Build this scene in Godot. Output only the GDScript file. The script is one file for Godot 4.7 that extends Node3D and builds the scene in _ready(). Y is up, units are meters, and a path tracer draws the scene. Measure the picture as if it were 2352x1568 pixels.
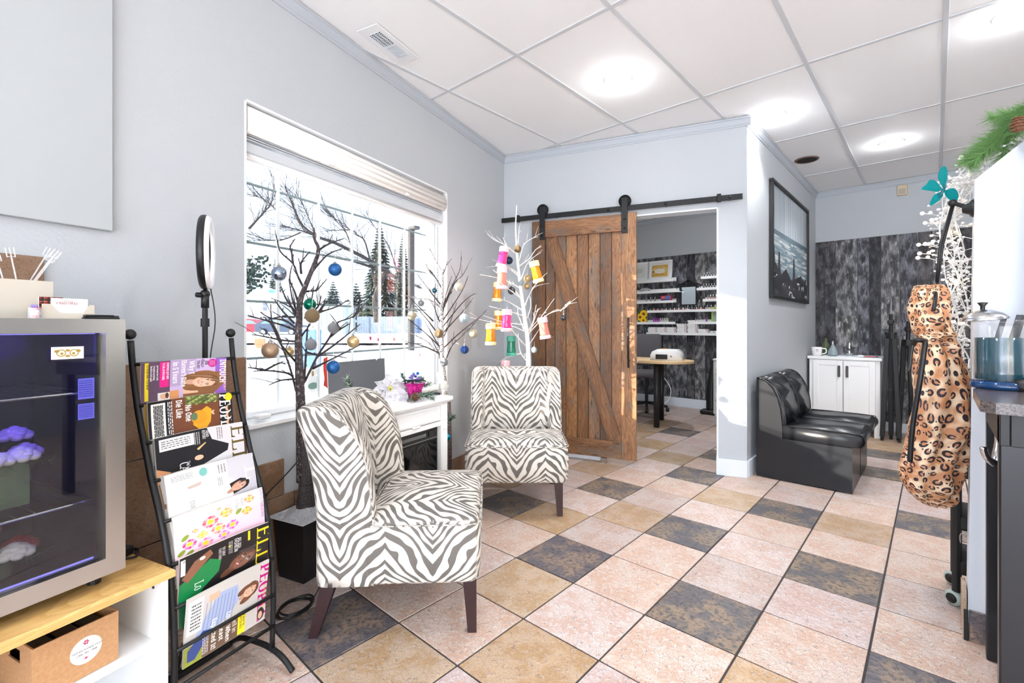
extends Node3D
# Salon waiting area: window wall, barn door wall, nail room, plank wall, divider.
# World: x along the ceiling grid, y up, metres; the camera stands at x = 0, z = 0.

const F := 1074.8          # focal length in pixels of the 2352 x 1568 frame
const PCX := 1176.0
const PCY := 748.4         # horizon row
const YAW := 0.734784      # camera turned left of -z
const H := 1.133           # camera height
const CE := 2.691          # ceiling height
const TS := 0.3378         # floor tile pitch

var WF: Transform3D        # window wall frame: x to the right along the wall, z into the room
var BF: Transform3D        # barn door wall frame
var M := {}                # materials
var used := {}
var rng := RandomNumberGenerator.new()

# ---------------------------------------------------------------- pixels to places
func ray(px: float, py: float) -> Vector3:
	var r := (px - PCX) / F
	var u := -(py - PCY) / F
	var c := cos(YAW)
	var s := sin(YAW)
	return Vector3(r * c - s, u, -(r * s + c))

func hp(px: float, py: float, h: float) -> Vector3:
	var d := ray(px, py)
	return Vector3(0, H, 0) + d * ((h - H) / d.y)

func pd(px: float, py: float, w: float) -> Vector3:
	return Vector3(0, H, 0) + ray(px, py) * w

func onp(px: float, py: float, p: Vector3, n: Vector3) -> Vector3:
	var d := ray(px, py)
	var o := Vector3(0, H, 0)
	return o + d * ((p - o).dot(n) / d.dot(n))

func onf(px: float, py: float, fr: Transform3D, off := 0.0) -> Vector3:   # on the plane z = off of a frame, in that frame
	var p := onp(px, py, fr * Vector3(0, 0, off), fr.basis.z)
	return fr.affine_inverse() * p

# ---------------------------------------------------------------- mesh building
class MB:
	var st := SurfaceTool.new()
	var xf := Transform3D.IDENTITY
	var n := 0
	func _init() -> void:
		st.begin(Mesh.PRIMITIVE_TRIANGLES)
		st.set_smooth_group(-1)
	func flat() -> MB:
		st.set_smooth_group(-1); return self
	func smooth(g := 1) -> MB:
		st.set_smooth_group(g); return self
	func v(p: Vector3, uv := Vector2.ZERO) -> void:
		st.set_uv(uv); st.add_vertex(xf * p)
	func tri(a: Vector3, b: Vector3, c: Vector3, ua := Vector2.ZERO, ub := Vector2.ZERO, uc := Vector2.ZERO) -> void:   # counter-clockwise from outside
		v(a, ua); v(c, uc); v(b, ub); n += 1
	func quad(a: Vector3, b: Vector3, c: Vector3, d: Vector3, ua := Vector2.ZERO, ub := Vector2.ZERO, uc := Vector2.ZERO, ud := Vector2.ZERO) -> void:
		tri(a, b, c, ua, ub, uc); tri(a, c, d, ua, uc, ud)
	func box(c: Vector3, s: Vector3, b := 0.0, bs := Basis.IDENTITY) -> MB:
		var h := s * 0.5
		var P := func(x: float, y: float, z: float) -> Vector3: return c + bs * Vector3(x, y, z)
		b = minf(b, minf(h.x, minf(h.y, h.z)) * 0.98)
		var i := h - Vector3(b, b, b)
		for ax in 3:
			for sg in [-1.0, 1.0]:
				var q := []
				for k in [[-1, -1], [1, -1], [1, 1], [-1, 1]]:
					var p := Vector3.ZERO
					p[ax] = h[ax] * sg
					p[(ax + 1) % 3] = i[(ax + 1) % 3] * k[0]
					p[(ax + 2) % 3] = i[(ax + 2) % 3] * k[1]
					q.append(c + bs * p)
				var us := [Vector2(0, 0), Vector2(s[(ax + 1) % 3], 0), Vector2(s[(ax + 1) % 3], s[(ax + 2) % 3]), Vector2(0, s[(ax + 2) % 3])]
				if sg > 0: quad(q[0], q[1], q[2], q[3], us[0], us[1], us[2], us[3])
				else: quad(q[3], q[2], q[1], q[0], us[3], us[2], us[1], us[0])
		if b <= 0.0: return self
		for ax in 3:
			var a1 := (ax + 1) % 3
			var a2 := (ax + 2) % 3
			for s1 in [-1.0, 1.0]:
				for s2 in [-1.0, 1.0]:
					var p := []
					for e in [[-1.0, 0], [1.0, 0], [1.0, 1], [-1.0, 1]]:
						var w := Vector3.ZERO
						w[ax] = i[ax] * e[0]
						w[a1] = (h[a1] if e[1] == 0 else i[a1]) * s1
						w[a2] = (i[a2] if e[1] == 0 else h[a2]) * s2
						p.append(c + bs * w)
					if s1 * s2 > 0: quad(p[3], p[2], p[1], p[0])
					else: quad(p[0], p[1], p[2], p[3])
		for sx in [-1.0, 1.0]:
			for sy in [-1.0, 1.0]:
				for sz in [-1.0, 1.0]:
					var a: Vector3 = P.call(h.x * sx, i.y * sy, i.z * sz)
					var d: Vector3 = P.call(i.x * sx, h.y * sy, i.z * sz)
					var e: Vector3 = P.call(i.x * sx, i.y * sy, h.z * sz)
					if sx * sy * sz > 0: tri(a, d, e)
					else: tri(a, e, d)
		return self
	func bar(a: Vector3, b: Vector3, w: float, t: float, up := Vector3.UP, bev := 0.0) -> MB:   # box from a to b
		var y := (b - a).normalized()
		var x := y.cross(up)
		if x.length() < 0.01: x = y.cross(Vector3.RIGHT)
		x = x.normalized()
		var z := x.cross(y).normalized()
		return box((a + b) * 0.5, Vector3(w, (b - a).length(), t), bev, Basis(x, y, z))
	func grid(f: Callable, nu: int, nv: int, flip := false) -> MB:   # f(u, v) -> [Vector3, Vector2]
		var r := []
		for j in nv + 1:
			for i2 in nu + 1: r.append(f.call(float(i2) / nu, float(j) / nv))
		for j in nv:
			for i2 in nu:
				var a = r[j * (nu + 1) + i2]; var b = r[j * (nu + 1) + i2 + 1]
				var c = r[(j + 1) * (nu + 1) + i2 + 1]; var d = r[(j + 1) * (nu + 1) + i2]
				if flip: quad(d[0], c[0], b[0], a[0], d[1], c[1], b[1], a[1])
				else: quad(a[0], b[0], c[0], d[0], a[1], b[1], c[1], d[1])
		return self
	func tube(pts: Array, rad, sides := 8, caps := true, closed := false) -> MB:
		var m := pts.size()
		var rings := []
		var up := Vector3.ZERO
		for k in m:
			var t: Vector3
			if closed: t = pts[(k + 1) % m] - pts[(k - 1 + m) % m]
			else: t = pts[mini(k + 1, m - 1)] - pts[maxi(k - 1, 0)]
			t = t.normalized()
			if up == Vector3.ZERO:
				up = t.cross(Vector3.UP)
				if up.length() < 0.1: up = t.cross(Vector3.RIGHT)
			var x := (up - t * up.dot(t)).normalized()
			up = x
			var y := t.cross(x)
			var rr: float = rad[k] if rad is Array else rad
			var ring := []
			for q in sides:
				var an := TAU * q / sides
				ring.append(pts[k] + (x * cos(an) + y * sin(an)) * rr)
			rings.append(ring)
		for k in (m if closed else m - 1):
			var A: Array = rings[k]; var B: Array = rings[(k + 1) % m]
			for q in sides:
				var q2 := (q + 1) % sides
				quad(A[q], A[q2], B[q2], B[q], Vector2(float(q) / sides, k), Vector2(float(q + 1) / sides, k), Vector2(float(q + 1) / sides, k + 1), Vector2(float(q) / sides, k + 1))
		if caps and not closed:
			for q in range(1, sides - 1):
				tri(rings[0][0], rings[0][q + 1], rings[0][q])
				tri(rings[m - 1][0], rings[m - 1][q], rings[m - 1][q + 1])
		return self
	func lathe(prof: Array, sides := 24, o := Vector3.ZERO, bs := Basis.IDENTITY) -> MB:   # prof: Vector2(radius, y) from bottom to top
		for k in prof.size() - 1:
			var a: Vector2 = prof[k]; var b: Vector2 = prof[k + 1]
			for q in sides:
				var p := TAU * q / sides; var p2 := TAU * (q + 1) / sides
				var A := o + bs * Vector3(cos(p) * a.x, a.y, -sin(p) * a.x); var A2 := o + bs * Vector3(cos(p2) * a.x, a.y, -sin(p2) * a.x)
				var B := o + bs * Vector3(cos(p) * b.x, b.y, -sin(p) * b.x); var B2 := o + bs * Vector3(cos(p2) * b.x, b.y, -sin(p2) * b.x)
				var u0 := float(q) / sides; var u1 := float(q + 1) / sides
				var va := float(k) / (prof.size() - 1); var vb := float(k + 1) / (prof.size() - 1)
				if a.x < 1e-6: tri(A, B2, B, Vector2(u0, va), Vector2(u1, vb), Vector2(u0, vb))
				elif b.x < 1e-6: tri(A, A2, B, Vector2(u0, va), Vector2(u1, va), Vector2(u0, vb))
				else: quad(A, A2, B2, B, Vector2(u0, va), Vector2(u1, va), Vector2(u1, vb), Vector2(u0, vb))
		return self
	func ball(c: Vector3, r, rings := 10, seg := 16) -> MB:
		var s: Vector3 = r if r is Vector3 else Vector3(r, r, r)
		var prof := []
		for k in rings + 1:
			var t := PI * k / rings - PI / 2
			prof.append(Vector2(maxf(cos(t), 0.0) if k > 0 and k < rings else 0.0, sin(t)))
		return lathe(prof, seg, c, Basis.from_scale(s))
	func prism(poly: PackedVector2Array, z0: float, z1: float, fr := Transform3D.IDENTITY) -> MB:   # polygon in the x-y plane of fr, from z0 to z1
		if not Geometry2D.is_polygon_clockwise(poly): pass
		else: poly.reverse()
		var ix := Geometry2D.triangulate_polygon(poly)
		for k in range(0, ix.size(), 3):
			var a := poly[ix[k]]; var b := poly[ix[k + 1]]; var c := poly[ix[k + 2]]
			if (b - a).cross(c - a) < 0: var sw := b; b = c; c = sw
			tri(fr * Vector3(a.x, a.y, z1), fr * Vector3(b.x, b.y, z1), fr * Vector3(c.x, c.y, z1), a, b, c)
			tri(fr * Vector3(a.x, a.y, z0), fr * Vector3(c.x, c.y, z0), fr * Vector3(b.x, b.y, z0), a, c, b)
		for k in poly.size():
			var a := poly[k]; var b := poly[(k + 1) % poly.size()]
			quad(fr * Vector3(a.x, a.y, z0), fr * Vector3(b.x, b.y, z0), fr * Vector3(b.x, b.y, z1), fr * Vector3(a.x, a.y, z1), Vector2(a.x, 0), Vector2(b.x, 0), Vector2(b.x, z1 - z0), Vector2(a.x, z1 - z0))
		return self
	func mesh(m: Material = null) -> ArrayMesh:
		st.generate_normals()
		var r := st.commit()
		if m: r.surface_set_material(0, m)
		return r

func mb(xf := Transform3D.IDENTITY) -> MB:
	var m := MB.new()
	m.xf = xf
	return m

# ---------------------------------------------------------------- naming and placing
func numbered(parent: Node, called: String) -> String:
	var key := str(parent.get_instance_id()) + "/" + called
	var k: int = used.get(key, 0)
	used[key] = k + 1
	return called if k == 0 else "%s_%03d" % [called, k]

func thing(called: String, label: String, category: String, xf := Transform3D.IDENTITY, group := "") -> Node3D:
	var o := Node3D.new()
	o.name = numbered(self, called)
	add_child(o)
	o.transform = xf
	return tag(o, label, category, group)

func tag(o: Node3D, label: String, category: String, group := "") -> Node3D:
	o.set_meta("label", label)
	o.set_meta("category", category)
	if group: o.set_meta("group", group)
	return o

func part(parent: Node, called: String, m, material: Material, label := "") -> MeshInstance3D:
	var o := MeshInstance3D.new()
	o.name = numbered(parent, called)
	o.mesh = m.mesh() if m is MB else m
	o.material_override = material
	parent.add_child(o)
	if label: o.set_meta("label", label)
	return o

func structure(called: String, label := "") -> Node3D:
	var o := Node3D.new()
	o.name = numbered(self, called)
	add_child(o)
	o.set_meta("kind", "structure")
	if label: o.set_meta("label", label)
	return o

func copy(src: Node3D, xf: Transform3D, label := "", group := "") -> Node3D:
	var base := str(src.name)
	var cut := base.rfind("_")
	if cut > 0 and base.substr(cut + 1).is_valid_int(): base = base.substr(0, cut)
	var c: Node3D = src.duplicate()
	c.name = numbered(self, base)
	add_child(c)
	c.transform = xf
	if label: c.set_meta("label", label)
	if group: c.set_meta("group", group)
	return c

func at(p: Vector3, turn := 0.0) -> Transform3D:
	return Transform3D(Basis(Vector3.UP, turn), p)

func poly(a: Array) -> PackedVector2Array:
	var r := PackedVector2Array()
	for k in range(0, a.size(), 2): r.append(Vector2(a[k], a[k + 1]))
	return r

func curve(pts: Array, n := 6) -> Array:   # Catmull-Rom through the points
	var r := []
	for k in pts.size() - 1:
		var p0: Vector3 = pts[maxi(k - 1, 0)]; var p1: Vector3 = pts[k]; var p2: Vector3 = pts[k + 1]; var p3: Vector3 = pts[mini(k + 2, pts.size() - 1)]
		for j in n: r.append(p1.cubic_interpolate(p2, p0, p3, float(j) / n))
	r.append(pts[-1])
	return r

# ---------------------------------------------------------------- materials
func smat(key: String, c: Color, rough := 0.6, metal := 0.0) -> StandardMaterial3D:
	if M.has(key): return M[key]
	var m := StandardMaterial3D.new()
	m.albedo_color = c
	m.roughness = rough
	m.metallic = metal
	M[key] = m
	return m

func noise(seed_: int, freq: float, oct := 4, size := 512, kind := FastNoiseLite.TYPE_SIMPLEX_SMOOTH, h := 0) -> PackedByteArray:
	var f := FastNoiseLite.new()
	f.seed = seed_
	f.frequency = freq
	f.noise_type = kind
	f.fractal_octaves = oct
	var im := f.get_seamless_image(size, h if h > 0 else size, false, false, 0.12, true)
	if im.get_format() != Image.FORMAT_L8: im.convert(Image.FORMAT_L8)
	return im.get_data()

func tex_from(data: PackedByteArray, w: int, h: int) -> ImageTexture:
	var im := Image.create_from_data(w, h, false, Image.FORMAT_RGB8, data)
	return ImageTexture.create_from_image(im)

func ramp_tex(n: PackedByteArray, w: int, h: int, stops: Array) -> ImageTexture:   # stops: [pos, Color] ...
	var g := Gradient.new()
	g.offsets = PackedFloat32Array(stops.map(func(s): return s[0]))
	g.colors = PackedColorArray(stops.map(func(s): return s[1]))
	var lut := PackedByteArray()
	for k in 256:
		var c := g.sample(k / 255.0)
		lut.append(c.r8); lut.append(c.g8); lut.append(c.b8)
	var out := PackedByteArray()
	out.resize(w * h * 3)
	for k in w * h:
		var q := n[k] * 3
		out[k * 3] = lut[q]; out[k * 3 + 1] = lut[q + 1]; out[k * 3 + 2] = lut[q + 2]
	return tex_from(out, w, h)

func bump_tex(n: PackedByteArray, w: int, h: int, amount: float) -> ImageTexture:
	var im := Image.create_from_data(w, h, false, Image.FORMAT_L8, n)
	im.convert(Image.FORMAT_RGBA8)
	im.bump_map_to_normal_map(amount)
	return ImageTexture.create_from_image(im)

func tri_mat(key: String, tex: Texture2D, rough: float, scale: Vector3, bump: Texture2D = null, bs := 1.0, metal := 0.0) -> StandardMaterial3D:
	var m := smat(key, Color.WHITE, rough, metal)
	m.albedo_texture = tex
	m.uv1_triplanar = true
	m.uv1_scale = scale
	if bump:
		m.normal_enabled = true
		m.normal_texture = bump
		m.normal_scale = bs
	return m

func variant(key: String, src: StandardMaterial3D, tint: Color, off := Vector3.ZERO) -> StandardMaterial3D:
	if M.has(key): return M[key]
	var m: StandardMaterial3D = src.duplicate()
	m.albedo_color = tint
	m.uv1_offset = off
	M[key] = m
	return m

func _ready() -> void:
	rng.seed = 20
	var c := Camera3D.new()
	c.name = "camera"
	c.position = Vector3(0, H, 0)
	c.rotation.y = YAW
	c.set_frustum(0.05 * 2.0 * 784.0 / F, Vector2(0, -0.05 * (784.0 - PCY) / F), 0.05, 300.0)
	add_child(c)
	var env := Environment.new()
	env.background_mode = Environment.BG_SKY
	var sky := Sky.new()
	var sm := ProceduralSkyMaterial.new()
	sm.sky_top_color = Color(0.76, 0.85, 0.97)
	sm.sky_horizon_color = Color(0.9, 0.95, 1.0)
	sm.ground_bottom_color = Color(0.85, 0.88, 0.93)
	sm.ground_horizon_color = Color(0.93, 0.96, 1.0)
	sm.sky_energy_multiplier = 2.1
	sm.ground_energy_multiplier = 2.1
	sky.sky_material = sm
	env.sky = sky
	env.tonemap_mode = Environment.TONE_MAPPER_LINEAR
	env.tonemap_exposure = 2.12
	env.sdfgi_enabled = true
	env.ssao_enabled = true
	env.ssil_enabled = true
	var we := WorldEnvironment.new()
	we.name = "environment"
	we.environment = env
	add_child(we)
	var sun := DirectionalLight3D.new()
	sun.name = "sun"
	sun.basis = Basis.looking_at(Vector3(0.545, -0.205, -0.8384))
	sun.light_color = Color(1.0, 0.96, 0.9)
	sun.light_energy = 12.0
	sun.light_angular_distance = 0.6
	sun.shadow_enabled = true
	add_child(sun)

	var ex := Vector3(-cos(deg_to_rad(106.8)), 0, sin(deg_to_rad(106.8)))   # along the window wall, towards the camera
	var wc := Vector3(-2.950, 0, -3.155)
	WF = Transform3D(Basis(-ex, Vector3.UP, Vector3(0.9573195, 0, -0.2890318)), wc)
	BF = Transform3D(Basis(Vector3(0.9521294, 0, -0.3056953), Vector3.UP, Vector3(0.3056953, 0, 0.9521294)), wc)

	materials()
	build_shell()
	build_floor()
	build_ceiling()
	build_window()
	build_doorway()
	build_outside()
	build_seating()
	build_fireplace()
	build_trees()
	build_display()
	build_rack()
	build_nail_room()
	build_back_nook()
	build_divider()

func materials() -> void:
	var fine := noise(3, 0.09, 2, 256)
	var fb := bump_tex(fine, 256, 256, 3.0)
	var w := smat("wall", Color8(186, 191, 196), 0.62)
	w.uv1_triplanar = true; w.uv1_scale = Vector3(3, 3, 3); w.normal_enabled = true; w.normal_texture = fb; w.normal_scale = 0.18
	smat("crown", Color8(178, 185, 193), 0.5)
	smat("white", Color8(236, 238, 240), 0.42)
	smat("trim_white", Color8(226, 232, 240), 0.4)
	smat("gloss_white", Color8(243, 243, 243), 0.2)
	smat("black", Color8(18, 18, 20), 0.45)
	smat("black_metal", Color8(26, 27, 29), 0.5, 0.3)
	smat("chrome", Color8(205, 206, 208), 0.18, 1.0)
	smat("steel_dark", Color8(70, 70, 74), 0.35, 0.9)
	smat("grout", Color8(64, 60, 60), 0.9)
	smat("snow", Color8(236, 238, 242), 0.8)
	smat("needle", Color8(46, 82, 52), 0.7)
	smat("needle_frost", Color8(196, 214, 206), 0.8)
	smat("fern", Color8(56, 84, 54), 0.7)
	smat("twig_brown", Color8(92, 70, 52), 0.8)
	# ceiling board: off-white with pin holes
	var cn := noise(8, 0.22, 3, 512)
	tri_mat("ceiling_board", ramp_tex(cn, 512, 512, [[0.0, Color8(230, 231, 232)], [0.34, Color8(243, 244, 245)], [0.6, Color8(247, 248, 249)], [1.0, Color8(251, 252, 253)]]), 0.9, Vector3(2.2, 2.2, 2.2), bump_tex(cn, 512, 512, 2.0), 0.35)
	smat("tbar", Color8(206, 210, 214), 0.45)
	# floor tiles
	var a := noise(21, 0.008, 5); var b := noise(22, 0.05, 4); var d := noise(23, 0.3, 2); var e := noise(24, 0.02, 3, 512, FastNoiseLite.TYPE_CELLULAR)
	var vein := noise(25, 0.018, 4)
	var kinds := {"tile_pink": [Color8(208, 191, 184), Color8(198, 168, 153), Color8(212, 208, 207), Color8(100, 80, 74)],
		"tile_tan": [Color8(192, 170, 146), Color8(176, 144, 106), Color8(188, 170, 156), Color8(100, 82, 70)],
		"tile_slate": [Color8(104, 101, 106), Color8(158, 138, 116), Color8(78, 78, 88), Color8(50, 46, 48)]}
	var tb := bump_tex(b, 512, 512, 3.0)
	for k in kinds:
		var cs: Array = kinds[k]
		var out := PackedByteArray()
		out.resize(512 * 512 * 3)
		for i in 512 * 512:
			var ta := clampf((a[i] / 255.0 - 0.36) * 3.4, 0, 1)
			var x: Color = cs[0].lerp(cs[1], ta * (0.8 if k != "tile_slate" else 0.85))
			var tb2 := clampf((b[i] / 255.0 - 0.47) * 3.6, 0, 1)
			x = x.lerp(cs[2], tb2 * 0.8)
			var sp := d[i] / 255.0
			if sp < 0.37: x = x.lerp(cs[3], minf((0.37 - sp) * 3.6, 0.75))
			var ve := absf(vein[i] / 255.0 - 0.5)
			if ve < 0.014 and b[i] > 118: x = x.lerp(cs[3], 0.5)
			out[i * 3] = x.r8; out[i * 3 + 1] = x.g8; out[i * 3 + 2] = x.b8
		var t := tex_from(out, 512, 512)
		var m := tri_mat(k, t, 0.42, Vector3(1.5, 1.5, 1.5), tb, 0.5)
		var tints := [Color.WHITE, Color(0.96, 0.95, 0.96), Color(1.0, 0.98, 0.95), Color(0.93, 0.93, 0.93), Color(0.98, 0.96, 0.93)]
		for q in 5: variant(k + str(q), m, tints[q], Vector3(q * 0.37, q * 0.21, q * 0.53))
	var wt := variant("wall_tile", M["tile_tan"], Color(0.74, 0.67, 0.63), Vector3(0.3, 0.1, 0.7))
	wt.roughness = 0.55
	variant("wall_tile_grey", M["tile_slate"], Color(1.1, 1.05, 1.02), Vector3(0.1, 0.6, 0.2))
	# wood
	var g1 := noise(31, 0.012, 5, 512); var g2 := noise(32, 0.06, 3, 512)
	M["grain_a"] = g1; M["grain_b"] = g2

func wall_mesh(fr: Transform3D, x0: float, x1: float, thick: float, holes: Array) -> MB:   # holes: [x0, x1, y0, y1]
	var m := mb(fr)
	var top := CE + 0.12
	var xs := [x0, x1]
	for h in holes: xs.append(h[0]); xs.append(h[1])
	xs.sort()
	for k in xs.size() - 1:
		var a: float = xs[k]; var b: float = xs[k + 1]
		var spans := [[-0.05, top]]
		for h in holes:
			if a >= h[0] - 0.001 and b <= h[1] + 0.001: spans = [[-0.05, h[2]], [h[3], top]]
		for s in spans:
			if s[1] - s[0] > 0.01: m.box(Vector3((a + b) / 2, (s[0] + s[1]) / 2, -thick / 2), Vector3(b - a, s[1] - s[0], thick))
	return m

func crown(called: String, fr: Transform3D, x0: float, x1: float) -> void:
	var s := structure(called)
	var pr := poly([0, 0, 0, -0.066, 0.006, -0.066, 0.008, -0.054, 0.013, -0.05, 0.026, -0.018, 0.031, -0.015, 0.031, 0])
	# profile in (z out of wall, y); run along x
	var f2 := fr * Transform3D(Basis(Vector3(0, 0, 1), Vector3(0, 1, 0), Vector3(-1, 0, 0)), Vector3(0, CE, 0))
	part(s, "moulding", mb().prism(pr, -x1, -x0, f2), M["crown"])

func build_shell() -> void:
	var wm: Material = M["wall"]
	var s := structure("wall_left", "pale grey painted wall with the large window")
	part(s, "wall_surface", wall_mesh(WF, -8.2, 3.45, 0.22, [[-2.529, -0.956, 0.70, 2.11]]), wm)
	# stone tiles along its foot
	var wt: Material = M["wall_tile"]
	var rows := [[-4.6, -3.19, 1.0, 1.345], [-4.6, -2.535, 0.66, 1.0], [-4.6, -2.345, 0.345, 0.66], [-4.6, -1.3, 0.0, 0.345]]
	for r in rows:
		var x: float = r[1]
		var k := 0
		while x > r[0]:
			var w := minf(0.33, x - r[0])
			var y1: float = r[3]
			if r[2] == 0.345 and k == 0: w = 0.185
			if r[2] == 0.345 and k == 0: y1 = 0.515
			part(s, "wall_tile", mb(WF).box(Vector3(x - w / 2, (r[2] + y1) / 2, 0.006), Vector3(w - 0.004, y1 - r[2] - 0.004, 0.012), 0.002), wt)
			x -= w
			k += 1
	for k in 4: part(s, "base_tile", mb(WF).box(Vector3(-0.165 - 0.325 * k, 0.066, 0.006), Vector3(0.321, 0.128, 0.012), 0.002), wt)
	s = structure("wall_back", "pale grey wall the sliding barn door hangs on")
	part(s, "wall_surface", wall_mesh(BF, -0.01, 2.004, 0.12, [[0.93, 1.808, -0.05, 2.039]]), wm)
	s = structure("wall_side", "pale grey partition wall with the framed seascape")
	# picture wall: x = -1.043, from z = -3.80 back to -6.50
	var m := mb()
	m.prism(poly([-1.0433, 3.783, -1.0433, 6.52, -1.16, 6.52, -1.16, 3.85, -1.01 - 0.2, 3.73]), -0.05, CE + 0.12, Transform3D(Basis(Vector3(1, 0, 0), Vector3(0, 0, -1), Vector3(0, 1, 0)), Vector3.ZERO))
	part(s, "wall_surface", m, wm)
	s = structure("wall_far", "pale grey far wall above the weathered planks")
	part(s, "wall_surface", mb().box(Vector3(-0.7, CE / 2, -6.56), Vector3(7.2, CE + 0.24, 0.16)), wm)
	s = structure("wall_right")
	part(s, "wall_surface", mb().box(Vector3(2.75, CE / 2, -1.6), Vector3(0.16, CE + 0.24, 10.2)), wm)
	s = structure("wall_front")
	var ff := Transform3D(Basis(Vector3(-1, 0, 0), Vector3.UP, Vector3(0, 0, -1)), Vector3(0, 0, 3.4))
	part(s, "wall_surface", wall_mesh(ff, -2.9, 3.2, 0.16, [[-2.6, 2.7, 0.12, 2.5]]), wm)  # hole for the added window behind the camera
	# crowns
	crown("trim_1", WF, -8.0, 0.0)
	crown("trim_2", BF, 0.0, 2.03)
	crown("trim_3", Transform3D(Basis(Vector3(0, 0, -1), Vector3.UP, Vector3(1, 0, 0)), Vector3(-1.0433, 0, 0)), 3.76, 6.48)
	crown("trim_4", Transform3D(Basis.IDENTITY, Vector3(0, 0, -6.48)), -1.043, 2.67)
	crown("trim_5", Transform3D(Basis.IDENTITY, Vector3(0, 0, -6.48)), -4.0, -1.16)
	# skirting
	s = structure("baseboard_back", "white skirting at the foot of the pillar")
	part(s, "board", mb(BF).box(Vector3(1.902, 0.062, 0.007), Vector3(0.214, 0.125, 0.014), 0.002), M["trim_white"])
	part(s, "board", mb(BF).box(Vector3(1.802, 0.062, -0.06), Vector3(0.014, 0.125, 0.12), 0.002), M["trim_white"])
	part(s, "board", mb().box(Vector3(-1.036, 0.062, -5.13), Vector3(0.014, 0.125, 2.69), 0.002), M["trim_white"])
	s = structure("baseboard_nail_room", "white skirting under the plank panelling")
	part(s, "board", mb().box(Vector3(-2.6, 0.062, -6.465), Vector3(2.84, 0.125, 0.03), 0.002), M["trim_white"])
	s = structure("baseboard_far")
	part(s, "board", mb().box(Vector3(0.82, 0.05, -6.465), Vector3(3.7, 0.1, 0.03), 0.002), M["trim_white"])

func build_floor() -> void:
	var s := structure("floor", "stone floor tiles in pink, tan and slate with dark grout")
	part(s, "grout_bed", mb().box(Vector3(-0.7, -0.03, -1.6), Vector3(7.4, 0.052, 10.4)), M["grout"])
	var dark := {}
	for p in [[-5, 2], [-4, 5], [-6, 6], [-5, 8], [-3, 7], [-4, 10], [-2, 9], [-1, 7], [-2, 5], [0, 10], [0, 5], [-6, 14], [-4, 12], [-1, 15], [-1, 13], [1, 8], [2, 12], [-8, 10], [-7, 4], [-8, 16], [1, 3], [-3, 0], [-6, 0], [2, 5]]: dark[Vector2i(p[0], p[1])] = 1
	var tan := {}
	for p in [[-4, 7], [-3, 9], [-1, 9], [-4, 4], [-3, 3], [-5, 6], [-6, 9], [-5, 11], [-6, 12], [-1, 4], [-4, 2], [-1, 17], [-7, 13], [-8, 13], [0, 14], [-7, 7], [-7, 15], [-5, 16], [1, 11]]: tan[Vector2i(p[0], p[1])] = 1
	var one := mb().box(Vector3(0, -0.0045, 0), Vector3(TS - 0.0075, 0.009, TS - 0.0075), 0.0016).mesh()
	var rest := mb()
	var count := 0
	for j in range(-10, 20):
		for i in range(-13, 9):
			var cx := -0.1701 + (i + 0.5) * TS
			var cv := 0.0244 + (j + 0.5) * TS
			var wl := (Vector3(cx, 0, -cv) - WF.origin).dot(WF.basis.z)
			if wl < -0.17 or cv > 6.65 or cx > 2.75 or cv < -3.4: continue
			var dep := cv * cos(YAW) - cx * sin(YAW)
			var lat := cx * cos(YAW) + cv * sin(YAW)
			var seen: bool = dep > 1.25 and absf(lat / dep) < 1.22
			if not seen:
				rest.box(Vector3(cx, -0.0045, -cv), Vector3(TS - 0.0075, 0.009, TS - 0.0075), 0.0016)
				continue
			var kind := "tile_pink"
			if dark.has(Vector2i(i, j)): kind = "tile_slate"
			elif tan.has(Vector2i(i, j)): kind = "tile_tan"
			elif rng.randf() < 0.1 and j > 12: kind = "tile_tan"
			var o := part(s, "tile", one, M[kind + str(rng.randi() % 5)])
			o.transform = Transform3D(Basis(Vector3.UP, (rng.randi() % 4) * PI / 2), Vector3(cx, rng.randf() * 0.0006, -cv))
			count += 1
	var r := part(s, "more_tiles", rest, M["tile_pink0"])
	r.set_meta("kind", "stuff")
	print("floor tiles ", count)

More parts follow.
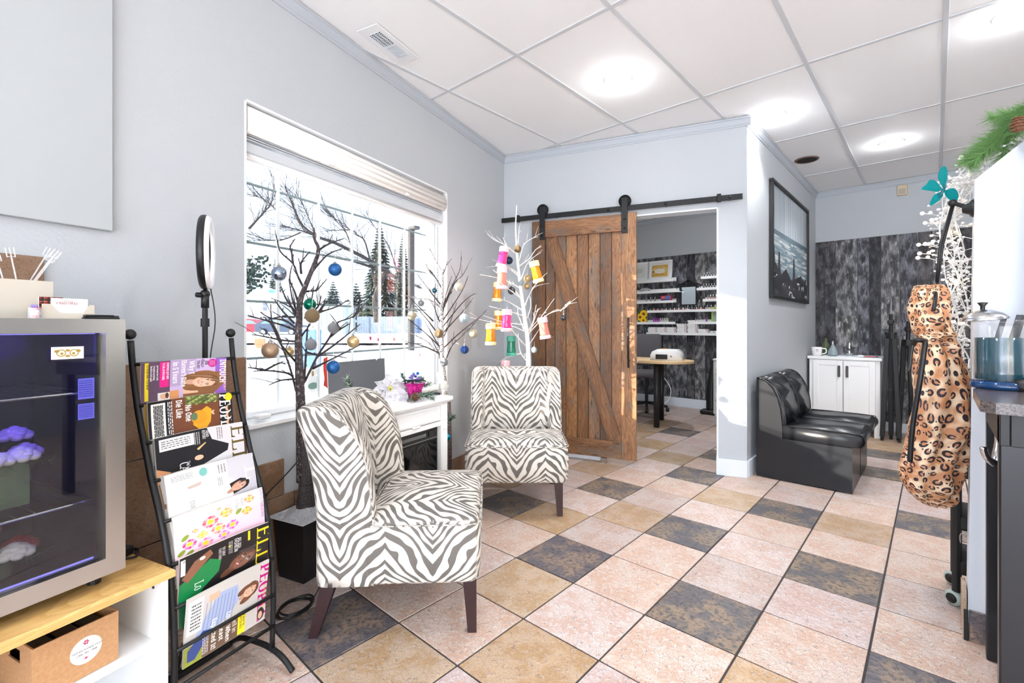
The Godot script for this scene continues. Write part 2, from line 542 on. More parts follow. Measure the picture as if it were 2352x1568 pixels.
func build_ceiling() -> void:
	var s := structure("ceiling", "white suspended ceiling of lay-in boards")
	part(s, "slab", mb().box(Vector3(-0.7, CE + 0.17, -1.6), Vector3(7.4, 0.1, 10.4)), M["ceiling_board"])
	var bw := 0.6096
	var bl := 1.2192
	var count := 0
	for i in range(-4, 9):
		for j in range(-6, 4):
			var x := -2.3964 + (i + 0.5) * bw
			var v := 3.2401 + (j + 0.5) * bl
			if v > 7.2 or v < -3.9 or x > 3.0 or (Vector3(x, 0, -v) - WF.origin).dot(WF.basis.z) < -0.85: continue
			var o := part(s, "ceiling_board", mb().box(Vector3.ZERO, Vector3(bw - 0.02, 0.014, bl - 0.02), 0.002), M["ceiling_board"])
			o.position = Vector3(x, CE + 0.011, -v)
			count += 1
	for i in range(-4, 10):
		part(s, "runner", mb().box(Vector3(-2.3964 + i * bw, CE + 0.004, -1.6), Vector3(0.024, 0.010, 10.4), 0.001), M["tbar"])
	for j in range(-6, 4):
		part(s, "cross_tee", mb().box(Vector3(-0.7, CE + 0.0045, -(3.2401 + j * bl)), Vector3(7.4, 0.010, 0.024), 0.001), M["tbar"])
	# recessed lamps; those after the first four are unseen, added for brightness
	var lamps := [[-1.491, 2.651], [-0.892, 3.873], [-0.275, 5.12], [0.302, 3.415], [-0.3, 1.4], [1.4, 1.9], [-0.3, -1.2], [1.4, -0.6], [-1.9, -1.4], [1.4, 4.6], [-2.1, 5.5], [-2.75, 4.5]]
	var names := ["white recessed ceiling lamp, the one above the armchairs", "white recessed ceiling lamp by the pillar corner", "white recessed ceiling lamp beside the dark round opening", "white recessed ceiling lamp near the pine garland"]
	smat("lamp_ring", Color8(244, 244, 244), 0.35)
	var lm := smat("lamp_lens", Color8(255, 252, 246), 0.4)
	lm.emission_enabled = true; lm.emission = Color(1.0, 0.97, 0.92); lm.emission_energy_multiplier = 3.0
	for k in lamps.size():
		var p := Vector3(lamps[k][0], CE, -lamps[k][1])
		var t := thing("recessed_lamp", names[k] if k < 4 else "white recessed ceiling lamp added outside the picture for brightness", "ceiling lamp", at(p), "recessed ceiling lamps")
		part(t, "trim_ring", mb().smooth().lathe([Vector2(0.062, 0.0), Vector2(0.064, -0.005), Vector2(0.085, -0.004), Vector2(0.088, 0.0)], 32), M["lamp_ring"])
		part(t, "lens", mb().lathe([Vector2(0.0, -0.002), Vector2(0.063, -0.002), Vector2(0.063, 0.0), Vector2(0.0, 0.0)], 32), lm)
		var l := OmniLight3D.new()
		l.name = "lamp_light"
		l.position = Vector3(0, -0.04, 0)
		l.omni_range = 14.0
		l.omni_attenuation = 2.0
		l.light_energy = 0.055
		l.light_size = 0.04
		l.light_color = Color(0.98, 0.985, 0.99)
		l.shadow_enabled = true
		t.add_child(l)
		var d := SpotLight3D.new()
		d.name = "lamp_beam_light"
		d.position = Vector3(0, -0.012, 0)
		d.rotation.x = -PI / 2
		d.spot_angle = 62.0
		d.spot_angle_attenuation = 0.5
		d.spot_range = 14.0
		d.spot_attenuation = 2.0
		d.light_energy = 0.85
		d.light_size = 0.06
		d.light_color = l.light_color
		d.shadow_enabled = true
		t.add_child(d)
	# dark round opening
	var hole := thing("ceiling_speaker", "dark round ceiling speaker with a thin bronze rim", "speaker", at(Vector3(-0.892, CE, -5.112)))
	part(hole, "rim", mb().smooth().lathe([Vector2(0.082, 0.0), Vector2(0.084, -0.006), Vector2(0.097, -0.005), Vector2(0.1, 0.0)], 32), smat("bronze", Color8(110, 84, 72), 0.5))
	part(hole, "grille", mb().lathe([Vector2(0.0, -0.003), Vector2(0.083, -0.003), Vector2(0.083, 0.0), Vector2(0.0, 0.0)], 32), smat("speaker_cloth", Color8(34, 25, 22), 0.9))
	# supply register
	var vo := hp(818, 69, CE); var vx := hp(866.6, 52.3, CE); var vy := hp(963.5, 131.4, CE)
	var wx := vx.distance_to(vo); var wy := vy.distance_to(vx)
	var dir := (vy - vx).normalized()
	var vent := thing("ceiling_vent", "white two-way ceiling register with rows of louvres", "vent", Transform3D(Basis(dir, Vector3.UP, dir.cross(Vector3.UP)), (vo + vy) / 2 - Vector3(0, 0.0, 0)))
	part(vent, "face_plate", mb().box(Vector3(0, -0.003, 0), Vector3(wy, 0.006, wx), 0.002), M["white"])
	part(vent, "opening", mb().box(Vector3(-0.062, -0.0065, 0), Vector3(wy * 0.33, 0.002, wx * 0.5)), M["black"])
	for k in 11: part(vent, "louvre", mb().box(Vector3(-0.062 - wy * 0.165 + wy * 0.033 * k, -0.0085, 0), Vector3(0.0025, 0.003, wx * 0.5)), M["trim_white"])
	for k in 3: part(vent, "cross_bar", mb().box(Vector3(-0.062, -0.0085, (k - 1) * wx * 0.16), Vector3(wy * 0.33, 0.003, 0.004)), M["trim_white"])
	for k in 12: part(vent, "louvre", mb().box(Vector3(0.062 - wy * 0.16 + wy * 0.03 * k, -0.009, 0), Vector3(0.007, 0.002, wx * 0.5), 0, Basis(Vector3(0, 0, 1), 0.5)), M["trim_white"])

func wood_tex(seed_: int, light: Color, dark: Color, rings: float, knots: int, size := 512, stain := Color(0, 0, 0, 0)) -> ImageTexture:   # grain runs along v
	var n1 := noise(seed_, 0.006, 4, size); var n2 := noise(seed_ + 1, 0.11, 3, size)
	var r := RandomNumberGenerator.new()
	r.seed = seed_
	var ks := []
	for k in knots: ks.append([r.randf() * size, r.randf() * size, 5.0 + r.randf() * 9.0])
	var out := PackedByteArray()
	out.resize(size * size * 3)
	for y in size:
		for x in size:
			var i := y * size + x
			# stretch the noise along the grain by reading it in a squeezed way
			var j := ((y / 6) % size) * size + x
			var w := float(n1[((y / 3) % size) * size + x]) / 255.0
			var fx := float(x) / size * rings + w * 9.0
			var kd := 0.0
			for k in ks:
				var dx: float = x - k[0]; var dy: float = (y - k[1]) * 0.55
				var dd: float = sqrt(dx * dx + dy * dy) / k[2]
				if dd < 5.0:
					fx += 2.6 * exp(-dd * 0.8)
					if dd < 1.3: kd = maxf(kd, 1.0 - dd / 1.3)
			var g := fx - floorf(fx)
			g = g * g * 0.55 + 0.45 * float(n2[j]) / 255.0
			g = clampf(g + kd * 0.75 + (w - 0.5) * 0.55, 0, 1)
			var c := light.lerp(dark, g)
			if stain.a > 0.0: c = c.lerp(stain, clampf((n1[i] / 255.0 - 0.52) * 2.2, 0.0, 0.55))
			if kd > 0.35: c = c.lerp(Color8(42, 28, 20), (kd - 0.35) * 0.9)
			out[i * 3] = c.r8; out[i * 3 + 1] = c.g8; out[i * 3 + 2] = c.b8
	return tex_from(out, size, size)

func build_window() -> void:
	var s := structure("window_1", "large white framed window with a thin grid of glazing bars")
	var wh := smat("vinyl", Color8(236, 239, 242), 0.35)
	var X0 := -2.529; var X1 := -0.956; var Y0 := 0.70; var Y1 := 2.11
	# lining of the recess and sill
	part(s, "jamb_lining", mb(WF).box(Vector3(X1 + 0.004, (Y0 + Y1) / 2, -0.11), Vector3(0.01, Y1 - Y0, 0.222)), M["white"])
	part(s, "jamb_lining", mb(WF).box(Vector3(X0 - 0.004, (Y0 + Y1) / 2, -0.11), Vector3(0.01, Y1 - Y0, 0.222)), M["white"])
	part(s, "head_lining", mb(WF).box(Vector3((X0 + X1) / 2, Y1 + 0.004, -0.11), Vector3(X1 - X0, 0.01, 0.222)), M["white"])
	part(s, "window_sill", mb(WF).box(Vector3((X0 + X1) / 2, Y0 - 0.009, -0.09), Vector3(X1 - X0 - 0.004, 0.022, 0.22), 0.004), M["gloss_white"])
	# frame
	var zf := -0.135
	part(s, "frame_stile", mb(WF).box(Vector3(X1 - 0.038, (Y0 + Y1) / 2, zf), Vector3(0.066, Y1 - Y0 - 0.004, 0.07), 0.006), wh)
	part(s, "frame_stile", mb(WF).box(Vector3(X0 + 0.038, (Y0 + Y1) / 2, zf), Vector3(0.066, Y1 - Y0 - 0.004, 0.07), 0.006), wh)
	part(s, "frame_rail", mb(WF).box(Vector3((X0 + X1) / 2, Y1 - 0.036, zf), Vector3(X1 - X0 - 0.14, 0.062, 0.07), 0.006), wh)
	part(s, "frame_rail", mb(WF).box(Vector3((X0 + X1) / 2, Y0 + 0.02, zf), Vector3(X1 - X0 - 0.14, 0.03, 0.07), 0.006), wh)
	var gl := smat("pane_glass", Color(0.97, 0.985, 1.0, 0.03), 0.0)
	gl.transparency = BaseMaterial3D.TRANSPARENCY_ALPHA
	var gt := smat("dimming_glass", Color(0.03, 0.04, 0.05, 0.52), 0.0)  # tint added to the pane so the outdoors looks less bright
	gt.transparency = BaseMaterial3D.TRANSPARENCY_ALPHA
	part(s, "pane", mb(WF).box(Vector3((X0 + X1) / 2, (Y0 + Y1) / 2, zf - 0.012), Vector3(X1 - X0 - 0.14, Y1 - Y0 - 0.08, 0.004)), gt)
	var bar := smat("glazing_bar", Color8(225, 232, 236), 0.4)
	for t in [2.264, 2.012, 1.762, 1.518, 1.273]:
		part(s, "glazing_bar", mb(WF).box(Vector3(-t, (Y0 + Y1) / 2 - 0.01, zf - 0.004), Vector3(0.018, Y1 - Y0 - 0.1, 0.008), 0.002), bar)
	for h in [1.80, 1.525, 1.25, 0.98]:
		part(s, "glazing_bar", mb(WF).box(Vector3((X0 + X1) / 2, h, zf - 0.0045), Vector3(X1 - X0 - 0.14, 0.012, 0.006), 0.002), smat("glazing_bar_grey", Color8(120, 136, 140), 0.4))
	# blind pulled up: valance with returns, head rail, stacked slats, bottom rail, chain
	var b := thing("window_blind", "white blind pulled up under a smooth valance at the window head", "blind", WF)
	var L := X1 - X0 - 0.03
	var xm := (X0 + X1) / 2
	var prof := []
	for k in 9:
		var a := PI * k / 8.0
		prof.append(Vector2(-0.012 + 0.022 * sin(a), 2.098 - 0.118 * k / 8.0))
	var pv := PackedVector2Array(prof)
	pv.append(Vector2(-0.02, 1.98)); pv.append(Vector2(-0.02, 2.098))
	var f2 := Transform3D(Basis(Vector3(0, 0, 1), Vector3.UP, Vector3(-1, 0, 0)), Vector3.ZERO)
	part(b, "valance", mb().smooth().prism(pv, -(X1 - 0.012), -(X0 + 0.012), f2), smat("valance", Color8(246, 243, 238), 0.22))
	part(b, "valance_return", mb().box(Vector3(X1 - 0.016, 2.04, -0.045), Vector3(0.008, 0.116, 0.07), 0.002), M["gloss_white"])
	for t in [2.06, 1.42]: part(b, "valance_clip", mb().box(Vector3(-t, 1.985, 0.004), Vector3(0.03, 0.02, 0.016), 0.003), M["gloss_white"])
	part(b, "head_rail", mb().box(Vector3(xm, 2.04, -0.05), Vector3(L, 0.05, 0.04), 0.003), M["white"])
	for k in 5: part(b, "stacked_slat", mb().box(Vector3(xm, 2.003 - k * 0.011, -0.05), Vector3(L, 0.006, 0.046), 0.002), smat("slat", Color8(205, 210, 216), 0.4))
	part(b, "slat_stack", mb().box(Vector3(xm, 1.925, -0.05), Vector3(L, 0.046, 0.042), 0.004), M["slat"])
	part(b, "bottom_rail", mb().smooth(2).tube([Vector3(xm - L / 2, 1.89, -0.05), Vector3(xm + L / 2, 1.89, -0.05)], 0.016, 12), M["gloss_white"])
	var ch := part(b, "bead_chain", mb(), M["steel_dark"])
	var cm := mb()
	for k in 74: cm.ball(Vector3(-0.985, 1.86 - k * 0.0145, -0.06), 0.0034, 4, 6)
	ch.mesh = cm.mesh()
	# added window behind the camera, put in to brighten the room
	s = structure("window_2")
	var ff := Transform3D(Basis(Vector3(-1, 0, 0), Vector3.UP, Vector3(0, 0, -1)), Vector3(0, 0, 3.4))
	part(s, "pane", mb(ff).box(Vector3(0.05, 1.31, -0.08), Vector3(5.26, 2.34, 0.004)), gl)
	for x in [-2.57, -1.26, 0.05, 1.36, 2.67]: part(s, "mullion", mb(ff).box(Vector3(x, 1.31, -0.08), Vector3(0.05, 2.38, 0.06), 0.004), wh)
	for y in [0.14, 2.48]: part(s, "frame_rail", mb(ff).box(Vector3(0.05, y, -0.08), Vector3(5.3, 0.04, 0.06), 0.004), wh)
	# paint on the glass: bunting and two small winter pictures, drawn on the outer face
	var zg := zf - 0.0085
	var bun := thing("painted_bunting", "small red, pink and mint flags painted on the window glass", "decal", WF)
	var cols := [Color8(190, 40, 90), Color8(240, 110, 130), Color8(242, 130, 120), Color8(140, 220, 205), Color8(235, 120, 140)]
	var ctr := [[852, 776], [870, 779.5], [905.5, 779], [925.5, 778], [964, 818]]
	for k in 5:
		var p := onf(ctr[k][0], ctr[k][1], WF, zg)
		var q = [[-0.014, 0.014, 0.006, 0.004, 0.002, -0.015, -0.01, -0.012], [-0.012, 0.012, 0.014, 0.008, 0.014, -0.012, -0.014, -0.01], [-0.002, 0.018, 0.014, -0.012, -0.012, -0.004], [0.0, 0.013, 0.012, 0.0, 0.004, -0.012, -0.01, -0.004], [-0.006, 0.02, 0.01, 0.022, 0.0, -0.016]][k]
		var pts := poly(q)
		for j in pts.size(): pts[j] += Vector2(p.x, p.y)
		part(bun, "flag", mb().prism(pts, zg - 0.0006, zg), smat("paint%d" % k, cols[k], 0.6))
	var snow := thing("painted_snowman", "white snowman with a grey hat painted low on the window glass", "decal", WF)
	var sp := onf(719, 872, WF, zg)
	var disc := func(cx: float, cy: float, rx: float, ry: float) -> PackedVector2Array:
		var r := PackedVector2Array()
		for k in 18: r.append(Vector2(sp.x + cx + cos(TAU * k / 18) * rx, sp.y + cy + sin(TAU * k / 18) * ry))
		return r
	part(snow, "body", mb().prism(disc.call(0.0, -0.02, 0.038, 0.05), zg - 0.0006, zg), smat("paint_white", Color8(238, 243, 243), 0.6))
	part(snow, "head", mb().prism(disc.call(0.004, 0.045, 0.024, 0.026), zg + 0.0001, zg + 0.0007), M["paint_white"])
	part(snow, "hat", mb().prism(disc.call(0.008, 0.082, 0.013, 0.02), zg + 0.0001, zg + 0.0007), smat("paint_grey", Color8(110, 118, 140), 0.6))
	part(snow, "scarf", mb().prism(disc.call(0.0, -0.032, 0.034, 0.018), zg + 0.0007, zg + 0.0012), smat("paint_green", Color8(130, 162, 150), 0.6))
	var fl := thing("painted_flame", "streaked red and gold brush figure painted on the window glass", "decal", WF)
	sp = onf(747, 860, WF, zg)
	var body := poly([-0.012, 0.09, 0.018, 0.1, 0.012, 0.05, 0.026, 0.02, 0.02, -0.03, 0.028, -0.09, 0.006, -0.07, -0.012, -0.06, -0.006, -0.02, -0.014, 0.03])
	for j in body.size(): body[j] += Vector2(sp.x, sp.y)
	part(fl, "brush_stroke", mb().prism(body, zg - 0.0006, zg), smat("paint_red", Color8(222, 66, 50), 0.6))
	part(fl, "brush_stroke", mb().prism(disc.call(-0.002, 0.035, 0.008, 0.016), zg + 0.0001, zg + 0.0007), smat("paint_gold", Color8(206, 160, 60), 0.6))
	part(fl, "brush_stroke", mb().prism(disc.call(0.002, -0.01, 0.01, 0.012), zg + 0.0001, zg + 0.0007), M["paint_white"])

func build_doorway() -> void:
	var wood := wood_tex(41, Color8(156, 116, 80), Color8(84, 56, 36), 6.0, 16, 512, Color8(104, 98, 96))
	var wm := tri_mat("barn_wood", wood, 0.5, Vector3(2.0, 0.9, 2.0))
	for k in 8: variant("barn_wood%d" % k, wm, [Color(0.86, 0.84, 0.84), Color(0.98, 0.96, 0.94), Color(1.1, 1.07, 1.02), Color(0.9, 0.86, 0.82), Color(1.04, 1.02, 1.0), Color(0.84, 0.8, 0.76), Color(1.0, 0.96, 0.92), Color(0.94, 0.94, 0.96)][k], Vector3(k * 0.31, k * 0.47, k * 0.13))
	var s := structure("door_1", "brown stained pine barn door with a diagonal brace")
	var z0 := 0.03
	var xs := [0.427, 0.513, 0.612, 0.711, 0.809, 0.908, 1.005, 1.089]
	for k in 7:
		var a: float = xs[k]; var b: float = xs[k + 1]
		var o := part(s, "plank", mb().box(Vector3.ZERO, Vector3(b - a - 0.004, 1.98, 0.02), 0.0025), M["barn_wood%d" % k])
		o.transform = BF * at(Vector3((a + b) / 2, 1.048, z0 + 0.01))
	for q in [[0.306, 0.427, 5], [1.089, 1.209, 2]]:
		var o := part(s, "stile", mb().box(Vector3.ZERO, Vector3(q[1] - q[0], 2.003, 0.02), 0.002), M["barn_wood%d" % q[2]])
		o.transform = BF * at(Vector3((q[0] + q[1]) / 2, 1.0485, z0 + 0.03))
	for q in [[0.117, 1], [1.975, 6]]:
		var o := part(s, "rail", mb().box(Vector3.ZERO, Vector3(0.14, 0.659, 0.02), 0.002), M["barn_wood%d" % q[1]])
		o.transform = BF * Transform3D(Basis(Vector3(0, 0, 1), PI / 2), Vector3(0.758, q[0], z0 + 0.03))
	# brace from the top left to the bottom right
	var pa := Vector3(0.478, 1.90, z0 + 0.03); var pb := Vector3(1.036, 0.192, z0 + 0.03)
	var dv := (pb - pa)
	var o2 := part(s, "brace", mb().prism(poly([-0.055, 0.86, 0.055, 0.895, 0.055, -0.86, -0.055, -0.895]), -0.01, 0.01), M["barn_wood3"])
	o2.transform = BF * Transform3D(Basis(Vector3(0, 0, 1), atan2(dv.y, dv.x) + PI / 2), (pa + pb) / 2)
	var bm: Material = M["black_metal"]
	for t in [0.403, 1.115]:
		var hg := part(s, "roller_strap", mb(BF).box(Vector3(t, 2.03, z0 + 0.045), Vector3(0.05, 0.29, 0.006), 0.002), bm)
		part(hg, "bolt", mb(BF).smooth().lathe([Vector2(0, 0), Vector2(0.009, 0), Vector2(0.009, 0.005), Vector2(0, 0.007)], 10, Vector3(t, 1.925, z0 + 0.048), Basis(Vector3(1, 0, 0), PI / 2)), bm)
		part(hg, "bolt", mb(BF).smooth().lathe([Vector2(0, 0), Vector2(0.009, 0), Vector2(0.009, 0.005), Vector2(0, 0.007)], 10, Vector3(t, 2.0, z0 + 0.048), Basis(Vector3(1, 0, 0), PI / 2)), bm)
		part(hg, "wheel", mb(BF).smooth().lathe([Vector2(0, 0), Vector2(0.05, 0), Vector2(0.05, 0.02), Vector2(0, 0.02)], 28, Vector3(t, 2.148, z0 + 0.018), Basis(Vector3(1, 0, 0), PI / 2)), bm)
	var hd := part(s, "pull_bar", mb(BF).smooth().tube([Vector3(1.152, 0.80, z0 + 0.085), Vector3(1.152, 1.2, z0 + 0.085)], 0.008, 10), bm)
	for y in [0.855, 1.15]: part(hd, "standoff", mb(BF).smooth().tube([Vector3(1.152, y, z0 + 0.04), Vector3(1.152, y, z0 + 0.083)], 0.006, 8), bm)
	part(s, "floor_guide", mb(BF).box(Vector3(0.94, 0.02, 0.045), Vector3(0.05, 0.04, 0.018), 0.003), M["chrome"])
	# rail on the wall
	var r := thing("door_rail", "long flat black steel rail the barn door slides on", "rail", BF)
	part(r, "track", mb().box(Vector3(0.987, 2.093, 0.05), Vector3(1.975, 0.042, 0.007), 0.001), bm)
	for t in [0.159, 0.517, 0.98, 1.431, 1.888]:
		part(r, "spacer", mb().smooth().lathe([Vector2(0.0, 0), Vector2(0.013, 0), Vector2(0.013, 0.046), Vector2(0, 0.046)], 14, Vector3(t, 2.093, 0.0), Basis(Vector3(1, 0, 0), PI / 2)), bm)
		part(r, "bolt_head", mb().smooth().lathe([Vector2(0.0, 0), Vector2(0.012, 0), Vector2(0.011, 0.006), Vector2(0, 0.008)], 6, Vector3(t, 2.093, 0.0535), Basis(Vector3(1, 0, 0), PI / 2)), bm)
	for t in [0.165, 1.815]: part(r, "door_stop", mb().box(Vector3(t, 2.095, 0.055), Vector3(0.03, 0.06, 0.03), 0.003), bm)
	# white lining of the opening and the skirting behind the door
	s = structure("trim_6", "white lining of the doorway")
	part(s, "jamb_lining", mb(BF).box(Vector3(1.804, 1.02, -0.06), Vector3(0.012, 2.036, 0.124)), M["trim_white"])
	part(s, "jamb_lining", mb(BF).box(Vector3(0.934, 1.02, -0.06), Vector3(0.012, 2.036, 0.124)), M["trim_white"])
	part(s, "head_lining", mb(BF).box(Vector3(1.37, 2.035, -0.06), Vector3(0.88, 0.012, 0.124)), M["trim_white"])
	s = structure("baseboard_door")
	part(s, "board", mb(BF).box(Vector3(0.465, 0.05, 0.007), Vector3(0.93, 0.1, 0.014), 0.002), M["trim_white"])

func gy(w: float) -> float: return -0.2 + 0.0125 * w     # ground height outside at depth w

func twig_tree(m: MB, p: Vector3, d: Vector3, len: float, r: float, depth: int, spread: float) -> void:
	var pts := [p]
	var rr := [r]
	var q := p
	var dd := d
	for k in 4:
		dd = (dd + Vector3(rng.randf_range(-1, 1), rng.randf_range(-0.6, 0.9), rng.randf_range(-1, 1)) * 0.16).normalized()
		q += dd * len / 4
		pts.append(q)
		rr.append(r * (1.0 - 0.14 * (k + 1)))
		if depth > 0 and k > 0:
			var side := Vector3(rng.randf_range(-1, 1), rng.randf_range(-0.2, 0.8), rng.randf_range(-1, 1)).normalized()
			twig_tree(m, q, (dd + side * spread).normalized(), len * rng.randf_range(0.45, 0.65), r * 0.5, depth - 1, spread)
	m.tube(pts, rr, 4 if depth < 2 else 6, false)

func spruce(p: Vector3, hgt: float, rad: float, label: String) -> void:
	var t := thing("spruce_tree", label, "tree", at(p))
	part(t, "trunk", mb().tube([Vector3.ZERO, Vector3(0, hgt, 0)], [hgt * 0.018, 0.02], 7), M["bark_out"])
	var m := mb(); var sn := mb()
	var tiers := int(hgt * 3.0)
	for k in tiers:
		var f := float(k) / tiers
		var y := hgt * (0.06 + 0.94 * f)
		var R := rad * (1.0 - f) * rng.randf_range(0.85, 1.1) + 0.08
		var nb := int(7 + 9 * (1.0 - f))
		for q in nb:
			var a := TAU * (q + rng.randf() * 0.6) / nb + k
			var dir := Vector3(cos(a), 0, sin(a))
			var sd := Vector3(-sin(a), 0, cos(a))
			var w := R * 0.3 + 0.08
			var a0 := Vector3(0, y, 0); var b0 := dir * R * 0.6 + Vector3(0, y - R * 0.08, 0); var c0 := dir * R + Vector3(0, y - R * 0.28, 0)
			m.quad(a0, b0 - sd * w, c0, b0 + sd * w)
			m.quad(b0 - sd * w, b0 - Vector3(0, w * 0.8, 0), b0 + sd * w, c0)
			if rng.randf() < 0.5: sn.quad(a0 + Vector3(0, 0.05, 0), b0 - sd * w * 0.5 + Vector3(0, 0.06, 0), c0 + Vector3(0, 0.04, 0), b0 + sd * w * 0.5 + Vector3(0, 0.06, 0))
	part(t, "boughs", m, M["needle_out"])
	part(t, "snow_cover", sn, M["snow"])

func build_outside() -> void:
	smat("bark_out", Color8(62, 54, 50), 0.9)
	smat("needle_out", Color8(38, 56, 42), 0.9)
	var g := structure("ground", "snow covered ground outside the window")
	# ground sheet outside the window wall, rising gently with distance
	var gm := mb().smooth()
	var f := func(u: float, v: float) -> Array:
		var x := lerpf(-60.0, 40.0, u)
		var d := 0.25 + 80.0 * v * v
		var p := WF * Vector3(x, 0, -d)
		var w := Vector3(p.x, 0, p.z).dot(Vector3(-sin(YAW), 0, -cos(YAW)))
		p.y = gy(maxf(w, 0.0)) + 0.12 * sin(p.x * 0.7) * cos(p.z * 0.6) * minf(d * 0.1, 1.0)
		return [p, Vector2(u, v)]
	part(g, "snow_field", gm.grid(f, 40, 30), M["snow"])
	part(g, "cleared_road", mb().box(Vector3(0, 0, 0), Vector3(90, 0.1, 9.0)), smat("road_snow", Color8(196, 200, 206), 0.8)).transform = Transform3D(Basis(Vector3.UP, YAW), Vector3(0, gy(29) + 0.12, 0) + Vector3(-sin(YAW), 0, -cos(YAW)) * 29.0)
	# big bare tree: limbs followed in the picture, all at about 40 m
	var t := thing("bare_tree", "big leafless tree with snowy limbs beyond the road", "tree")
	var limbs := [
		[[[866, 740, 40], [862, 690, 40], [872, 655, 40], [886, 622, 40]], 0.55, 0.4],
		[[[886, 622, 40], [850, 612, 39], [812, 600, 38], [770, 592, 37]], 0.3, 0.12],
		[[[886, 622, 40], [845, 596, 38], [805, 575, 37], [765, 556, 36], [728, 543, 35], [695, 518, 35], [680, 490, 34], [668, 460, 34], [655, 430, 34]], 0.34, 0.08],
		[[[886, 622, 40], [915, 640, 41], [945, 652, 42], [985, 668, 43]], 0.34, 0.2],
		[[[728, 543, 35], [700, 532, 34], [670, 524, 33], [650, 520, 32]], 0.16, 0.04],
		[[[810, 578, 37], [795, 534, 36], [770, 505, 36], [748, 478, 36]], 0.12, 0.03],
		[[[728, 543, 35], [715, 515, 34], [700, 480, 34], [682, 445, 34]], 0.1, 0.03],
		[[[862, 660, 40], [840, 560, 38], [820, 540, 38], [806, 528, 38], [760, 530, 37]], 0.16, 0.04],
		[[[806, 532, 38], [790, 515, 38], [765, 500, 37], [760, 495, 37]], 0.06, 0.03],
		[[[915, 640, 41], [905, 600, 41], [890, 560, 40], [860, 520, 40], [842, 490, 40]], 0.14, 0.03],
		[[[690, 534, 34], [650, 550, 34], [610, 552, 33], [568, 552, 33]], 0.12, 0.03],
		[[[572, 525, 32], [590, 505, 32], [606, 488, 32], [622, 468, 32], [634, 440, 32]], 0.18, 0.03],
		[[[640, 490, 33], [622, 470, 33], [600, 455, 33], [585, 450, 33]], 0.1, 0.03]]
	var lm := mb(); var tw := mb()
	for L in limbs:
		var pts := []
		for q in L[0]: pts.append(pd(q[0], q[1], q[2]))
		var cv := curve(pts, 4)
		var rr := []
		for k in cv.size(): rr.append(lerpf(L[1], L[2], float(k) / (cv.size() - 1)) * 0.5)
		lm.tube(cv, rr, 7)
		if L[1] < 0.5:
			for k in range(2, cv.size(), 1):
				for z in 2:
					var dir: Vector3 = ((cv[k] - cv[k - 1]).normalized() + Vector3(rng.randf_range(-1, 1), rng.randf_range(-0.4, 1.0), rng.randf_range(-1, 1)) * 0.9).normalized()
					twig_tree(tw, cv[k], dir, rng.randf_range(0.9, 2.0), 0.022, 1, 0.8)
	part(t, "limbs", lm, M["bark_out"])
	var to := part(t, "twigs", tw, M["bark_out"])
	to.set_meta("kind", "stuff")
	spruce(Vector3(pd(872, 748, 52).x, gy(52), pd(872, 748, 52).z), 12.8, 3.0, "tall snowy spruce, the taller one behind the bare tree")
	spruce(Vector3(pd(925, 748, 62).x, gy(62), pd(925, 748, 62).z), 13.0, 2.6, "snowy spruce beside the dark utility pole")
	spruce(Vector3(pd(632, 748, 75).x, gy(75), pd(632, 748, 75).z), 11.5, 2.6, "distant blue spruce behind the pale house")
	spruce(Vector3(pd(818, 748, 56).x, gy(56), pd(818, 748, 56).z), 6.0, 2.8, "low wide spruce next to the grey green shed")
	spruce(Vector3(pd(765, 748, 66).x, gy(66), pd(765, 748, 66).z), 7.0, 3.2, "low wide spruce rising behind the grey green shed")
	# leafy tree at the left edge
	var lt := thing("small_tree", "twiggy tree with clinging leaves in front of the pale house", "tree")
	var b0 := pd(520, 760, 30)
	var lm2 := mb()
	b0.y = gy(30)
	lm2.tube([b0, b0 + Vector3(0.1, 2.5, 0), b0 + Vector3(0.2, 5.5, 0)], [0.14, 0.1, 0.04], 6)
	var lf := mb()
	for k in 26:
		var tgt := pd(rng.randf_range(560, 612), rng.randf_range(590, 655), rng.randf_range(29, 31))
		var st := b0 + Vector3(0.1, rng.randf_range(1.5, 4.5), 0)
		lm2.tube([st, st.lerp(tgt, 0.5) + Vector3(0, 0.3, 0), tgt], [0.04, 0.025, 0.01], 4, false)
		for q in 9:
			var c := st.lerp(tgt, rng.randf_range(0.5, 1.05)) + Vector3(rng.randf_range(-0.3, 0.3), rng.randf_range(-0.3, 0.4), rng.randf_range(-0.3, 0.3))
			lf.box(c, Vector3(0.16, 0.07, 0.1) * rng.randf_range(0.7, 1.5), 0, Basis.from_euler(Vector3(rng.randf() * 3, rng.randf() * 3, rng.randf() * 3)))
	part(lt, "branches", lm2, M["bark_out"])
	part(lt, "leaves", lf, M["needle_out"]).set_meta("kind", "stuff")
	# pole
	var pl := thing("utility_pole", "dark upright pole with a lamp arm beyond the window", "pole")
	var pb := pd(944.5, 812, 20.0)
	part(pl, "shaft", mb().tube([Vector3(pb.x, gy(20) - 0.1, pb.z), Vector3(pb.x, pd(944, 528, 20.0).y, pb.z)], 0.14, 10), smat("pole_out", Color8(74, 70, 68), 0.8))
	part(pl, "lamp_arm", mb().box(pd(951, 524, 20.0), Vector3(0.5, 0.14, 0.3), 0.03), M["pole_out"])
	# shed, fence, house, sign, cars, cabinet
	var sh := thing("shed", "grey green shed with a snowy flat roof beyond the road", "shed")
	var fr := Transform3D(Basis(Vector3.UP, YAW), Vector3.ZERO)
	var sc := pd(761, 712, 44)
	sh.transform = Transform3D(Basis(Vector3.UP, YAW), Vector3(sc.x, gy(44), sc.z))
	part(sh, "walls", mb().box(Vector3(0, 1.3, -1), Vector3(2.9, 2.6, 3.0), 0.02), smat("siding", Color8(178, 188, 182), 0.8))
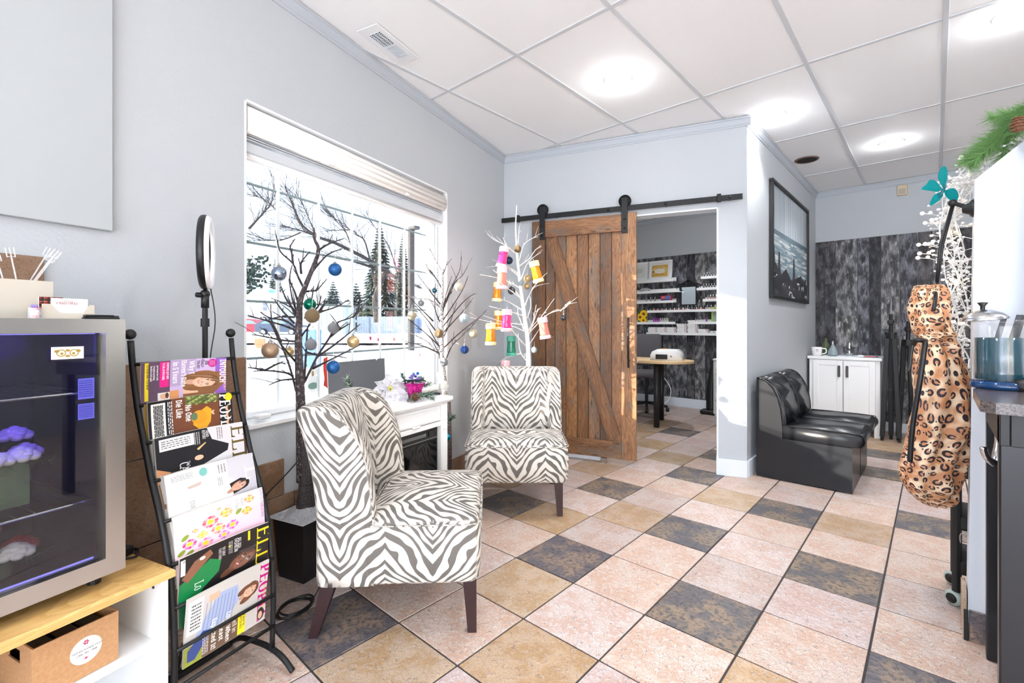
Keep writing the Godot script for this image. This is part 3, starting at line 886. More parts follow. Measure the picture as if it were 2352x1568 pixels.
	part(sh, "roof_snow", mb().box(Vector3(0, 2.68, -1), Vector3(3.2, 0.2, 3.3), 0.06), M["snow"])
	for k in 6: part(sh, "batten", mb().box(Vector3(-1.3 + k * 0.52, 1.3, 0.51), Vector3(0.05, 2.6, 0.03)), smat("batten", Color8(166, 176, 172), 0.8))
	var fe := thing("board_fence", "pale blue board fence behind the road", "fence")
	sc = pd(898, 745, 47)
	fe.transform = Transform3D(Basis(Vector3.UP, YAW), Vector3(sc.x, gy(46), sc.z))
	for k in 30: part(fe, "board", mb().box(Vector3(-3.3 + k * 0.24, 0.85 + (k % 3) * 0.01, 0), Vector3(0.225, 1.7, 0.03)), smat("fence_out", Color8(208, 210, 212), 0.8))
	part(fe, "dark_panel", mb().box(Vector3(3.0, 0.85, 0.05), Vector3(1.5, 1.6, 0.05)), smat("fence_blue", Color8(116, 134, 160), 0.8))
	for k in 2: part(fe, "post", mb().box(Vector3(-2.1 + k * 0.85, 0.85, 0.06), Vector3(0.07, 1.75, 0.07)), smat("fence_post", Color8(150, 152, 156), 0.8))
	var ho := thing("street_house", "pale white house with a dark window across the street", "house")
	sc = pd(585, 715, 60)
	ho.transform = Transform3D(Basis(Vector3.UP, YAW), Vector3(sc.x, gy(60), sc.z))
	part(ho, "walls", mb().box(Vector3(-2.2, 2.2, -3), Vector3(9.0, 4.4, 6.0)), smat("house_white", Color8(226, 226, 228), 0.8))
	var rf := part(ho, "porch_roof", mb().box(Vector3(0.8, 2.05, 0.6), Vector3(5.0, 0.16, 1.4)), smat("house_roof", Color8(168, 166, 172), 0.8))
	part(ho, "roof", mb().prism(poly([-7.2, 4.3, 2.8, 4.3, -2.2, 6.4]), -6.2, 0.4), M["snow"])
	var wn := part(ho, "window", mb().box(Vector3(1.3, 3.1, 0.02), Vector3(0.5, 1.05, 0.06)), smat("house_window", Color8(110, 120, 140), 0.3))
	part(wn, "window_bar", mb().box(Vector3(1.3, 3.1, 0.06), Vector3(0.5, 0.05, 0.03)), M["house_white"])
	var sg := thing("bus_stop_sign", "blue and white street sign on a blue post", "sign")
	sc = pd(635, 700, 34)
	sg.transform = Transform3D(Basis(Vector3.UP, YAW), Vector3(sc.x, gy(34), sc.z))
	part(sg, "post", mb().box(Vector3(0, 1.75, 0), Vector3(0.1, 3.6, 0.1)), smat("sign_blue", Color8(90, 130, 200), 0.6))
	part(sg, "sign_panel", mb().box(Vector3(-0.3, 3.15, 0.04), Vector3(0.46, 0.8, 0.03), 0.01), M["house_white"])
	part(sg, "blue_field", mb().box(Vector3(-0.3, 3.42, 0.06), Vector3(0.44, 0.24, 0.012)), smat("sign_field", Color8(86, 148, 200), 0.6))
	for k in 2:
		var car := thing("car", ["red parked car seen by the pale house", "dark snow covered parked car by the street sign"][k], "car")
		sc = pd([582, 648][k], 760, [46.0, 44.0][k])
		car.transform = Transform3D(Basis(Vector3.UP, YAW), Vector3(sc.x, gy(45) - 0.1, sc.z))
		var pr := poly([-2.1, 0.3, 2.1, 0.3, 2.15, 0.75, 1.95, 0.95, 1.1, 1.05, 0.4, 1.5, -1.1, 1.55, -1.9, 1.1, -2.15, 1.0])
		part(car, "body", mb().prism(pr, -0.85, 0.85), smat("car%d" % k, [Color8(196, 50, 66), Color8(70, 84, 104)][k], 0.35))
		part(car, "side_windows", mb().prism(poly([-1.6, 1.08, 0.85, 1.08, 0.3, 1.42, -1.0, 1.46]), 0.84, 0.87), smat("car_glass", Color8(120, 150, 150), 0.2))
		part(car, "snow_cap", mb().box(Vector3(-0.35, 1.6, 0), Vector3(1.5, 0.12, 1.5), 0.05), M["snow"])
		for x in [-1.3, 1.3]:
			var wh := part(car, "wheel", mb().smooth().lathe([Vector2(0, -0.1), Vector2(0.33, -0.1), Vector2(0.33, 0.1), Vector2(0, 0.1)], 18, Vector3(x, 0.33, 0.8), Basis(Vector3(1, 0, 0), PI / 2)), smat("tyre", Color8(34, 40, 52), 0.8))
			part(wh, "hub", mb().lathe([Vector2(0, 0), Vector2(0.2, 0), Vector2(0.18, 0.03), Vector2(0, 0.04)], 12, Vector3(x, 0.33, 0.9), Basis(Vector3(1, 0, 0), PI / 2)), M["house_white"])
	var cb := thing("street_cabinet", "blue metal street cabinet standing in the snow", "cabinet")
	sc = pd(712, 790, 13)
	cb.transform = Transform3D(Basis(Vector3.UP, YAW), Vector3(sc.x, gy(13) - 0.05, sc.z))
	part(cb, "body", mb().box(Vector3(0, 0.55, 0), Vector3(0.48, 1.15, 0.4), 0.02), smat("cab_blue", Color8(104, 140, 196), 0.6))
	part(cb, "snow_cap", mb().box(Vector3(0, 1.15, 0), Vector3(0.5, 0.06, 0.42), 0.025), M["snow"])
	var cn := thing("traffic_barrel", "orange traffic marker standing in the snow", "traffic marker")
	sc = pd(597, 806, 22)
	cn.transform = Transform3D(Basis(Vector3.UP, YAW), Vector3(sc.x, gy(22) - 0.05, sc.z))
	part(cn, "board", mb().box(Vector3(0, 0.35, 0), Vector3(0.5, 0.32, 0.05), 0.01), smat("orange", Color8(255, 120, 80), 0.6))
	part(cn, "stand", mb().box(Vector3(0, 0.1, 0), Vector3(0.3, 0.25, 0.2), 0.02), M["orange"])

func zebra_tex(seed_: int, size: int) -> ImageTexture:   # mirrored zigzag stripes, texture spans 0.66 m
	var n1 := noise(seed_, 0.0028, 1, size); var n2 := noise(seed_ + 1, 0.009, 1, size)
	var dk := Color8(104, 99, 94); var lt := Color8(214, 208, 199)
	var out := PackedByteArray()
	out.resize(size * size * 3)
	for y in size:
		for x in size:
			var i := y * size + x
			var u := absf(float(x) / size - 0.5) * 2.0          # 0 at the middle, 1 at the sides
			var tri := absf(fposmod(u * 1.94, 2.0) - 1.0)    # 1 at the middle, 0 at 0.645
			var mi := y * size + (x if x * 2 < size else size - 1 - x)     # mirrored noise
			var a := n1[mi] / 255.0; var b := n2[mi] / 255.0
			var ph := float(y) / size * 15.0 - tri * 4.5 + (a - 0.5) * 2.1 + (b - 0.5) * 0.5
			var s := fposmod(ph, 1.0)
			var duty := 0.43 + (b - 0.5) * 0.6
			var e := smoothstep(-0.03, 0.03, s) * (1.0 - smoothstep(duty - 0.03, duty + 0.03, s))
			var c := lt.lerp(dk, e)
			out[i * 3] = c.r8; out[i * 3 + 1] = c.g8; out[i * 3 + 2] = c.b8
	return tex_from(out, size, size)

func rrect(w: float, d: float, r: float, n := 5) -> Array:   # rounded rectangle in x-z, counter-clockwise seen from above
	var o := []
	for q in 4:
		var cx: float = [1, -1, -1, 1][q] * (w / 2 - r)
		var cz: float = [-1, -1, 1, 1][q] * (d / 2 - r)
		for k in n + 1:
			var a := PI / 2 * (q + float(k) / n)
			o.append(Vector2(cx + cos(a) * r, cz - sin(a) * r))
	return o

func loft(m: MB, rings: Array, cap_bottom := true, cap_top := true) -> void:   # rings of Vector3, counter-clockwise from above, from bottom to top
	for k in rings.size() - 1:
		var A: Array = rings[k]; var B: Array = rings[k + 1]
		for q in A.size():
			var q2 := (q + 1) % A.size()
			m.quad(A[q], A[q2], B[q2], B[q])
	for e in 2:
		if (e == 0 and not cap_bottom) or (e == 1 and not cap_top): continue
		var R: Array = rings[0] if e == 0 else rings[-1]
		var p2 := PackedVector2Array()
		for p in R: p2.append(Vector2(p.x, -p.z))
		var ix := Geometry2D.triangulate_polygon(p2)
		for k in range(0, ix.size(), 3):
			var a := ix[k]; var b := ix[k + 1]; var c := ix[k + 2]
			if (p2[b] - p2[a]).cross(p2[c] - p2[a]) < 0:
				var sw := b; b = c; c = sw
			if e == 1: m.tri(R[a], R[b], R[c])
			else: m.tri(R[a], R[c], R[b])

func cushion(m: MB, c: Vector3, size: Vector3, r: float, crown_h: float, bulge := 0.0) -> void:   # soft block with rounded edges, c = centre of the underside
	var rings := []
	var h := size.y
	var lv := [[0.012, 0.0], [0.0, 0.012], [-bulge, h * 0.5], [0.0, h - r], [r * 0.13, h - r * 0.5], [r * 0.5, h - r * 0.13], [r, h]]
	for l in lv:
		var ring := []
		for p in rrect(size.x - l[0] * 2, size.z - l[0] * 2, maxf(r * 1.3 - l[0], 0.006)): ring.append(c + Vector3(p.x, l[1], p.y))
		rings.append(ring)
	for k in range(1, 6):
		var f := 1.0 - k / 5.5
		var ring := []
		for p in rrect((size.x - r * 2) * f, (size.z - r * 2) * f, maxf(r * 0.3 * f, 0.004)): ring.append(c + Vector3(p.x, h + crown_h * (1.0 - f * f), p.y))
		rings.append(ring)
	loft(m, rings)

func make_chair(label: String, xf: Transform3D) -> Node3D:
	var fab: Material = M["zebra"]
	var t := thing("slipper_chair", label, "chair", xf, "zebra slipper chairs")
	# seat block
	var sm := mb().smooth()
	cushion(sm, Vector3(0, 0.2, 0.085), Vector3(0.615, 0.235, 0.43), 0.035, 0.03, 0.006)
	part(t, "seat", sm, fab)
	# front and side seam
	var pip := []
	for p in rrect(0.622, 0.436, 0.045, 6): pip.append(Vector3(p.x, 0.415, 0.085 + p.y))
	part(t, "seam_piping", mb().smooth().tube(pip, 0.0028, 6, false, true), M["zebra_pipe"])
	# winged back: outline in plan lofted upwards, leaning backwards
	var rings := []
	var ys := []
	for k in 15: ys.append(0.2 + 0.6 * k / 14.0)
	for e in [0.815, 0.828, 0.836, 0.84]: ys.append(e)
	for y in ys:
		var f := clampf((y - 0.42) / 0.42, 0, 1)
		var lean := -0.075 * f * f - 0.01 * f
		var inset := 0.0
		if y > 0.8: inset = 0.04 * (1.0 - sqrt(maxf(0.0, 1.0 - pow((y - 0.8) / 0.041, 2))))
		var ext := 0.19
		if y > 0.62: ext = 0.19 * sqrt(maxf(0.0, 1.0 - pow((y - 0.62) / 0.232, 2)))
		var zb := -0.295 + lean
		var zf := zb + 0.10 + ext * 0.62 - inset
		var zi := zb + 0.1 - inset
		var ow := 0.308 - inset
		var iw := 0.228 + inset * 0.6
		var r := 0.05
		var o := []
		var A := func(x: float, z: float) -> void: o.append(Vector3(x, y, z))
		# counter-clockwise from above (x right, z towards the viewer): start at the right wing front
		A.call(iw, maxf(zf - 0.022, zi + 0.002)); A.call(iw + 0.006, maxf(zf - 0.006, zi + 0.001)); A.call((iw + ow) / 2, maxf(zf, zi)); A.call(ow - 0.006, maxf(zf - 0.006, zi - 0.01)); A.call(ow, maxf(zf - 0.022, zi - 0.02))
		A.call(ow, lerpf(maxf(zf - 0.022, zi - 0.02), zb + r + inset, 0.5))
		for k in 6:
			var a := PI / 2 * k / 5.0
			A.call(ow - r + cos(a) * r, zb + inset + r - sin(a) * r)
		A.call(0.1, zb + inset); A.call(0.0, zb + inset - 0.004); A.call(-0.1, zb + inset)
		for k in 6:
			var a := PI / 2 * (k + 5) / 5.0
			A.call(-ow + r + cos(a) * r, zb + inset + r - sin(a) * r)
		A.call(-ow, lerpf(maxf(zf - 0.022, zi - 0.02), zb + r + inset, 0.5))
		A.call(-ow, maxf(zf - 0.022, zi - 0.02)); A.call(-ow + 0.006, maxf(zf - 0.006, zi - 0.01)); A.call(-(iw + ow) / 2, maxf(zf, zi)); A.call(-iw - 0.006, maxf(zf - 0.006, zi + 0.001)); A.call(-iw, maxf(zf - 0.022, zi + 0.002))
		A.call(-iw + 0.006, zi + 0.006); A.call(-iw + 0.03, zi); A.call(-0.1, zi + 0.012); A.call(0.0, zi + 0.016); A.call(0.1, zi + 0.012); A.call(iw - 0.03, zi); A.call(iw - 0.006, zi + 0.006)
		rings.append(o)
	var bm := mb().smooth()
	for k in rings.size(): rings[k].reverse()
	# orientation: make sure the outline runs counter-clockwise seen from above
	var ar := 0.0
	for q in rings[0].size():
		var p: Vector3 = rings[0][q]; var p2: Vector3 = rings[0][(q + 1) % rings[0].size()]
		ar += p.x * -p2.z - p2.x * -p.z
	if ar < 0:
		for k in rings.size(): rings[k].reverse()
	loft(bm, rings)
	part(t, "winged_back", bm, fab)
	for s in [-1.0, 1.0]:
		var pw := []
		for k in range(0, rings.size() - 3):
			var best := Vector3.ZERO
			for p in rings[k]:
				if p.x * s > 0.29 and (best == Vector3.ZERO or p.z > best.z): best = p
			if best != Vector3.ZERO: pw.append(best + Vector3(0.001 * s, 0, 0.002))
		part(t, "wing_piping", mb().smooth().tube(pw, 0.0032, 6), M["zebra_pipe"])
	var lw: Material = M["espresso"]
	for s in [-1.0, 1.0]:
		var fl := mb()
		_leg(fl, Vector3(0.25 * s, 0.205, 0.262), Vector3(0.258 * s, 0.0, 0.272), 0.05, 0.032)
		var o := part(t, "leg", fl, lw)
		part(o, "glide", mb().smooth().lathe([Vector2(0, 0), Vector2(0.013, 0), Vector2(0.013, 0.004), Vector2(0, 0.005)], 12, Vector3(0.258 * s, -0.0005, 0.272)), M["gloss_white"])
		var rl := mb()
		_leg(rl, Vector3(0.25 * s, 0.21, -0.245), Vector3(0.262 * s, 0.0, -0.305), 0.055, 0.032)
		o = part(t, "leg", rl, lw)
		part(o, "glide", mb().smooth().lathe([Vector2(0, 0), Vector2(0.013, 0), Vector2(0.013, 0.004), Vector2(0, 0.005)], 12, Vector3(0.262 * s, -0.0005, -0.305)), M["gloss_white"])
	return t

func _leg(m: MB, a: Vector3, b: Vector3, wa: float, wb: float) -> void:   # square tapered leg from a (top) to b (foot)
	var R := []
	for q in [[b, wb], [a, wa]]:
		var h: float = q[1] / 2
		var p: Vector3 = q[0]
		R.append([p + Vector3(h, 0, -h), p + Vector3(-h, 0, -h), p + Vector3(-h, 0, h), p + Vector3(h, 0, h)])
	loft(m, R)

func build_seating() -> void:
	var zt := zebra_tex(61, 1024)
	var wv := noise(65, 0.35, 2, 256)
	var zm := tri_mat("zebra", zt, 0.85, Vector3(1.515, 1.515, 1.515), bump_tex(wv, 256, 256, 2.0), 0.2)
	zm.uv1_offset = Vector3(0.5, 0.1, 0.3)
	zm.uv1_triplanar_sharpness = 8.0
	tri_mat("zebra_pipe", zt, 0.85, Vector3(1.515, 1.515, 1.515))
	smat("espresso", Color8(46, 24, 26), 0.35)
	var fwd := Vector3(-sin(YAW), 0, -cos(YAW)); var rt := Vector3(cos(YAW), 0, -sin(YAW))
	make_chair("zebra striped slipper chair beside the magazine rack", at(Vector3(-1.654, 0, -1.185), deg_to_rad(135)))
	make_chair("zebra striped slipper chair in front of the barn door", at(rt * 0.028 + fwd * 3.07, YAW))
	# black vinyl bench seats along the side wall
	smat("vinyl_black", Color8(24, 26, 30), 0.3)
	smat("piping_black", Color8(20, 20, 22), 0.25)
	for k in 2:
		var v0: float = [3.86, 4.33][k]
		var wd := 0.44
		var b := thing("booth_seat", ["black vinyl booth seat, the one next to the pillar", "black vinyl booth seat between its twin and the white cabinet"][k], "bench", Transform3D(Basis.IDENTITY, Vector3(0, 0, -v0)), "black booth seats")
		# x-y profiles extruded towards -z
		var vm: Material = M["vinyl_black"]
		part(b, "base", mb().prism(poly([-1.0, 0.008, -0.41, 0.008, -0.41, 0.31, -0.826, 0.31, -0.828, 0.40, -0.84, 0.52, -0.86, 0.60, -0.89, 0.665, -0.93, 0.712, -0.97, 0.73, -1.0, 0.728]), -wd, 0.0), vm)
		var cs := mb().smooth()
		var prof := poly([-0.83, 0.312, -0.42, 0.312, -0.365, 0.318, -0.345, 0.34, -0.34, 0.366, -0.352, 0.394, -0.38, 0.408, -0.6, 0.412, -0.83, 0.405])
		part(b, "seat_cushion", cs.prism(prof, -wd + 0.004, -0.004), vm)
		var bp := mb().smooth()
		var bo := poly([-0.80, 0.41, -0.812, 0.52, -0.835, 0.61, -0.87, 0.68, -0.915, 0.73, -0.965, 0.747, -0.998, 0.745, -0.998, 0.728, -0.97, 0.73, -0.93, 0.712, -0.89, 0.665, -0.86, 0.60, -0.84, 0.52, -0.828, 0.41])
		part(b, "back_pad", bp.prism(bo, -wd + 0.004, -0.004), vm)
		var arc := [Vector3(-0.998, 0.742, 0), Vector3(-0.965, 0.746, 0), Vector3(-0.915, 0.73, 0), Vector3(-0.87, 0.68, 0), Vector3(-0.835, 0.61, 0), Vector3(-0.812, 0.52, 0), Vector3(-0.802, 0.415, 0)]
		var arc2 := [Vector3(-0.8, 0.409, 0), Vector3(-0.6, 0.412, 0), Vector3(-0.38, 0.408, 0), Vector3(-0.352, 0.394, 0), Vector3(-0.34, 0.366, 0), Vector3(-0.346, 0.338, 0), Vector3(-0.366, 0.317, 0)]
		for z in [0.0, -wd]:
			for a in [arc, arc2]:
				var pts := []
				for p in a: pts.append(p + Vector3(0, 0, z))
				part(b, "piping", mb().smooth().tube(curve(pts, 3), 0.004, 6), M["piping_black"])
		for q in [[-0.97, -0.04], [-0.44, -0.04], [-0.97, -wd + 0.04], [-0.44, -wd + 0.04]]:
			part(b, "foot", mb().box(Vector3(q[0], 0.005, q[1]), Vector3(0.03, 0.01, 0.03)), M["white"])

func build_fireplace() -> void:
	var e := Vector3(cos(deg_to_rad(102.8)), 0, -sin(deg_to_rad(102.8)))
	var FR := Transform3D(Basis(e, Vector3.UP, Vector3(-e.z, 0, e.x)).scaled(Vector3.ONE * 0.972), WF * Vector3(-1.497, 0, 0.362))
	var t := thing("electric_fireplace", "white mantel cabinet with a drawer and a dark electric firebox", "fireplace", FR)
	var w: Material = M["gloss_white"]
	var W := 0.59
	part(t, "mantel_top", mb().box(Vector3(-W / 2, 0.722, -0.14), Vector3(W + 0.04, 0.026, 0.34), 0.006), w)
	part(t, "moulding", mb().box(Vector3(-W / 2, 0.705, -0.14), Vector3(W + 0.015, 0.012, 0.31), 0.003), w)
	for x in [-0.032, -W + 0.032]:
		var p := part(t, "pilaster", mb().box(Vector3(x, 0.3525, -0.145), Vector3(0.064, 0.695, 0.29), 0.003), w)
		for q in [[0.645, 0.1], [0.3, 0.48]]:
			for sx in [-1, 1]: part(p, "panel_bead", mb().box(Vector3(x + sx * 0.022, q[0], 0.001), Vector3(0.004, q[1], 0.006), 0.001), w)
			for sy in [-1, 1]: part(p, "panel_bead", mb().box(Vector3(x, q[0] + sy * q[1] / 2, 0.001), Vector3(0.044, 0.004, 0.006), 0.001), w)
	part(t, "back_board", mb().box(Vector3(-W / 2, 0.35, -0.27), Vector3(W - 0.13, 0.69, 0.03)), w)
	part(t, "rail", mb().box(Vector3(-W / 2, 0.576, -0.02), Vector3(W - 0.13, 0.028, 0.04), 0.003), w)
	part(t, "rail", mb().box(Vector3(-W / 2, 0.03, -0.02), Vector3(W - 0.13, 0.06, 0.04), 0.003), w)
	part(t, "base_shelf", mb().box(Vector3(-W / 2, 0.055, -0.15), Vector3(W - 0.13, 0.02, 0.24)), w)
	part(t, "top_board", mb().box(Vector3(-W / 2, 0.694, -0.14), Vector3(W - 0.13, 0.01, 0.27)), w)
	var d := part(t, "drawer", mb().box(Vector3(-W / 2, 0.641, -0.012), Vector3(W - 0.138, 0.094, 0.022), 0.003), w)
	for sx in [-1, 1]: part(d, "panel_bead", mb().box(Vector3(-W / 2 + sx * 0.205, 0.641, 0.001), Vector3(0.005, 0.07, 0.006), 0.001), w)
	for sy in [-1, 1]: part(d, "panel_bead", mb().box(Vector3(-W / 2, 0.641 + sy * 0.035, 0.001), Vector3(0.41, 0.005, 0.006), 0.001), w)
	part(d, "finger_pull", mb().box(Vector3(-W / 2, 0.594, 0.004), Vector3(0.06, 0.012, 0.02), 0.004), w)
	var fb := part(t, "firebox", mb().box(Vector3(-W / 2, 0.312, -0.13), Vector3(W - 0.136, 0.49, 0.21), 0.004), smat("firebox", Color8(26, 26, 28), 0.35))
	part(fb, "air_slot", mb().box(Vector3(-W / 2 - 0.03, 0.527, -0.024), Vector3(0.3, 0.02, 0.006), 0.001), M["black"])
	for k in 30: part(fb, "grille_fin", mb().box(Vector3(-W / 2 - 0.17 + k * 0.0096, 0.527, -0.021), Vector3(0.0035, 0.018, 0.004)), smat("fin", Color8(150, 150, 150), 0.4))
	part(fb, "control_plate", mb().box(Vector3(-W / 2 + 0.175, 0.527, -0.022), Vector3(0.07, 0.03, 0.004)), M["black"])
	part(fb, "chrome_strip", mb().box(Vector3(-W / 2, 0.498, -0.022), Vector3(W - 0.15, 0.005, 0.006)), smat("steel_line", Color8(150, 150, 152), 0.25, 0.9))
	var g := smat("fire_glass", Color8(14, 16, 18), 0.06)
	part(fb, "glass", mb().box(Vector3(-W / 2, 0.28, -0.022), Vector3(W - 0.16, 0.41, 0.006)), g)
	# things on the mantel
	var ytop := 0.735
	var cl := thing("table_runner", "white runner with grey printed lines on the mantel", "table runner", FR)
	var ct := ImageTexture.create_from_image(runner_image())
	var cm := smat("runner", Color.WHITE, 0.9); cm.albedo_texture = ct
	var f := func(u: float, v: float) -> Array:
		var x := lerpf(-W - 0.015, 0.005, u)
		var z := lerpf(-0.27, 0.016, v)
		return [Vector3(x, ytop + 0.0022 + 0.0005 * sin(u * 40.0) * sin(v * 17.0), z), Vector2(u * 4.0, v * 2.0)]
	part(cl, "cloth", mb().smooth().grid(f, 30, 10, true), cm)
	part(cl, "hem", mb().box(Vector3(-W / 2 - 0.005, ytop + 0.001, -0.127), Vector3(W + 0.02, 0.002, 0.285)), M["white"])
	var P := func(px: float, py: float) -> Vector3: return hp(px, py, ytop * 0.972 + 0.003)
	var pot: Vector3 = P.call(952, 916)
	flower_pot(pot)
	# black remote
	var a: Vector3 = P.call(975, 908); var b: Vector3 = P.call(1010, 905.5)
	var rm := thing("remote_control", "flat black remote control lying on the mantel", "remote")
	part(rm, "casing", mb().bar(a + Vector3(0, 0.006, 0), b + Vector3(0, 0.006, 0), 0.034, 0.014, Vector3.UP, 0.003), M["black"])
	for k in 6: part(rm, "button", mb().box(a.lerp(b, 0.2 + k * 0.12) + Vector3(0, 0.0135, 0), Vector3(0.007, 0.002, 0.007)), M["steel_dark"])
	var cd := thing("glass_candle", "cream candle in a cut glass holder at the mantel end", "candle", at(P.call(1016, 897)))
	var cg := smat("cut_glass", Color(0.95, 0.96, 0.97, 0.25), 0.03); cg.transparency = BaseMaterial3D.TRANSPARENCY_ALPHA
	part(cd, "holder", mb().lathe([Vector2(0.0, 0.0), Vector2(0.03, 0.0), Vector2(0.036, 0.02), Vector2(0.034, 0.05), Vector2(0.031, 0.05), Vector2(0.031, 0.012), Vector2(0.0, 0.012)], 14), cg)
	part(cd, "wax", mb().smooth().lathe([Vector2(0.0, 0.013), Vector2(0.029, 0.013), Vector2(0.029, 0.056), Vector2(0.024, 0.062), Vector2(0.0, 0.061)], 20), smat("wax", Color8(246, 240, 214), 0.5))
	# white poinsettia and pine sprigs behind the chair
	var fc := FR * Vector3(-0.37, 0.815, -0.16)
	var fl := thing("poinsettia", "large white silk poinsettia with a yellow centre", "flower", Transform3D(FR.basis, fc))
	var pm := smat("petal", Color8(222, 222, 230), 0.6)
	pm.backlight_enabled = true; pm.backlight = Color(0.15, 0.15, 0.16)
	for k in 9:
		var an := TAU * k / 9.0 + 0.25
		var L: float = [0.15, 0.13, 0.17, 0.15, 0.16, 0.12, 0.14, 0.12, 0.13][k]
		var up := 0.35 + 0.5 * maxf(0.0, sin(an))
		var pf := func(u: float, v: float) -> Array:
			var s := (v - 0.5) * 2.0
			var r := u * L
			var wd := L * 0.27 * sin(PI * pow(u, 0.75)) * s
			var y := sin(an) * r * 0.62 - 0.02 * u * u
			return [Vector3(cos(an) * r - sin(an) * wd, y + cos(an) * wd * 0.75, 0.03 + r * (0.45 if sin(an) < 0 else -0.1) * up + 0.012 * absf(s) + 0.006 * sin(u * 14.0 + s * 4.0)), Vector2(u, v)]
		part(fl, "petal", mb().smooth().grid(pf, 7, 6), pm)
	for k in 7: part(fl, "stamen", mb().smooth().ball(Vector3(0.014 * cos(k * 2.4), 0.012 * sin(k * 2.4), 0.04), 0.006, 5, 8), smat("stamen", Color8(214, 206, 110), 0.6))
	part(fl, "stem", mb().smooth().tube([Vector3(0, 0, 0.02), Vector3(0.0, -0.04, 0.0), Vector3(0.02, -0.062, -0.02)], 0.004, 6), M["needle"])
	var sp := [[-0.56, 0.16, 0.4, 1.1], [-0.5, 0.11, 0.2, 0.7], [-0.2, 0.16, 0.4, -0.5], [-0.26, 0.17, 0.3, 2.4], [-0.1, 0.15, 0.25, 0.3], [-0.17, 0.1, 0.16, 3.0], [-0.06, 0.12, 0.2, -0.8], [-0.3, 0.12, 0.1, 3.3]]
	var pos := [Vector3(-0.55, 0, -0.2), Vector3(-0.3, 0, -0.06), Vector3(-0.33, 0, -0.03), Vector3(-0.16, 0, -0.17), Vector3(-0.1, 0, -0.2), Vector3(-0.05, 0, -0.2), Vector3(-0.24, 0, -0.1)]
	var lab := ["frosted pine sprig standing before the grey board", "frosted pine sprig under the poinsettia's front petal", "frosted pine sprig by the pine cones", "frosted pine sprig behind the pink pot", "frosted pine sprig between pink pot and candle", "frosted pine sprig beside the glass candle", "frosted pine sprig between poinsettia and pink pot"]
	var dirs := [Vector3(-0.5, 1.0, 0.1), Vector3(1.0, 0.1, 0.35), Vector3(0.8, 0.05, 0.6), Vector3(-0.5, 0.8, 0.1), Vector3(0.6, 0.6, -0.1), Vector3(0.7, 0.7, -0.2), Vector3(0.7, 0.4, 0.3)]
	for k in pos.size():
		pine_sprig("pine_sprig", lab[k], Transform3D(FR.basis, FR * (pos[k] + Vector3(0, ytop + 0.008, 0))), dirs[k].normalized(), [0.16, 0.17, 0.15, 0.16, 0.13, 0.12, 0.15][k], "pine sprigs on the mantel")
	for k in 2:
		var cn := thing("pine_cone", ["small brown pine cone lying in front of the poinsettia", "small brown pine cone next to the pink pot"][k], "pine cone", Transform3D(FR.basis, FR * Vector3([-0.3, -0.24][k], ytop + 0.03, [0.0, -0.08][k])), "pine cones on the mantel")
		cone(cn, 0.022)
	# grey board on the sill
	var bd := thing("chalk_board", "plain dark grey board leaning against the window on its sill", "board", WF)
	part(bd, "panel", mb().box(Vector3(-1.808, 0.823, -0.045), Vector3(0.452, 0.222, 0.008), 0.001, Basis(Vector3(1, 0, 0), -0.05)), smat("board_grey", Color8(92, 95, 100), 0.7))
	part(bd, "edge_nick", mb().box(Vector3(-1.655, 0.931, -0.05), Vector3(0.012, 0.008, 0.009), 0, Basis(Vector3(0, 0, 1), 0.5)), M["white"])
	var sb := thing("sill_block", "small white plastic block lying on the window sill", "block", WF)
	part(sb, "casing", mb().box(Vector3(-2.44, 0.7235, -0.015), Vector3(0.06, 0.022, 0.05), 0.006), M["gloss_white"])

func runner_image() -> Image:
	var im := Image.create(256, 128, false, Image.FORMAT_RGB8)
	im.fill(Color8(240, 240, 244))
	for k in 9:
		var y := 8 + k * 14
		var x := 6
		while x < 246:
			var w := rng.randi_range(4, 14)
			if rng.randf() < 0.75:
				for q in w: im.set_pixel(mini(x + q, 255), y + rng.randi_range(-2, 2), Color8(120, 120, 136))
				im.fill_rect(Rect2i(x, y - 1, w / 2, 2), Color8(140, 140, 156))
			x += w + 4
	return im

func cone(t: Node3D, r: float) -> void:
	for k in 5:
		var y := (k - 2) * r * 0.45
		var rr := r * (1.0 - 0.16 * absf(k - 1.5))
		var m := mb()
		for q in 8:
			var a := TAU * (q + 0.5 * (k % 2)) / 8
			var d := Vector3(cos(a), 0.25, sin(a))
			m.box(Vector3(0, y, 0) + d * rr * 0.7, Vector3(rr * 0.55, r * 0.16, rr * 0.5), 0.001, Basis(Vector3.UP, -a) * Basis(Vector3(0, 0, 1), 0.3))
		part(t, "scale_ring", m, smat("cone_brown", Color8(112, 74, 52), 0.8))
	part(t, "core", mb().smooth().ball(Vector3.ZERO, Vector3(r * 0.6, r * 1.1, r * 0.6), 6, 8), M["cone_brown"])

func needles(m: MB, pts: Array, len: float, per: int, th: float) -> void:
	for k in pts.size() - 1:
		var a: Vector3 = pts[k]; var b: Vector3 = pts[k + 1]
		var d := (b - a).normalized()
		var x := d.cross(Vector3(0.3, 0.9, 0.2)).normalized()
		var y := d.cross(x)
		for q in per:
			var an := rng.randf() * TAU
			var o := a.lerp(b, rng.randf())
			var dir := (d * rng.randf_range(0.5, 1.1) + (x * cos(an) + y * sin(an))).normalized()
			var sd := dir.cross(Vector3(rng.randf(), rng.randf(), rng.randf() + 0.1)).normalized() * th
			var e := o + dir * len * rng.randf_range(0.7, 1.1)
			m.tri(o - sd, o + sd, e)
			m.tri(o - sd.cross(dir), o + sd.cross(dir), e)

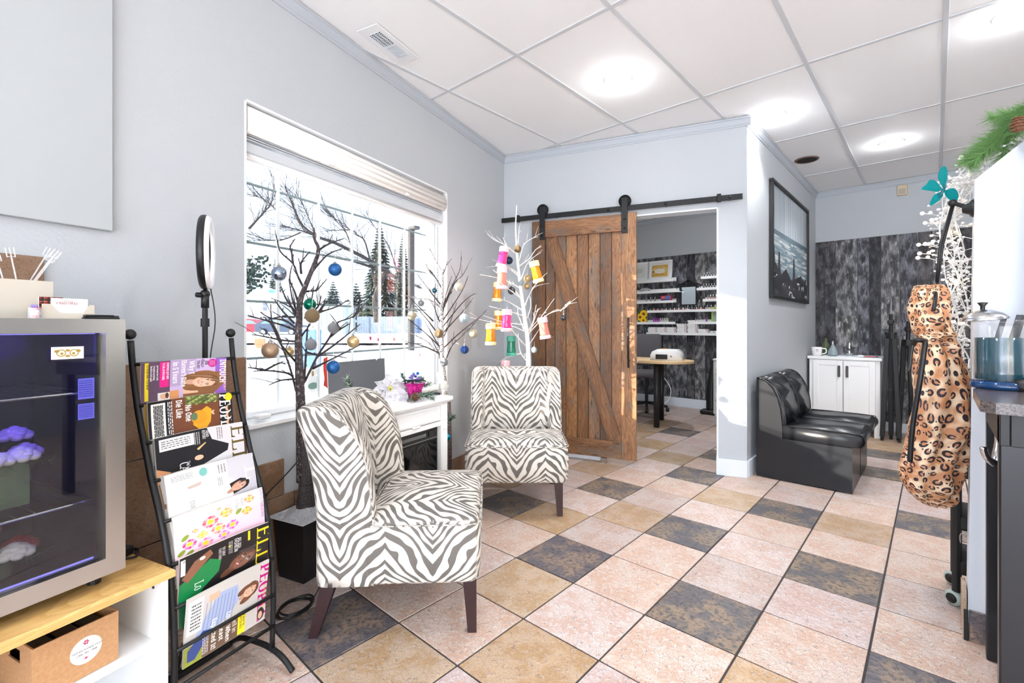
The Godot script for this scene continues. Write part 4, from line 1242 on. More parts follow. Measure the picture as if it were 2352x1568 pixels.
func pine_sprig(called: String, label: String, xf: Transform3D, dir: Vector3, L: float, group := "") -> Node3D:
	var t := thing(called, label, "pine sprig", xf, group)
	var pts := []
	for k in 7: pts.append(dir * L * k / 6.0 + Vector3(0, 0.02 * sin(k * 0.5), 0))
	part(t, "twig", mb().tube(pts, [0.003, 0.003, 0.0028, 0.0026, 0.0024, 0.002, 0.001], 5), M["twig_brown"])
	var m := mb(); var fr := mb()
	needles(m, pts, 0.034, 34, 0.0011)
	needles(fr, pts, 0.037, 12, 0.0011)
	part(t, "needles", m, M["needle"]).set_meta("kind", "stuff")
	part(t, "frosted_needles", fr, M["needle_frost"]).set_meta("kind", "stuff")
	return t

func flower_pot(p: Vector3) -> void:
	var t := thing("flower_pot", "shiny magenta foil pot of purple violets on the mantel", "flower pot", at(p))
	var rings := []
	var lv := [[0.031, 0.0], [0.033, 0.002], [0.037, 0.03], [0.043, 0.06], [0.05, 0.082], [0.057, 0.09], [0.058, 0.093], [0.052, 0.09]]
	for l in lv:
		var r := []
		for k in 28:
			var a := TAU * k / 28
			var rr: float = l[0] * (1.0 + 0.035 * (1 if k % 2 == 0 else -1)) + (0.006 * sin(a * 3.0) if l[1] > 0.08 else 0.0)
			r.append(Vector3(cos(a) * rr, l[1], -sin(a) * rr))
		rings.append(r)
	var m := mb()
	loft(m, rings)
	part(t, "foil_pot", m, smat("foil_magenta", Color8(214, 40, 150), 0.25, 0.55))
	smat("violet_leaf", Color8(48, 66, 62), 0.6); smat("violet", Color8(120, 92, 170), 0.6); smat("berry_blue", Color8(40, 92, 170), 0.25)
	for k in 7:
		var a := TAU * k / 7 + 0.3
		var lf := func(u: float, v: float) -> Array:
			var s := (v - 0.5) * 2.0
			var r := 0.015 + u * (0.055 if k != 0 else 0.085)
			var w := 0.024 * sin(PI * u) * s
			return [Vector3(cos(a) * r - sin(a) * w, 0.1 + 0.01 * u - 0.012 * u * u + 0.006 * s * s, sin(a) * r + cos(a) * w), Vector2(u, v)]
		part(t, "leaf", mb().smooth().grid(lf, 5, 4), M["violet_leaf"])
	for k in 6: part(t, "blossom", mb().smooth().ball(Vector3(0.024 * cos(k * 1.9), 0.115 + 0.008 * (k % 3), 0.024 * sin(k * 1.9)), Vector3(0.012, 0.007, 0.012), 5, 7), M["violet"])
	for q in [[-0.052, 0.125, 0.0], [-0.03, 0.14, 0.012], [-0.022, 0.142, -0.02], [-0.056, 0.1, 0.02]]:
		part(t, "berry", mb().smooth().ball(Vector3(q[0] * 0.74, q[1], q[0] * -0.66 * -1.0 + q[2]), 0.0095, 8, 12), M["berry_blue"])
		part(t, "berry_stem", mb().tube([Vector3(q[0] * 0.74, q[1], q[0] * 0.66 + q[2]), Vector3(q[0] * 0.3, 0.08, q[2])], 0.0012, 4), M["twig_brown"])

func wall_depth(px: float, py: float, off: float) -> float:   # depth at which a sight line meets the window wall plane moved into the room by off
	var d := ray(px, py)
	var o := Vector3(0, H, 0)
	return (WF * Vector3(0, 0, off) - o).dot(WF.basis.z) / d.dot(WF.basis.z)

var tree_seed := 0

func twig_thing(called: String, label: String, zoom: Array, w0: float, trunk: Array, branches: Array, rt: float, rb: float, mat_t: Material, mat_b: Material, mat_tip: Material, limit := true) -> Node3D:
	# zoom = [left, top, scale]: branch points are read off an enlarged view of the photograph
	var t := thing(called, label, "twig tree")
	var r := RandomNumberGenerator.new()
	r.seed = 77 + tree_seed
	tree_seed += 1
	var conv := func(q: Array, w: float) -> Vector3:
		var px: float = zoom[0] + q[0] / zoom[2]; var py: float = zoom[1] + q[1] / zoom[2]
		if limit: w = minf(w, wall_depth(px, py, 0.045))
		return pd(px, py, w)
	var tp := []
	for q in trunk: tp.append(conv.call(q, w0 - (0.0 if q[1] > trunk[0][1] - 500 else 0.03)))
	var tc := curve(tp, 4)
	var rr := []
	for k in tc.size(): rr.append(lerpf(rt, rb * 0.8, pow(float(k) / (tc.size() - 1), 0.8)))
	part(t, "trunk", mb().smooth().tube(tc, rr, 10), mat_t)
	for b in branches:
		var side := r.randf_range(-0.28, 0.2)
		var pts := []
		for k in b.size():
			var f: float = float(k) / (b.size() - 1)
			pts.append(conv.call(b[k], w0 + side * f))
		var cv := curve(pts, 4)
		var br := []
		for k in cv.size(): br.append(lerpf(rb, rb * 0.34, float(k) / (cv.size() - 1)))
		var m := mb().smooth()
		m.tube(cv, br, 6)
		for k in range(2, cv.size() - 1, 2):      # buds and side shoots
			var p: Vector3 = cv[k]
			var d: Vector3 = ((cv[k + 1] - cv[k]).normalized() + Vector3(r.randf_range(-1, 1), r.randf_range(-0.2, 1.0), r.randf_range(-1, 1)) * 0.8).normalized()
			var L: float = r.randf_range(0.012, 0.03) if r.randf() < 0.7 else r.randf_range(0.05, 0.11)
			var q := p + d * L
			if limit and (q - WF.origin).dot(WF.basis.z) < 0.02: continue
			m.tube([p, p + d * L * 0.55 + Vector3(0, 0.003, 0), q], [br[k] * 0.6, br[k] * 0.5, br[k] * 0.35], 5)
		part(t, "branch", m, mat_tip if b.size() > 3 and r.randf() < 0.3 else mat_b)
	return t

func bauble(px: float, py: float, rp: float, w: float, m: Material, label: String, group: String, glitter := false, string_len := 0.03) -> void:
	w = minf(w, wall_depth(px, py, 0.03 + rp * w / F))
	var r := rp * w / F
	var t := thing("bauble", label, "ornament", at(pd(px, py, w)), group)
	part(t, "ball", mb().smooth().ball(Vector3.ZERO, r, 16, 24), m)
	part(t, "cap", mb().smooth().lathe([Vector2(r * 0.24, r * 0.94), Vector2(r * 0.24, r * 1.14), Vector2(r * 0.1, r * 1.2), Vector2(0, r * 1.2)], 12), M["cap_silver"])
	var ring := []
	for k in 10: ring.append(Vector3(cos(TAU * k / 10) * r * 0.14, r * 1.3 + sin(TAU * k / 10) * r * 0.14, 0))
	part(t, "hanging_loop", mb().tube(ring, r * 0.03, 5, false, true), M["cap_silver"])
	part(t, "string", mb().tube([Vector3(0, r * 1.4, 0), Vector3(0.002, r * 1.4 + string_len, 0)], 0.0009, 4), M["string"])

func jar_light(px: float, py: float, w: float, tilt: float, col: Color, cap: Color, label: String, hpx := 48.0) -> void:
	var h := hpx * w / F
	var key := "jar%d" % (col.to_rgba32() & 0xffffff)
	var t := thing("jar_ornament", label, "ornament", Transform3D(Basis(Vector3.UP, YAW) * Basis(Vector3(0, 0, 1), tilt), pd(px, py, w)), "coloured jar ornaments")
	var jm := smat(key, Color(col.r, col.g, col.b, 0.82), 0.12)
	jm.transparency = BaseMaterial3D.TRANSPARENCY_ALPHA
	var cm := smat("jarcap%d" % (cap.to_rgba32() & 0xffffff), cap, 0.5)
	var r := h * 0.235
	part(t, "body", mb().smooth().lathe([Vector2(0, -h * 0.34), Vector2(r * 0.96, -h * 0.34), Vector2(r * 0.98, -h * 0.28), Vector2(r * 0.9, -h * 0.06), Vector2(r * 0.86, 0.05 * h), Vector2(r * 0.86, h * 0.2), Vector2(r * 0.86, h * 0.24), Vector2(0, h * 0.24)], 20), jm)
	part(t, "contents", mb().smooth().lathe([Vector2(0, -h * 0.33), Vector2(r * 0.8, -h * 0.33), Vector2(r * 0.7, -0.05 * h), Vector2(0, 0.04 * h)], 14), smat(key + "_fill", col.darkened(0.12), 0.6))
	part(t, "lid", mb().lathe([Vector2(0, h * 0.24), Vector2(r * 0.98, h * 0.24), Vector2(r * 0.98, h * 0.48), Vector2(r * 0.8, h * 0.5), Vector2(0, h * 0.5)], 16), cm)
	part(t, "foot", mb().lathe([Vector2(0, -h * 0.5), Vector2(r * 1.08, -h * 0.5), Vector2(r * 1.12, -h * 0.4), Vector2(r * 0.98, -h * 0.34), Vector2(0, -h * 0.34)], 16), cm)
	part(t, "wire", mb().tube([Vector3(0, h * 0.49, 0), Vector3(0.0, h * 0.62, 0)], 0.0012, 4), M["string"])

func build_trees() -> void:
	var bk := noise(71, 0.05, 4, 256)
	tri_mat("bark_dark", ramp_tex(bk, 256, 256, [[0.0, Color8(34, 28, 30)], [0.55, Color8(66, 56, 58)], [0.72, Color8(104, 92, 94)], [0.85, Color8(200, 198, 204)], [1.0, Color8(235, 235, 240)]]), 0.8, Vector3(6, 3, 6))
	tri_mat("twig_dark", ramp_tex(bk, 256, 256, [[0.0, Color8(30, 24, 26)], [0.7, Color8(62, 52, 54)], [0.9, Color8(150, 142, 146)], [1.0, Color8(225, 225, 230)]]), 0.7, Vector3(9, 9, 9))
	tri_mat("bark_mixed", ramp_tex(bk, 256, 256, [[0.0, Color8(58, 48, 46)], [0.38, Color8(96, 84, 80)], [0.5, Color8(190, 184, 182)], [1.0, Color8(244, 243, 243)]]), 0.8, Vector3(8, 5, 8))
	tri_mat("bark_white", ramp_tex(bk, 256, 256, [[0.0, Color8(186, 176, 170)], [0.3, Color8(232, 226, 222)], [1.0, Color8(248, 246, 244)]]), 0.7, Vector3(7, 4, 7))
	var gl := noise(72, 0.45, 1, 256)
	var gb := bump_tex(gl, 256, 256, 8.0)
	smat("cap_silver", Color8(150, 146, 140), 0.3, 0.9)
	smat("string", Color8(220, 215, 205), 0.7)
	var T := [550.0, 500.0, 3.136]
	var br := [[[560, 240], [640, 190], [750, 150]], [[460, 540], [520, 400], [600, 300], [660, 250], [735, 228]], [[470, 520], [420, 420], [385, 330], [300, 250], [275, 180], [258, 95]], [[385, 330], [378, 260], [365, 210], [402, 150]],
		[[445, 400], [442, 330], [475, 280], [510, 245]], [[430, 640], [400, 540], [362, 440], [380, 340]], [[425, 700], [385, 600], [355, 440]], [[420, 700], [340, 590], [300, 495]], [[395, 760], [310, 670], [250, 585]], [[400, 790], [330, 740], [220, 720], [150, 680]],
		[[400, 715], [280, 715], [200, 740]], [[410, 810], [300, 770], [190, 740], [60, 700]], [[300, 900], [240, 770], [160, 730], [60, 710]], [[410, 1250], [370, 1100], [320, 960], [240, 780], [225, 620]], [[395, 890], [300, 880], [180, 855], [90, 840]],
		[[385, 1140], [330, 1115], [190, 1100], [100, 1105]], [[190, 1095], [290, 1045], [330, 1055]], [[190, 1098], [120, 1085], [60, 1078]], [[420, 1160], [300, 1170], [212, 1205]], [[465, 1190], [480, 970], [490, 800], [510, 760]],
		[[470, 1180], [560, 1000], [650, 860], [700, 760], [820, 710], [900, 625]], [[820, 715], [860, 650], [865, 550]], [[650, 860], [730, 800], [800, 760]], [[560, 1000], [690, 910], [870, 765]], [[490, 970], [570, 990], [660, 990], [775, 1010]], [[530, 1085], [680, 1010], [870, 915]],
		[[430, 880], [470, 820], [510, 770]], [[470, 720], [545, 700], [580, 680], [700, 640], [785, 590]], [[580, 680], [600, 640], [620, 580]], [[480, 530], [540, 525], [560, 520], [630, 440]], [[480, 700], [510, 640], [525, 560], [535, 490]], [[500, 700], [565, 640], [590, 560]], [[430, 740], [390, 680], [345, 560]], [[425, 1060], [330, 950], [265, 860]]]
	var w1 := 2.15
	var t := twig_thing("twig_tree", "dark twiggy artificial tree with baubles in a black planter", T, w1, [[452, 1900], [445, 1560], [440, 1320], [430, 1060], [425, 900], [430, 740], [437, 600], [480, 480], [540, 330], [570, 230], [540, 150], [537, 70]], br, 0.026, 0.0056, M["bark_dark"], M["twig_dark"], M["twig_dark"])
	# thick snowy foot and planter
	var pf := Transform3D(WF.basis, WF * Vector3(-2.33, 0, 0.13))
	var pl := part(t, "planter", mb(), smat("planter_black", Color8(20, 20, 24), 0.55))
	var pm := mb(pf)
	var rings := []
	for q in [[0.155, 0.0], [0.16, 0.02], [0.19, 0.272]]:
		var h: float = q[0] / 2
		rings.append([Vector3(h, q[1], -h), Vector3(-h, q[1], -h), Vector3(-h, q[1], h), Vector3(h, q[1], h)])
	loft(pm, rings)
	pl.mesh = pm.mesh()
	part(t, "snow_top", mb(pf).smooth().grid(func(u: float, v: float) -> Array:
		var x := (u - 0.5) * 0.215; var z := (v - 0.5) * 0.215
		return [Vector3(x, 0.276 + 0.05 * exp(-(x * x + z * z) / 0.003) + 0.004 * sin(x * 60.0) * cos(z * 70.0), z), Vector2(u, v)], 14, 14, true), tri_mat("snow_cloth", ramp_tex(bk, 256, 256, [[0.0, Color8(120, 124, 134)], [0.35, Color8(205, 208, 216)], [1.0, Color8(240, 242, 246)]]), 0.9, Vector3(5, 5, 5)))
	part(t, "snow_edge", mb(pf).box(Vector3(0, 0.272, 0), Vector3(0.215, 0.008, 0.215), 0.003), M["snow"])
	part(t, "trunk_sleeve", mb().smooth().tube([pf * Vector3(0, 0.28, 0), pf * Vector3(0.004, 0.36, 0), pf * Vector3(0.0, 0.66, 0.01)], [0.045, 0.034, 0.026], 12), tri_mat("sleeve", ramp_tex(noise(73, 0.2, 2, 256), 256, 256, [[0.0, Color8(28, 24, 26)], [0.6, Color8(52, 46, 48)], [0.75, Color8(180, 178, 180)], [1.0, Color8(220, 220, 222)]]), 0.9, Vector3(6, 6, 6)))
	# middle tree, dark twigs dusted white
	T = [900.0, 450.0, 3.484]
	br = [[[405, 640], [435, 560], [440, 520]], [[340, 640], [300, 600], [268, 530]], [[400, 740], [340, 640], [300, 590]], [[400, 900], [300, 830], [190, 820], [95, 790]], [[330, 1000], [230, 900], [140, 810]], [[380, 1200], [250, 1080], [130, 985]], [[385, 1260], [250, 1200], [105, 1165]], [[380, 1300], [300, 1180], [200, 1120], [110, 1080]],
		[[400, 900], [480, 720], [540, 600], [558, 485]], [[405, 920], [500, 700], [560, 640], [605, 565]], [[405, 1000], [560, 760], [610, 640]], [[405, 1050], [560, 860], [660, 780]], [[405, 1100], [560, 930], [650, 815]], [[410, 1220], [560, 1080], [700, 970], [755, 910]], [[420, 1340], [480, 1200], [550, 1130], [640, 1040], [730, 940]], [[415, 1370], [450, 1250], [500, 1180], [540, 1185]],
		[[400, 1040], [345, 900], [350, 700]], [[400, 880], [320, 780], [200, 620]], [[400, 1150], [300, 1010], [180, 870]], [[405, 1250], [330, 1120], [240, 960]], [[405, 1150], [470, 1000], [520, 850]], [[420, 1380], [370, 1250], [310, 1130]], [[405, 980], [430, 800], [480, 640]]]
	var w2 := 3.17
	t = twig_thing("twig_tree", "dark twig tree dusted white between mantel and corner", T, w2, [[432, 2180], [428, 1700], [420, 1480], [405, 1300], [400, 1100], [400, 900], [405, 640], [360, 540], [290, 405]], br, 0.025, 0.0052, M["bark_mixed"], M["twig_dark"], M["bark_mixed"])
	var f2 := hp(1026, 1100, 0.0)
	f2 = pd(1026, 748.4, w2); f2.y = 0.0
	part(t, "planter", mb(at(f2)).lathe([Vector2(0, 0.001), Vector2(0.085, 0.001), Vector2(0.095, 0.13), Vector2(0.085, 0.13), Vector2(0.0, 0.12)], 20), M["planter_black"])
	part(t, "trunk_sleeve", mb(at(f2)).smooth().tube([Vector3(0, 0.1, 0), Vector3(0.003, 0.4, 0), Vector3(0.0, 0.62, 0)], [0.038, 0.033, 0.028], 12), tri_mat("sleeve_brown", ramp_tex(noise(74, 0.14, 3, 256), 256, 256, [[0.0, Color8(34, 22, 22)], [0.62, Color8(66, 44, 42)], [0.78, Color8(214, 210, 208)], [1.0, Color8(235, 233, 232)]]), 0.9, Vector3(4, 8, 4)))
	# white tree in the corner
	br = [[[990, 460], [900, 390], [820, 350], [760, 300]], [[1020, 520], [1050, 400], [1110, 345], [1170, 325]], [[1022, 560], [1100, 500], [1150, 430], [1195, 400]], [[1030, 680], [1090, 530], [1195, 450]], [[1015, 640], [920, 570], [800, 505]], [[1012, 620], [900, 560], [745, 572]], [[1030, 740], [900, 670], [705, 628]], [[1050, 850], [960, 720], [810, 590]], [[1062, 960], [960, 930], [780, 880]], [[1055, 920], [940, 850], [880, 830]], [[1075, 1030], [900, 1010], [730, 955]],
		[[1075, 1090], [960, 1040], [800, 1010], [630, 970]], [[1088, 1220], [1010, 1130], [950, 1060]], [[1092, 1330], [1030, 1250], [1010, 1100]], [[1030, 1260], [920, 1290], [835, 1350]], [[1090, 1150], [1120, 1050], [1200, 960], [1300, 820]], [[1085, 1110], [1180, 1010], [1260, 940], [1380, 900], [1425, 845]], [[1058, 900], [1120, 750], [1215, 640]], [[1060, 880], [1130, 740], [1210, 705]], [[1082, 1100], [1130, 1000], [1155, 870]], [[1085, 1130], [1140, 990], [1170, 900]], [[1092, 1200], [1190, 1050]], [[1005, 470], [1015, 300], [1020, 245]], [[930, 420], [905, 370], [890, 330]], [[1040, 820], [980, 780], [880, 700]], [[1080, 1130], [1030, 1000], [1000, 930]], [[1070, 1000], [1110, 900], [1105, 800]], [[1350, 920], [1378, 890], [1390, 865]]]
	var w3 := 3.6
	t = twig_thing("twig_tree", "white twig tree hung with coloured jars behind a chair", T, w3, [[1110, 2150], [1098, 1600], [1095, 1360], [1085, 1150], [1060, 950], [1040, 800], [1015, 600], [1000, 430], [990, 250], [1000, 75]], br, 0.027, 0.0047, M["bark_white"], M["bark_white"], M["bark_white"])
	var f3 := pd(1216, 748.4, w3); f3.y = 0.0
	part(t, "planter", mb(at(f3)).lathe([Vector2(0, 0.001), Vector2(0.1, 0.001), Vector2(0.115, 0.2), Vector2(0.1, 0.2), Vector2(0.0, 0.19)], 20), M["white"])
	part(t, "trunk_foot", mb().smooth().tube([f3 + Vector3(0, 0.15, 0), f3 + Vector3(0, 0.3, 0)], [0.036, 0.03], 10), M["bark_white"])
	# baubles
	var bm := func(key: String, c: Color, rough: float, metal: float, glit := false) -> StandardMaterial3D:
		var m := smat("bauble_" + key, c, rough, metal)
		if glit:
			m.uv1_triplanar = true; m.uv1_scale = Vector3(14, 14, 14)
			m.normal_enabled = true; m.normal_texture = gb; m.normal_scale = 1.4
		return m
	var mats := {"mirror": bm.call("mirror", Color8(150, 165, 185), 0.08, 0.95), "blue": bm.call("blue", Color8(28, 84, 140), 0.4, 0.45), "green": bm.call("green", Color8(0, 110, 84), 0.07, 0.6), "goldglit": bm.call("goldglit", Color8(150, 128, 96), 0.4, 0.6, true), "silverglit": bm.call("silverglit", Color8(160, 162, 166), 0.4, 0.6, true),
		"bronze": bm.call("bronze", Color8(150, 126, 104), 0.42, 0.5), "gold": bm.call("gold", Color8(196, 168, 124), 0.3, 0.6), "navy": bm.call("navy", Color8(20, 40, 70), 0.35, 0.4), "cream": bm.call("cream", Color8(236, 226, 204), 0.5, 0.1, true), "ice": bm.call("ice", Color8(186, 208, 216), 0.25, 0.3, true), "champ": bm.call("champ", Color8(206, 194, 168), 0.45, 0.35, true), "teal": bm.call("teal", Color8(60, 96, 110), 0.12, 0.7), "graphite": bm.call("graphite", Color8(84, 88, 94), 0.14, 0.85), "cobalt": bm.call("cobalt", Color8(26, 66, 130), 0.2, 0.5, true), "turq": bm.call("turq", Color8(0, 120, 150), 0.12, 0.6)}
	var G := "baubles on the dark tree"
	for q in [[641, 628, 17, "mirror", "mirrored silver bauble high on the dark tree", 1.9], [769.5, 619, 15, "blue", "matt blue bauble on the dark tree, the one under the topmost twigs", 2.0], [712, 699, 14, "green", "shiny green bauble behind the gold glitter one", 2.1], [717, 725, 16.5, "goldglit", "gold glitter bauble in the middle of the dark tree", 1.95], [766, 753, 13, "silverglit", "silver glitter bauble on the dark tree's window side", 2.1], [714, 791, 13.5, "silverglit", "silver glitter bauble hanging close to the dark trunk", 2.05], [620.5, 804.5, 18.5, "bronze", "matt bronze bauble low on the dark tree", 1.8], [665, 807, 10.5, "gold", "pale gold bauble behind the bronze one", 2.2], [811, 784.5, 14, "gold", "satin gold bauble at the end of a low branch", 2.1], [765.5, 843, 15.5, "blue", "matt blue bauble in front of the grey board", 2.0]]:
		bauble(q[0], q[1], q[2], q[5], mats[q[3]], q[4], G)
	G = "baubles on the white dusted tree"
	for q in [[967, 696, 7.5, "silverglit", "grey glitter bauble of the dusted tree against the window", 3.1], [946, 724.5, 10, "champ", "champagne bauble of the dusted tree nearest the window", 3.05], [998, 667, 6, "teal", "tiny dark teal bauble on the dusted tree", 3.1], [1008, 766, 10.5, "goldglit", "gold glitter bauble in the middle of the dusted tree", 3.05], [1020, 832, 9.5, "silverglit", "silver glitter bauble where the dusted trunk forks", 3.1], [1053.5, 658, 10, "cream", "cream glitter bauble high on the dusted tree", 3.1], [1066.5, 730.5, 11, "ice", "ice blue bauble on the dusted tree", 3.1], [1087.5, 765.5, 10, "champ", "champagne bauble of the dusted tree close to the corner", 3.1], [1067, 802.5, 10, "cobalt", "cobalt blue bauble low on the dusted tree", 3.05], [1027, 1004, 8.5, "turq", "turquoise bauble beside the mantel's side", 3.05]]:
		bauble(q[0], q[1], q[2], q[5], mats[q[3]], q[4], G)
	G = "baubles on the white tree"
	for q in [[1189, 571.5, 8.5, "goldglit", "gold glitter bauble near the top of the white tree", 3.55], [1169, 598, 9, "navy", "navy bauble behind the topmost pink jar", 3.6], [1196.5, 650, 6, "ice", "tiny ice blue bauble on the white trunk", 3.5], [1211.5, 639.5, 8.5, "gold", "upper of two gold baubles by the white trunk", 3.55], [1210.5, 657, 7.5, "gold", "lower of two gold baubles by the white trunk", 3.6], [1175, 667.5, 9, "graphite", "graphite bauble beside the white trunk", 3.5], [1150.5, 717, 6, "navy", "small navy bauble between the jars", 3.62], [1294, 729.5, 6.5, "graphite", "graphite bauble hanging in front of the barn door", 3.55], [1227, 803.5, 7.5, "ice", "ice blue bauble low on the white tree", 3.55]]:
		bauble(q[0], q[1], q[2], q[5], mats[q[3]], q[4], G)
	var pk := Color8(226, 60, 140); var am := Color8(226, 142, 20); var pe := Color8(240, 140, 124); var gr := Color8(20, 132, 100)
	var pc := Color8(240, 196, 204); var yc := Color8(244, 226, 166); var gc := Color8(70, 160, 138)
	jar_light(1155, 590, 3.5, -0.18, pk, pc, "magenta jar ornament, topmost on the white tree")
	jar_light(1152.5, 638.5, 3.45, -0.05, pe, pc, "peach jar ornament hanging under the magenta one", 50)
	jar_light(1142, 670, 3.58, -0.06, am, yc, "amber jar ornament half behind the peach one", 44)
	jar_light(1231.5, 624, 3.45, 0.24, am, yc, "amber jar ornament tilted in front of the barn door", 50)
	jar_light(1164, 735.5, 3.45, -0.02, pk, pc, "pink jar ornament low on the white tree", 51)
	jar_light(1145, 735, 3.58, 0.0, am, yc, "amber jar ornament behind the low pink one", 44)
	jar_light(1127, 767, 3.5, 0.0, am, yc, "amber jar ornament at the end of a white branch", 50)
	jar_light(1174, 794, 3.62, 0.0, gr, gc, "green jar ornament on the white tree", 45)
	jar_light(1249, 753, 3.45, 0.16, pe, pc, "coral jar ornament on the door side of the white tree", 50)
	jar_light(1161, 850, 3.6, 0.0, pe, pc, "pale pink jar ornament just above the chair back", 46)
	# green sprig beside the mantel
	pine_sprig("pine_sprig", "green pine sprig hanging by the turquoise bauble", at(pd(1022, 985, 3.06)), Vector3(0.35, 0.6, -0.25).normalized(), 0.1)

# ---------------------------------------------------------------- printed surfaces
class Print:
	var im: Image
	var w: int
	var h: int
	func _init(w_: int, h_: int, c: Color) -> void:
		w = w_; h = h_
		im = Image.create(w, h, false, Image.FORMAT_RGB8)
		im.fill(c)
	func rect(x: float, y: float, a: float, b: float, c: Color) -> void:   # in shares of the sheet
		im.fill_rect(Rect2i(int(x * w), int(y * h), maxi(1, int(a * w)), maxi(1, int(b * h))), c)
	func oval(cx: float, cy: float, rx: float, ry: float, c: Color, tilt := 0.0) -> void:
		var pts := PackedVector2Array()
		for k in 28:
			var p := Vector2(cos(TAU * k / 28) * rx * w, sin(TAU * k / 28) * ry * h).rotated(tilt)
			pts.append(p + Vector2(cx * w, cy * h))
		fill(pts, c)
	func shape(a: Array, c: Color) -> void:
		var pts := PackedVector2Array()
		for k in range(0, a.size(), 2): pts.append(Vector2(a[k] * w, a[k + 1] * h))
		fill(pts, c)
	func fill(pts: PackedVector2Array, c: Color) -> void:   # even-odd scanlines
		var y0 := h; var y1 := 0
		for p in pts: y0 = mini(y0, int(floor(p.y))); y1 = maxi(y1, int(ceil(p.y)))
		for y in range(maxi(y0, 0), mini(y1, h)):
			var xs := []
			for k in pts.size():
				var a := pts[k]; var b := pts[(k + 1) % pts.size()]
				if (a.y <= y + 0.5) != (b.y <= y + 0.5): xs.append(a.x + (y + 0.5 - a.y) / (b.y - a.y) * (b.x - a.x))
			xs.sort()
			for k in range(0, xs.size() - 1, 2):
				var x0 := clampi(int(round(xs[k])), 0, w); var x1 := clampi(int(round(xs[k + 1])), 0, w)
				if x1 > x0: im.fill_rect(Rect2i(x0, y, x1 - x0, 1), c)
	func text(s: String, x: float, y: float, size: float, c: Color, side := true, font := "Droid Sans", weight := 700, stretch := 1.0) -> void:
		# size: letter height as a share of the sheet width (side) or height; side: reads downwards with the tops of the letters to the right
		var tm := TextMesh.new()
		var f := SystemFont.new()
		f.font_names = PackedStringArray([font])
		f.font_weight = weight
		tm.font = f
		tm.font_size = 64
		tm.pixel_size = 1.0 / 64.0
		tm.depth = 0.0
		tm.curve_step = 4.0
		tm.horizontal_alignment = HORIZONTAL_ALIGNMENT_LEFT
		tm.vertical_alignment = VERTICAL_ALIGNMENT_BOTTOM
		tm.text = s
		var ar := tm.get_mesh_arrays()
		if ar.is_empty() or ar[0] == null: return
		var V: PackedVector3Array = ar[0]
		var ix = ar[Mesh.ARRAY_INDEX]
		var n: int = ix.size() if ix != null and ix.size() > 0 else V.size()
		var k := 0
		var sc := size * (w if side else h) * 1.38
		while k + 2 < n:
			var pts := PackedVector2Array()
			for q in 3:
				var p := V[ix[k + q]] if ix != null and ix.size() > 0 else V[k + q]
				if side: pts.append(Vector2(x * w + p.y * sc, y * h + p.x * sc * stretch))
				else: pts.append(Vector2(x * w + p.x * sc * stretch, y * h - p.y * sc))
			tri(pts[0], pts[1], pts[2], c)
			k += 3
	func tri(a: Vector2, b: Vector2, c: Vector2, col: Color) -> void:
		var x0 := maxi(int(floor(minf(a.x, minf(b.x, c.x)))), 0); var x1 := mini(int(ceil(maxf(a.x, maxf(b.x, c.x)))), w - 1)
		var y0 := maxi(int(floor(minf(a.y, minf(b.y, c.y)))), 0); var y1 := mini(int(ceil(maxf(a.y, maxf(b.y, c.y)))), h - 1)
		var d := (b - a).cross(c - a)
		if absf(d) < 1e-6: return
		for y in range(y0, y1 + 1):
			for x in range(x0, x1 + 1):
				var p := Vector2(x + 0.5, y + 0.5)
				var u := (b - a).cross(p - a) / d; var v := (p - a).cross(c - a) / d
				if u >= -0.02 and v >= -0.02 and u + v <= 1.04: im.set_pixel(x, y, col)
	func lines(x: float, y: float, a: float, b: float, n: int, c: Color, side := true) -> void:   # small print as broken rules
		var r := RandomNumberGenerator.new()
		r.seed = int(x * 9999 + y * 777)
		for k in n:
			var g := 0.0
			while g < 1.0:
				var l := r.randf_range(0.05, 0.16)
				if side: rect(x + a * (k + 0.2) / n, y + b * g, a * 0.5 / n, minf(b * l, b * (1 - g)), c)
				else: rect(x + a * g, y + b * (k + 0.2) / n, minf(a * l, a * (1 - g)), b * 0.5 / n, c)
				g += l + 0.03
	func face(x: float, y: float, sz: float, tilt: float, skin: Color, hair: Color, long := true) -> void:
		# a generic printed head; tops of heads point to the right like the lettering; sz = half head height in shares of the width
		var sp := sz * w
		var M2 := func(a: float, b: float) -> Vector2: return Vector2(x * w, y * h) + Vector2(b, a).rotated(tilt) * sp
		var el := func(a: float, b: float, ra: float, rb: float, c: Color) -> void:
			var pts := PackedVector2Array()
			for k in 24: pts.append(M2.call(a + cos(TAU * k / 24) * ra, b + sin(TAU * k / 24) * rb))
			fill(pts, c)
		var r := RandomNumberGenerator.new()
		r.seed = int(x * 1000 + y * 77)
		el.call(0.0, 0.18, 0.92, 1.02, hair.darkened(0.25))
		if long: el.call(-0.62, -0.7, 0.42, 1.0, hair.darkened(0.1)); el.call(0.66, -0.7, 0.4, 0.95, hair)
		el.call(0.0, -1.1, 0.3, 0.55, skin.darkened(0.12))
		el.call(0.0, -0.08, 0.66, 0.92, skin)
		el.call(0.16, -0.1, 0.44, 0.72, skin.lightened(0.12))
		for s in [-1.0, 1.0]:
			el.call(s * 0.27, 0.08, 0.13, 0.07, Color8(246, 244, 240)); el.call(s * 0.27, 0.08, 0.055, 0.065, Color8(50, 40, 40)); el.call(s * 0.27, 0.16, 0.16, 0.022, hair.darkened(0.55)); el.call(s * 0.27, 0.26, 0.17, 0.03, hair.darkened(0.3)); el.call(s * 0.38, -0.3, 0.13, 0.1, skin.lerp(Color8(226, 120, 110), 0.25))
		el.call(0.06, -0.2, 0.07, 0.14, skin.darkened(0.1)); el.call(0.02, -0.28, 0.1, 0.03, skin.darkened(0.3))
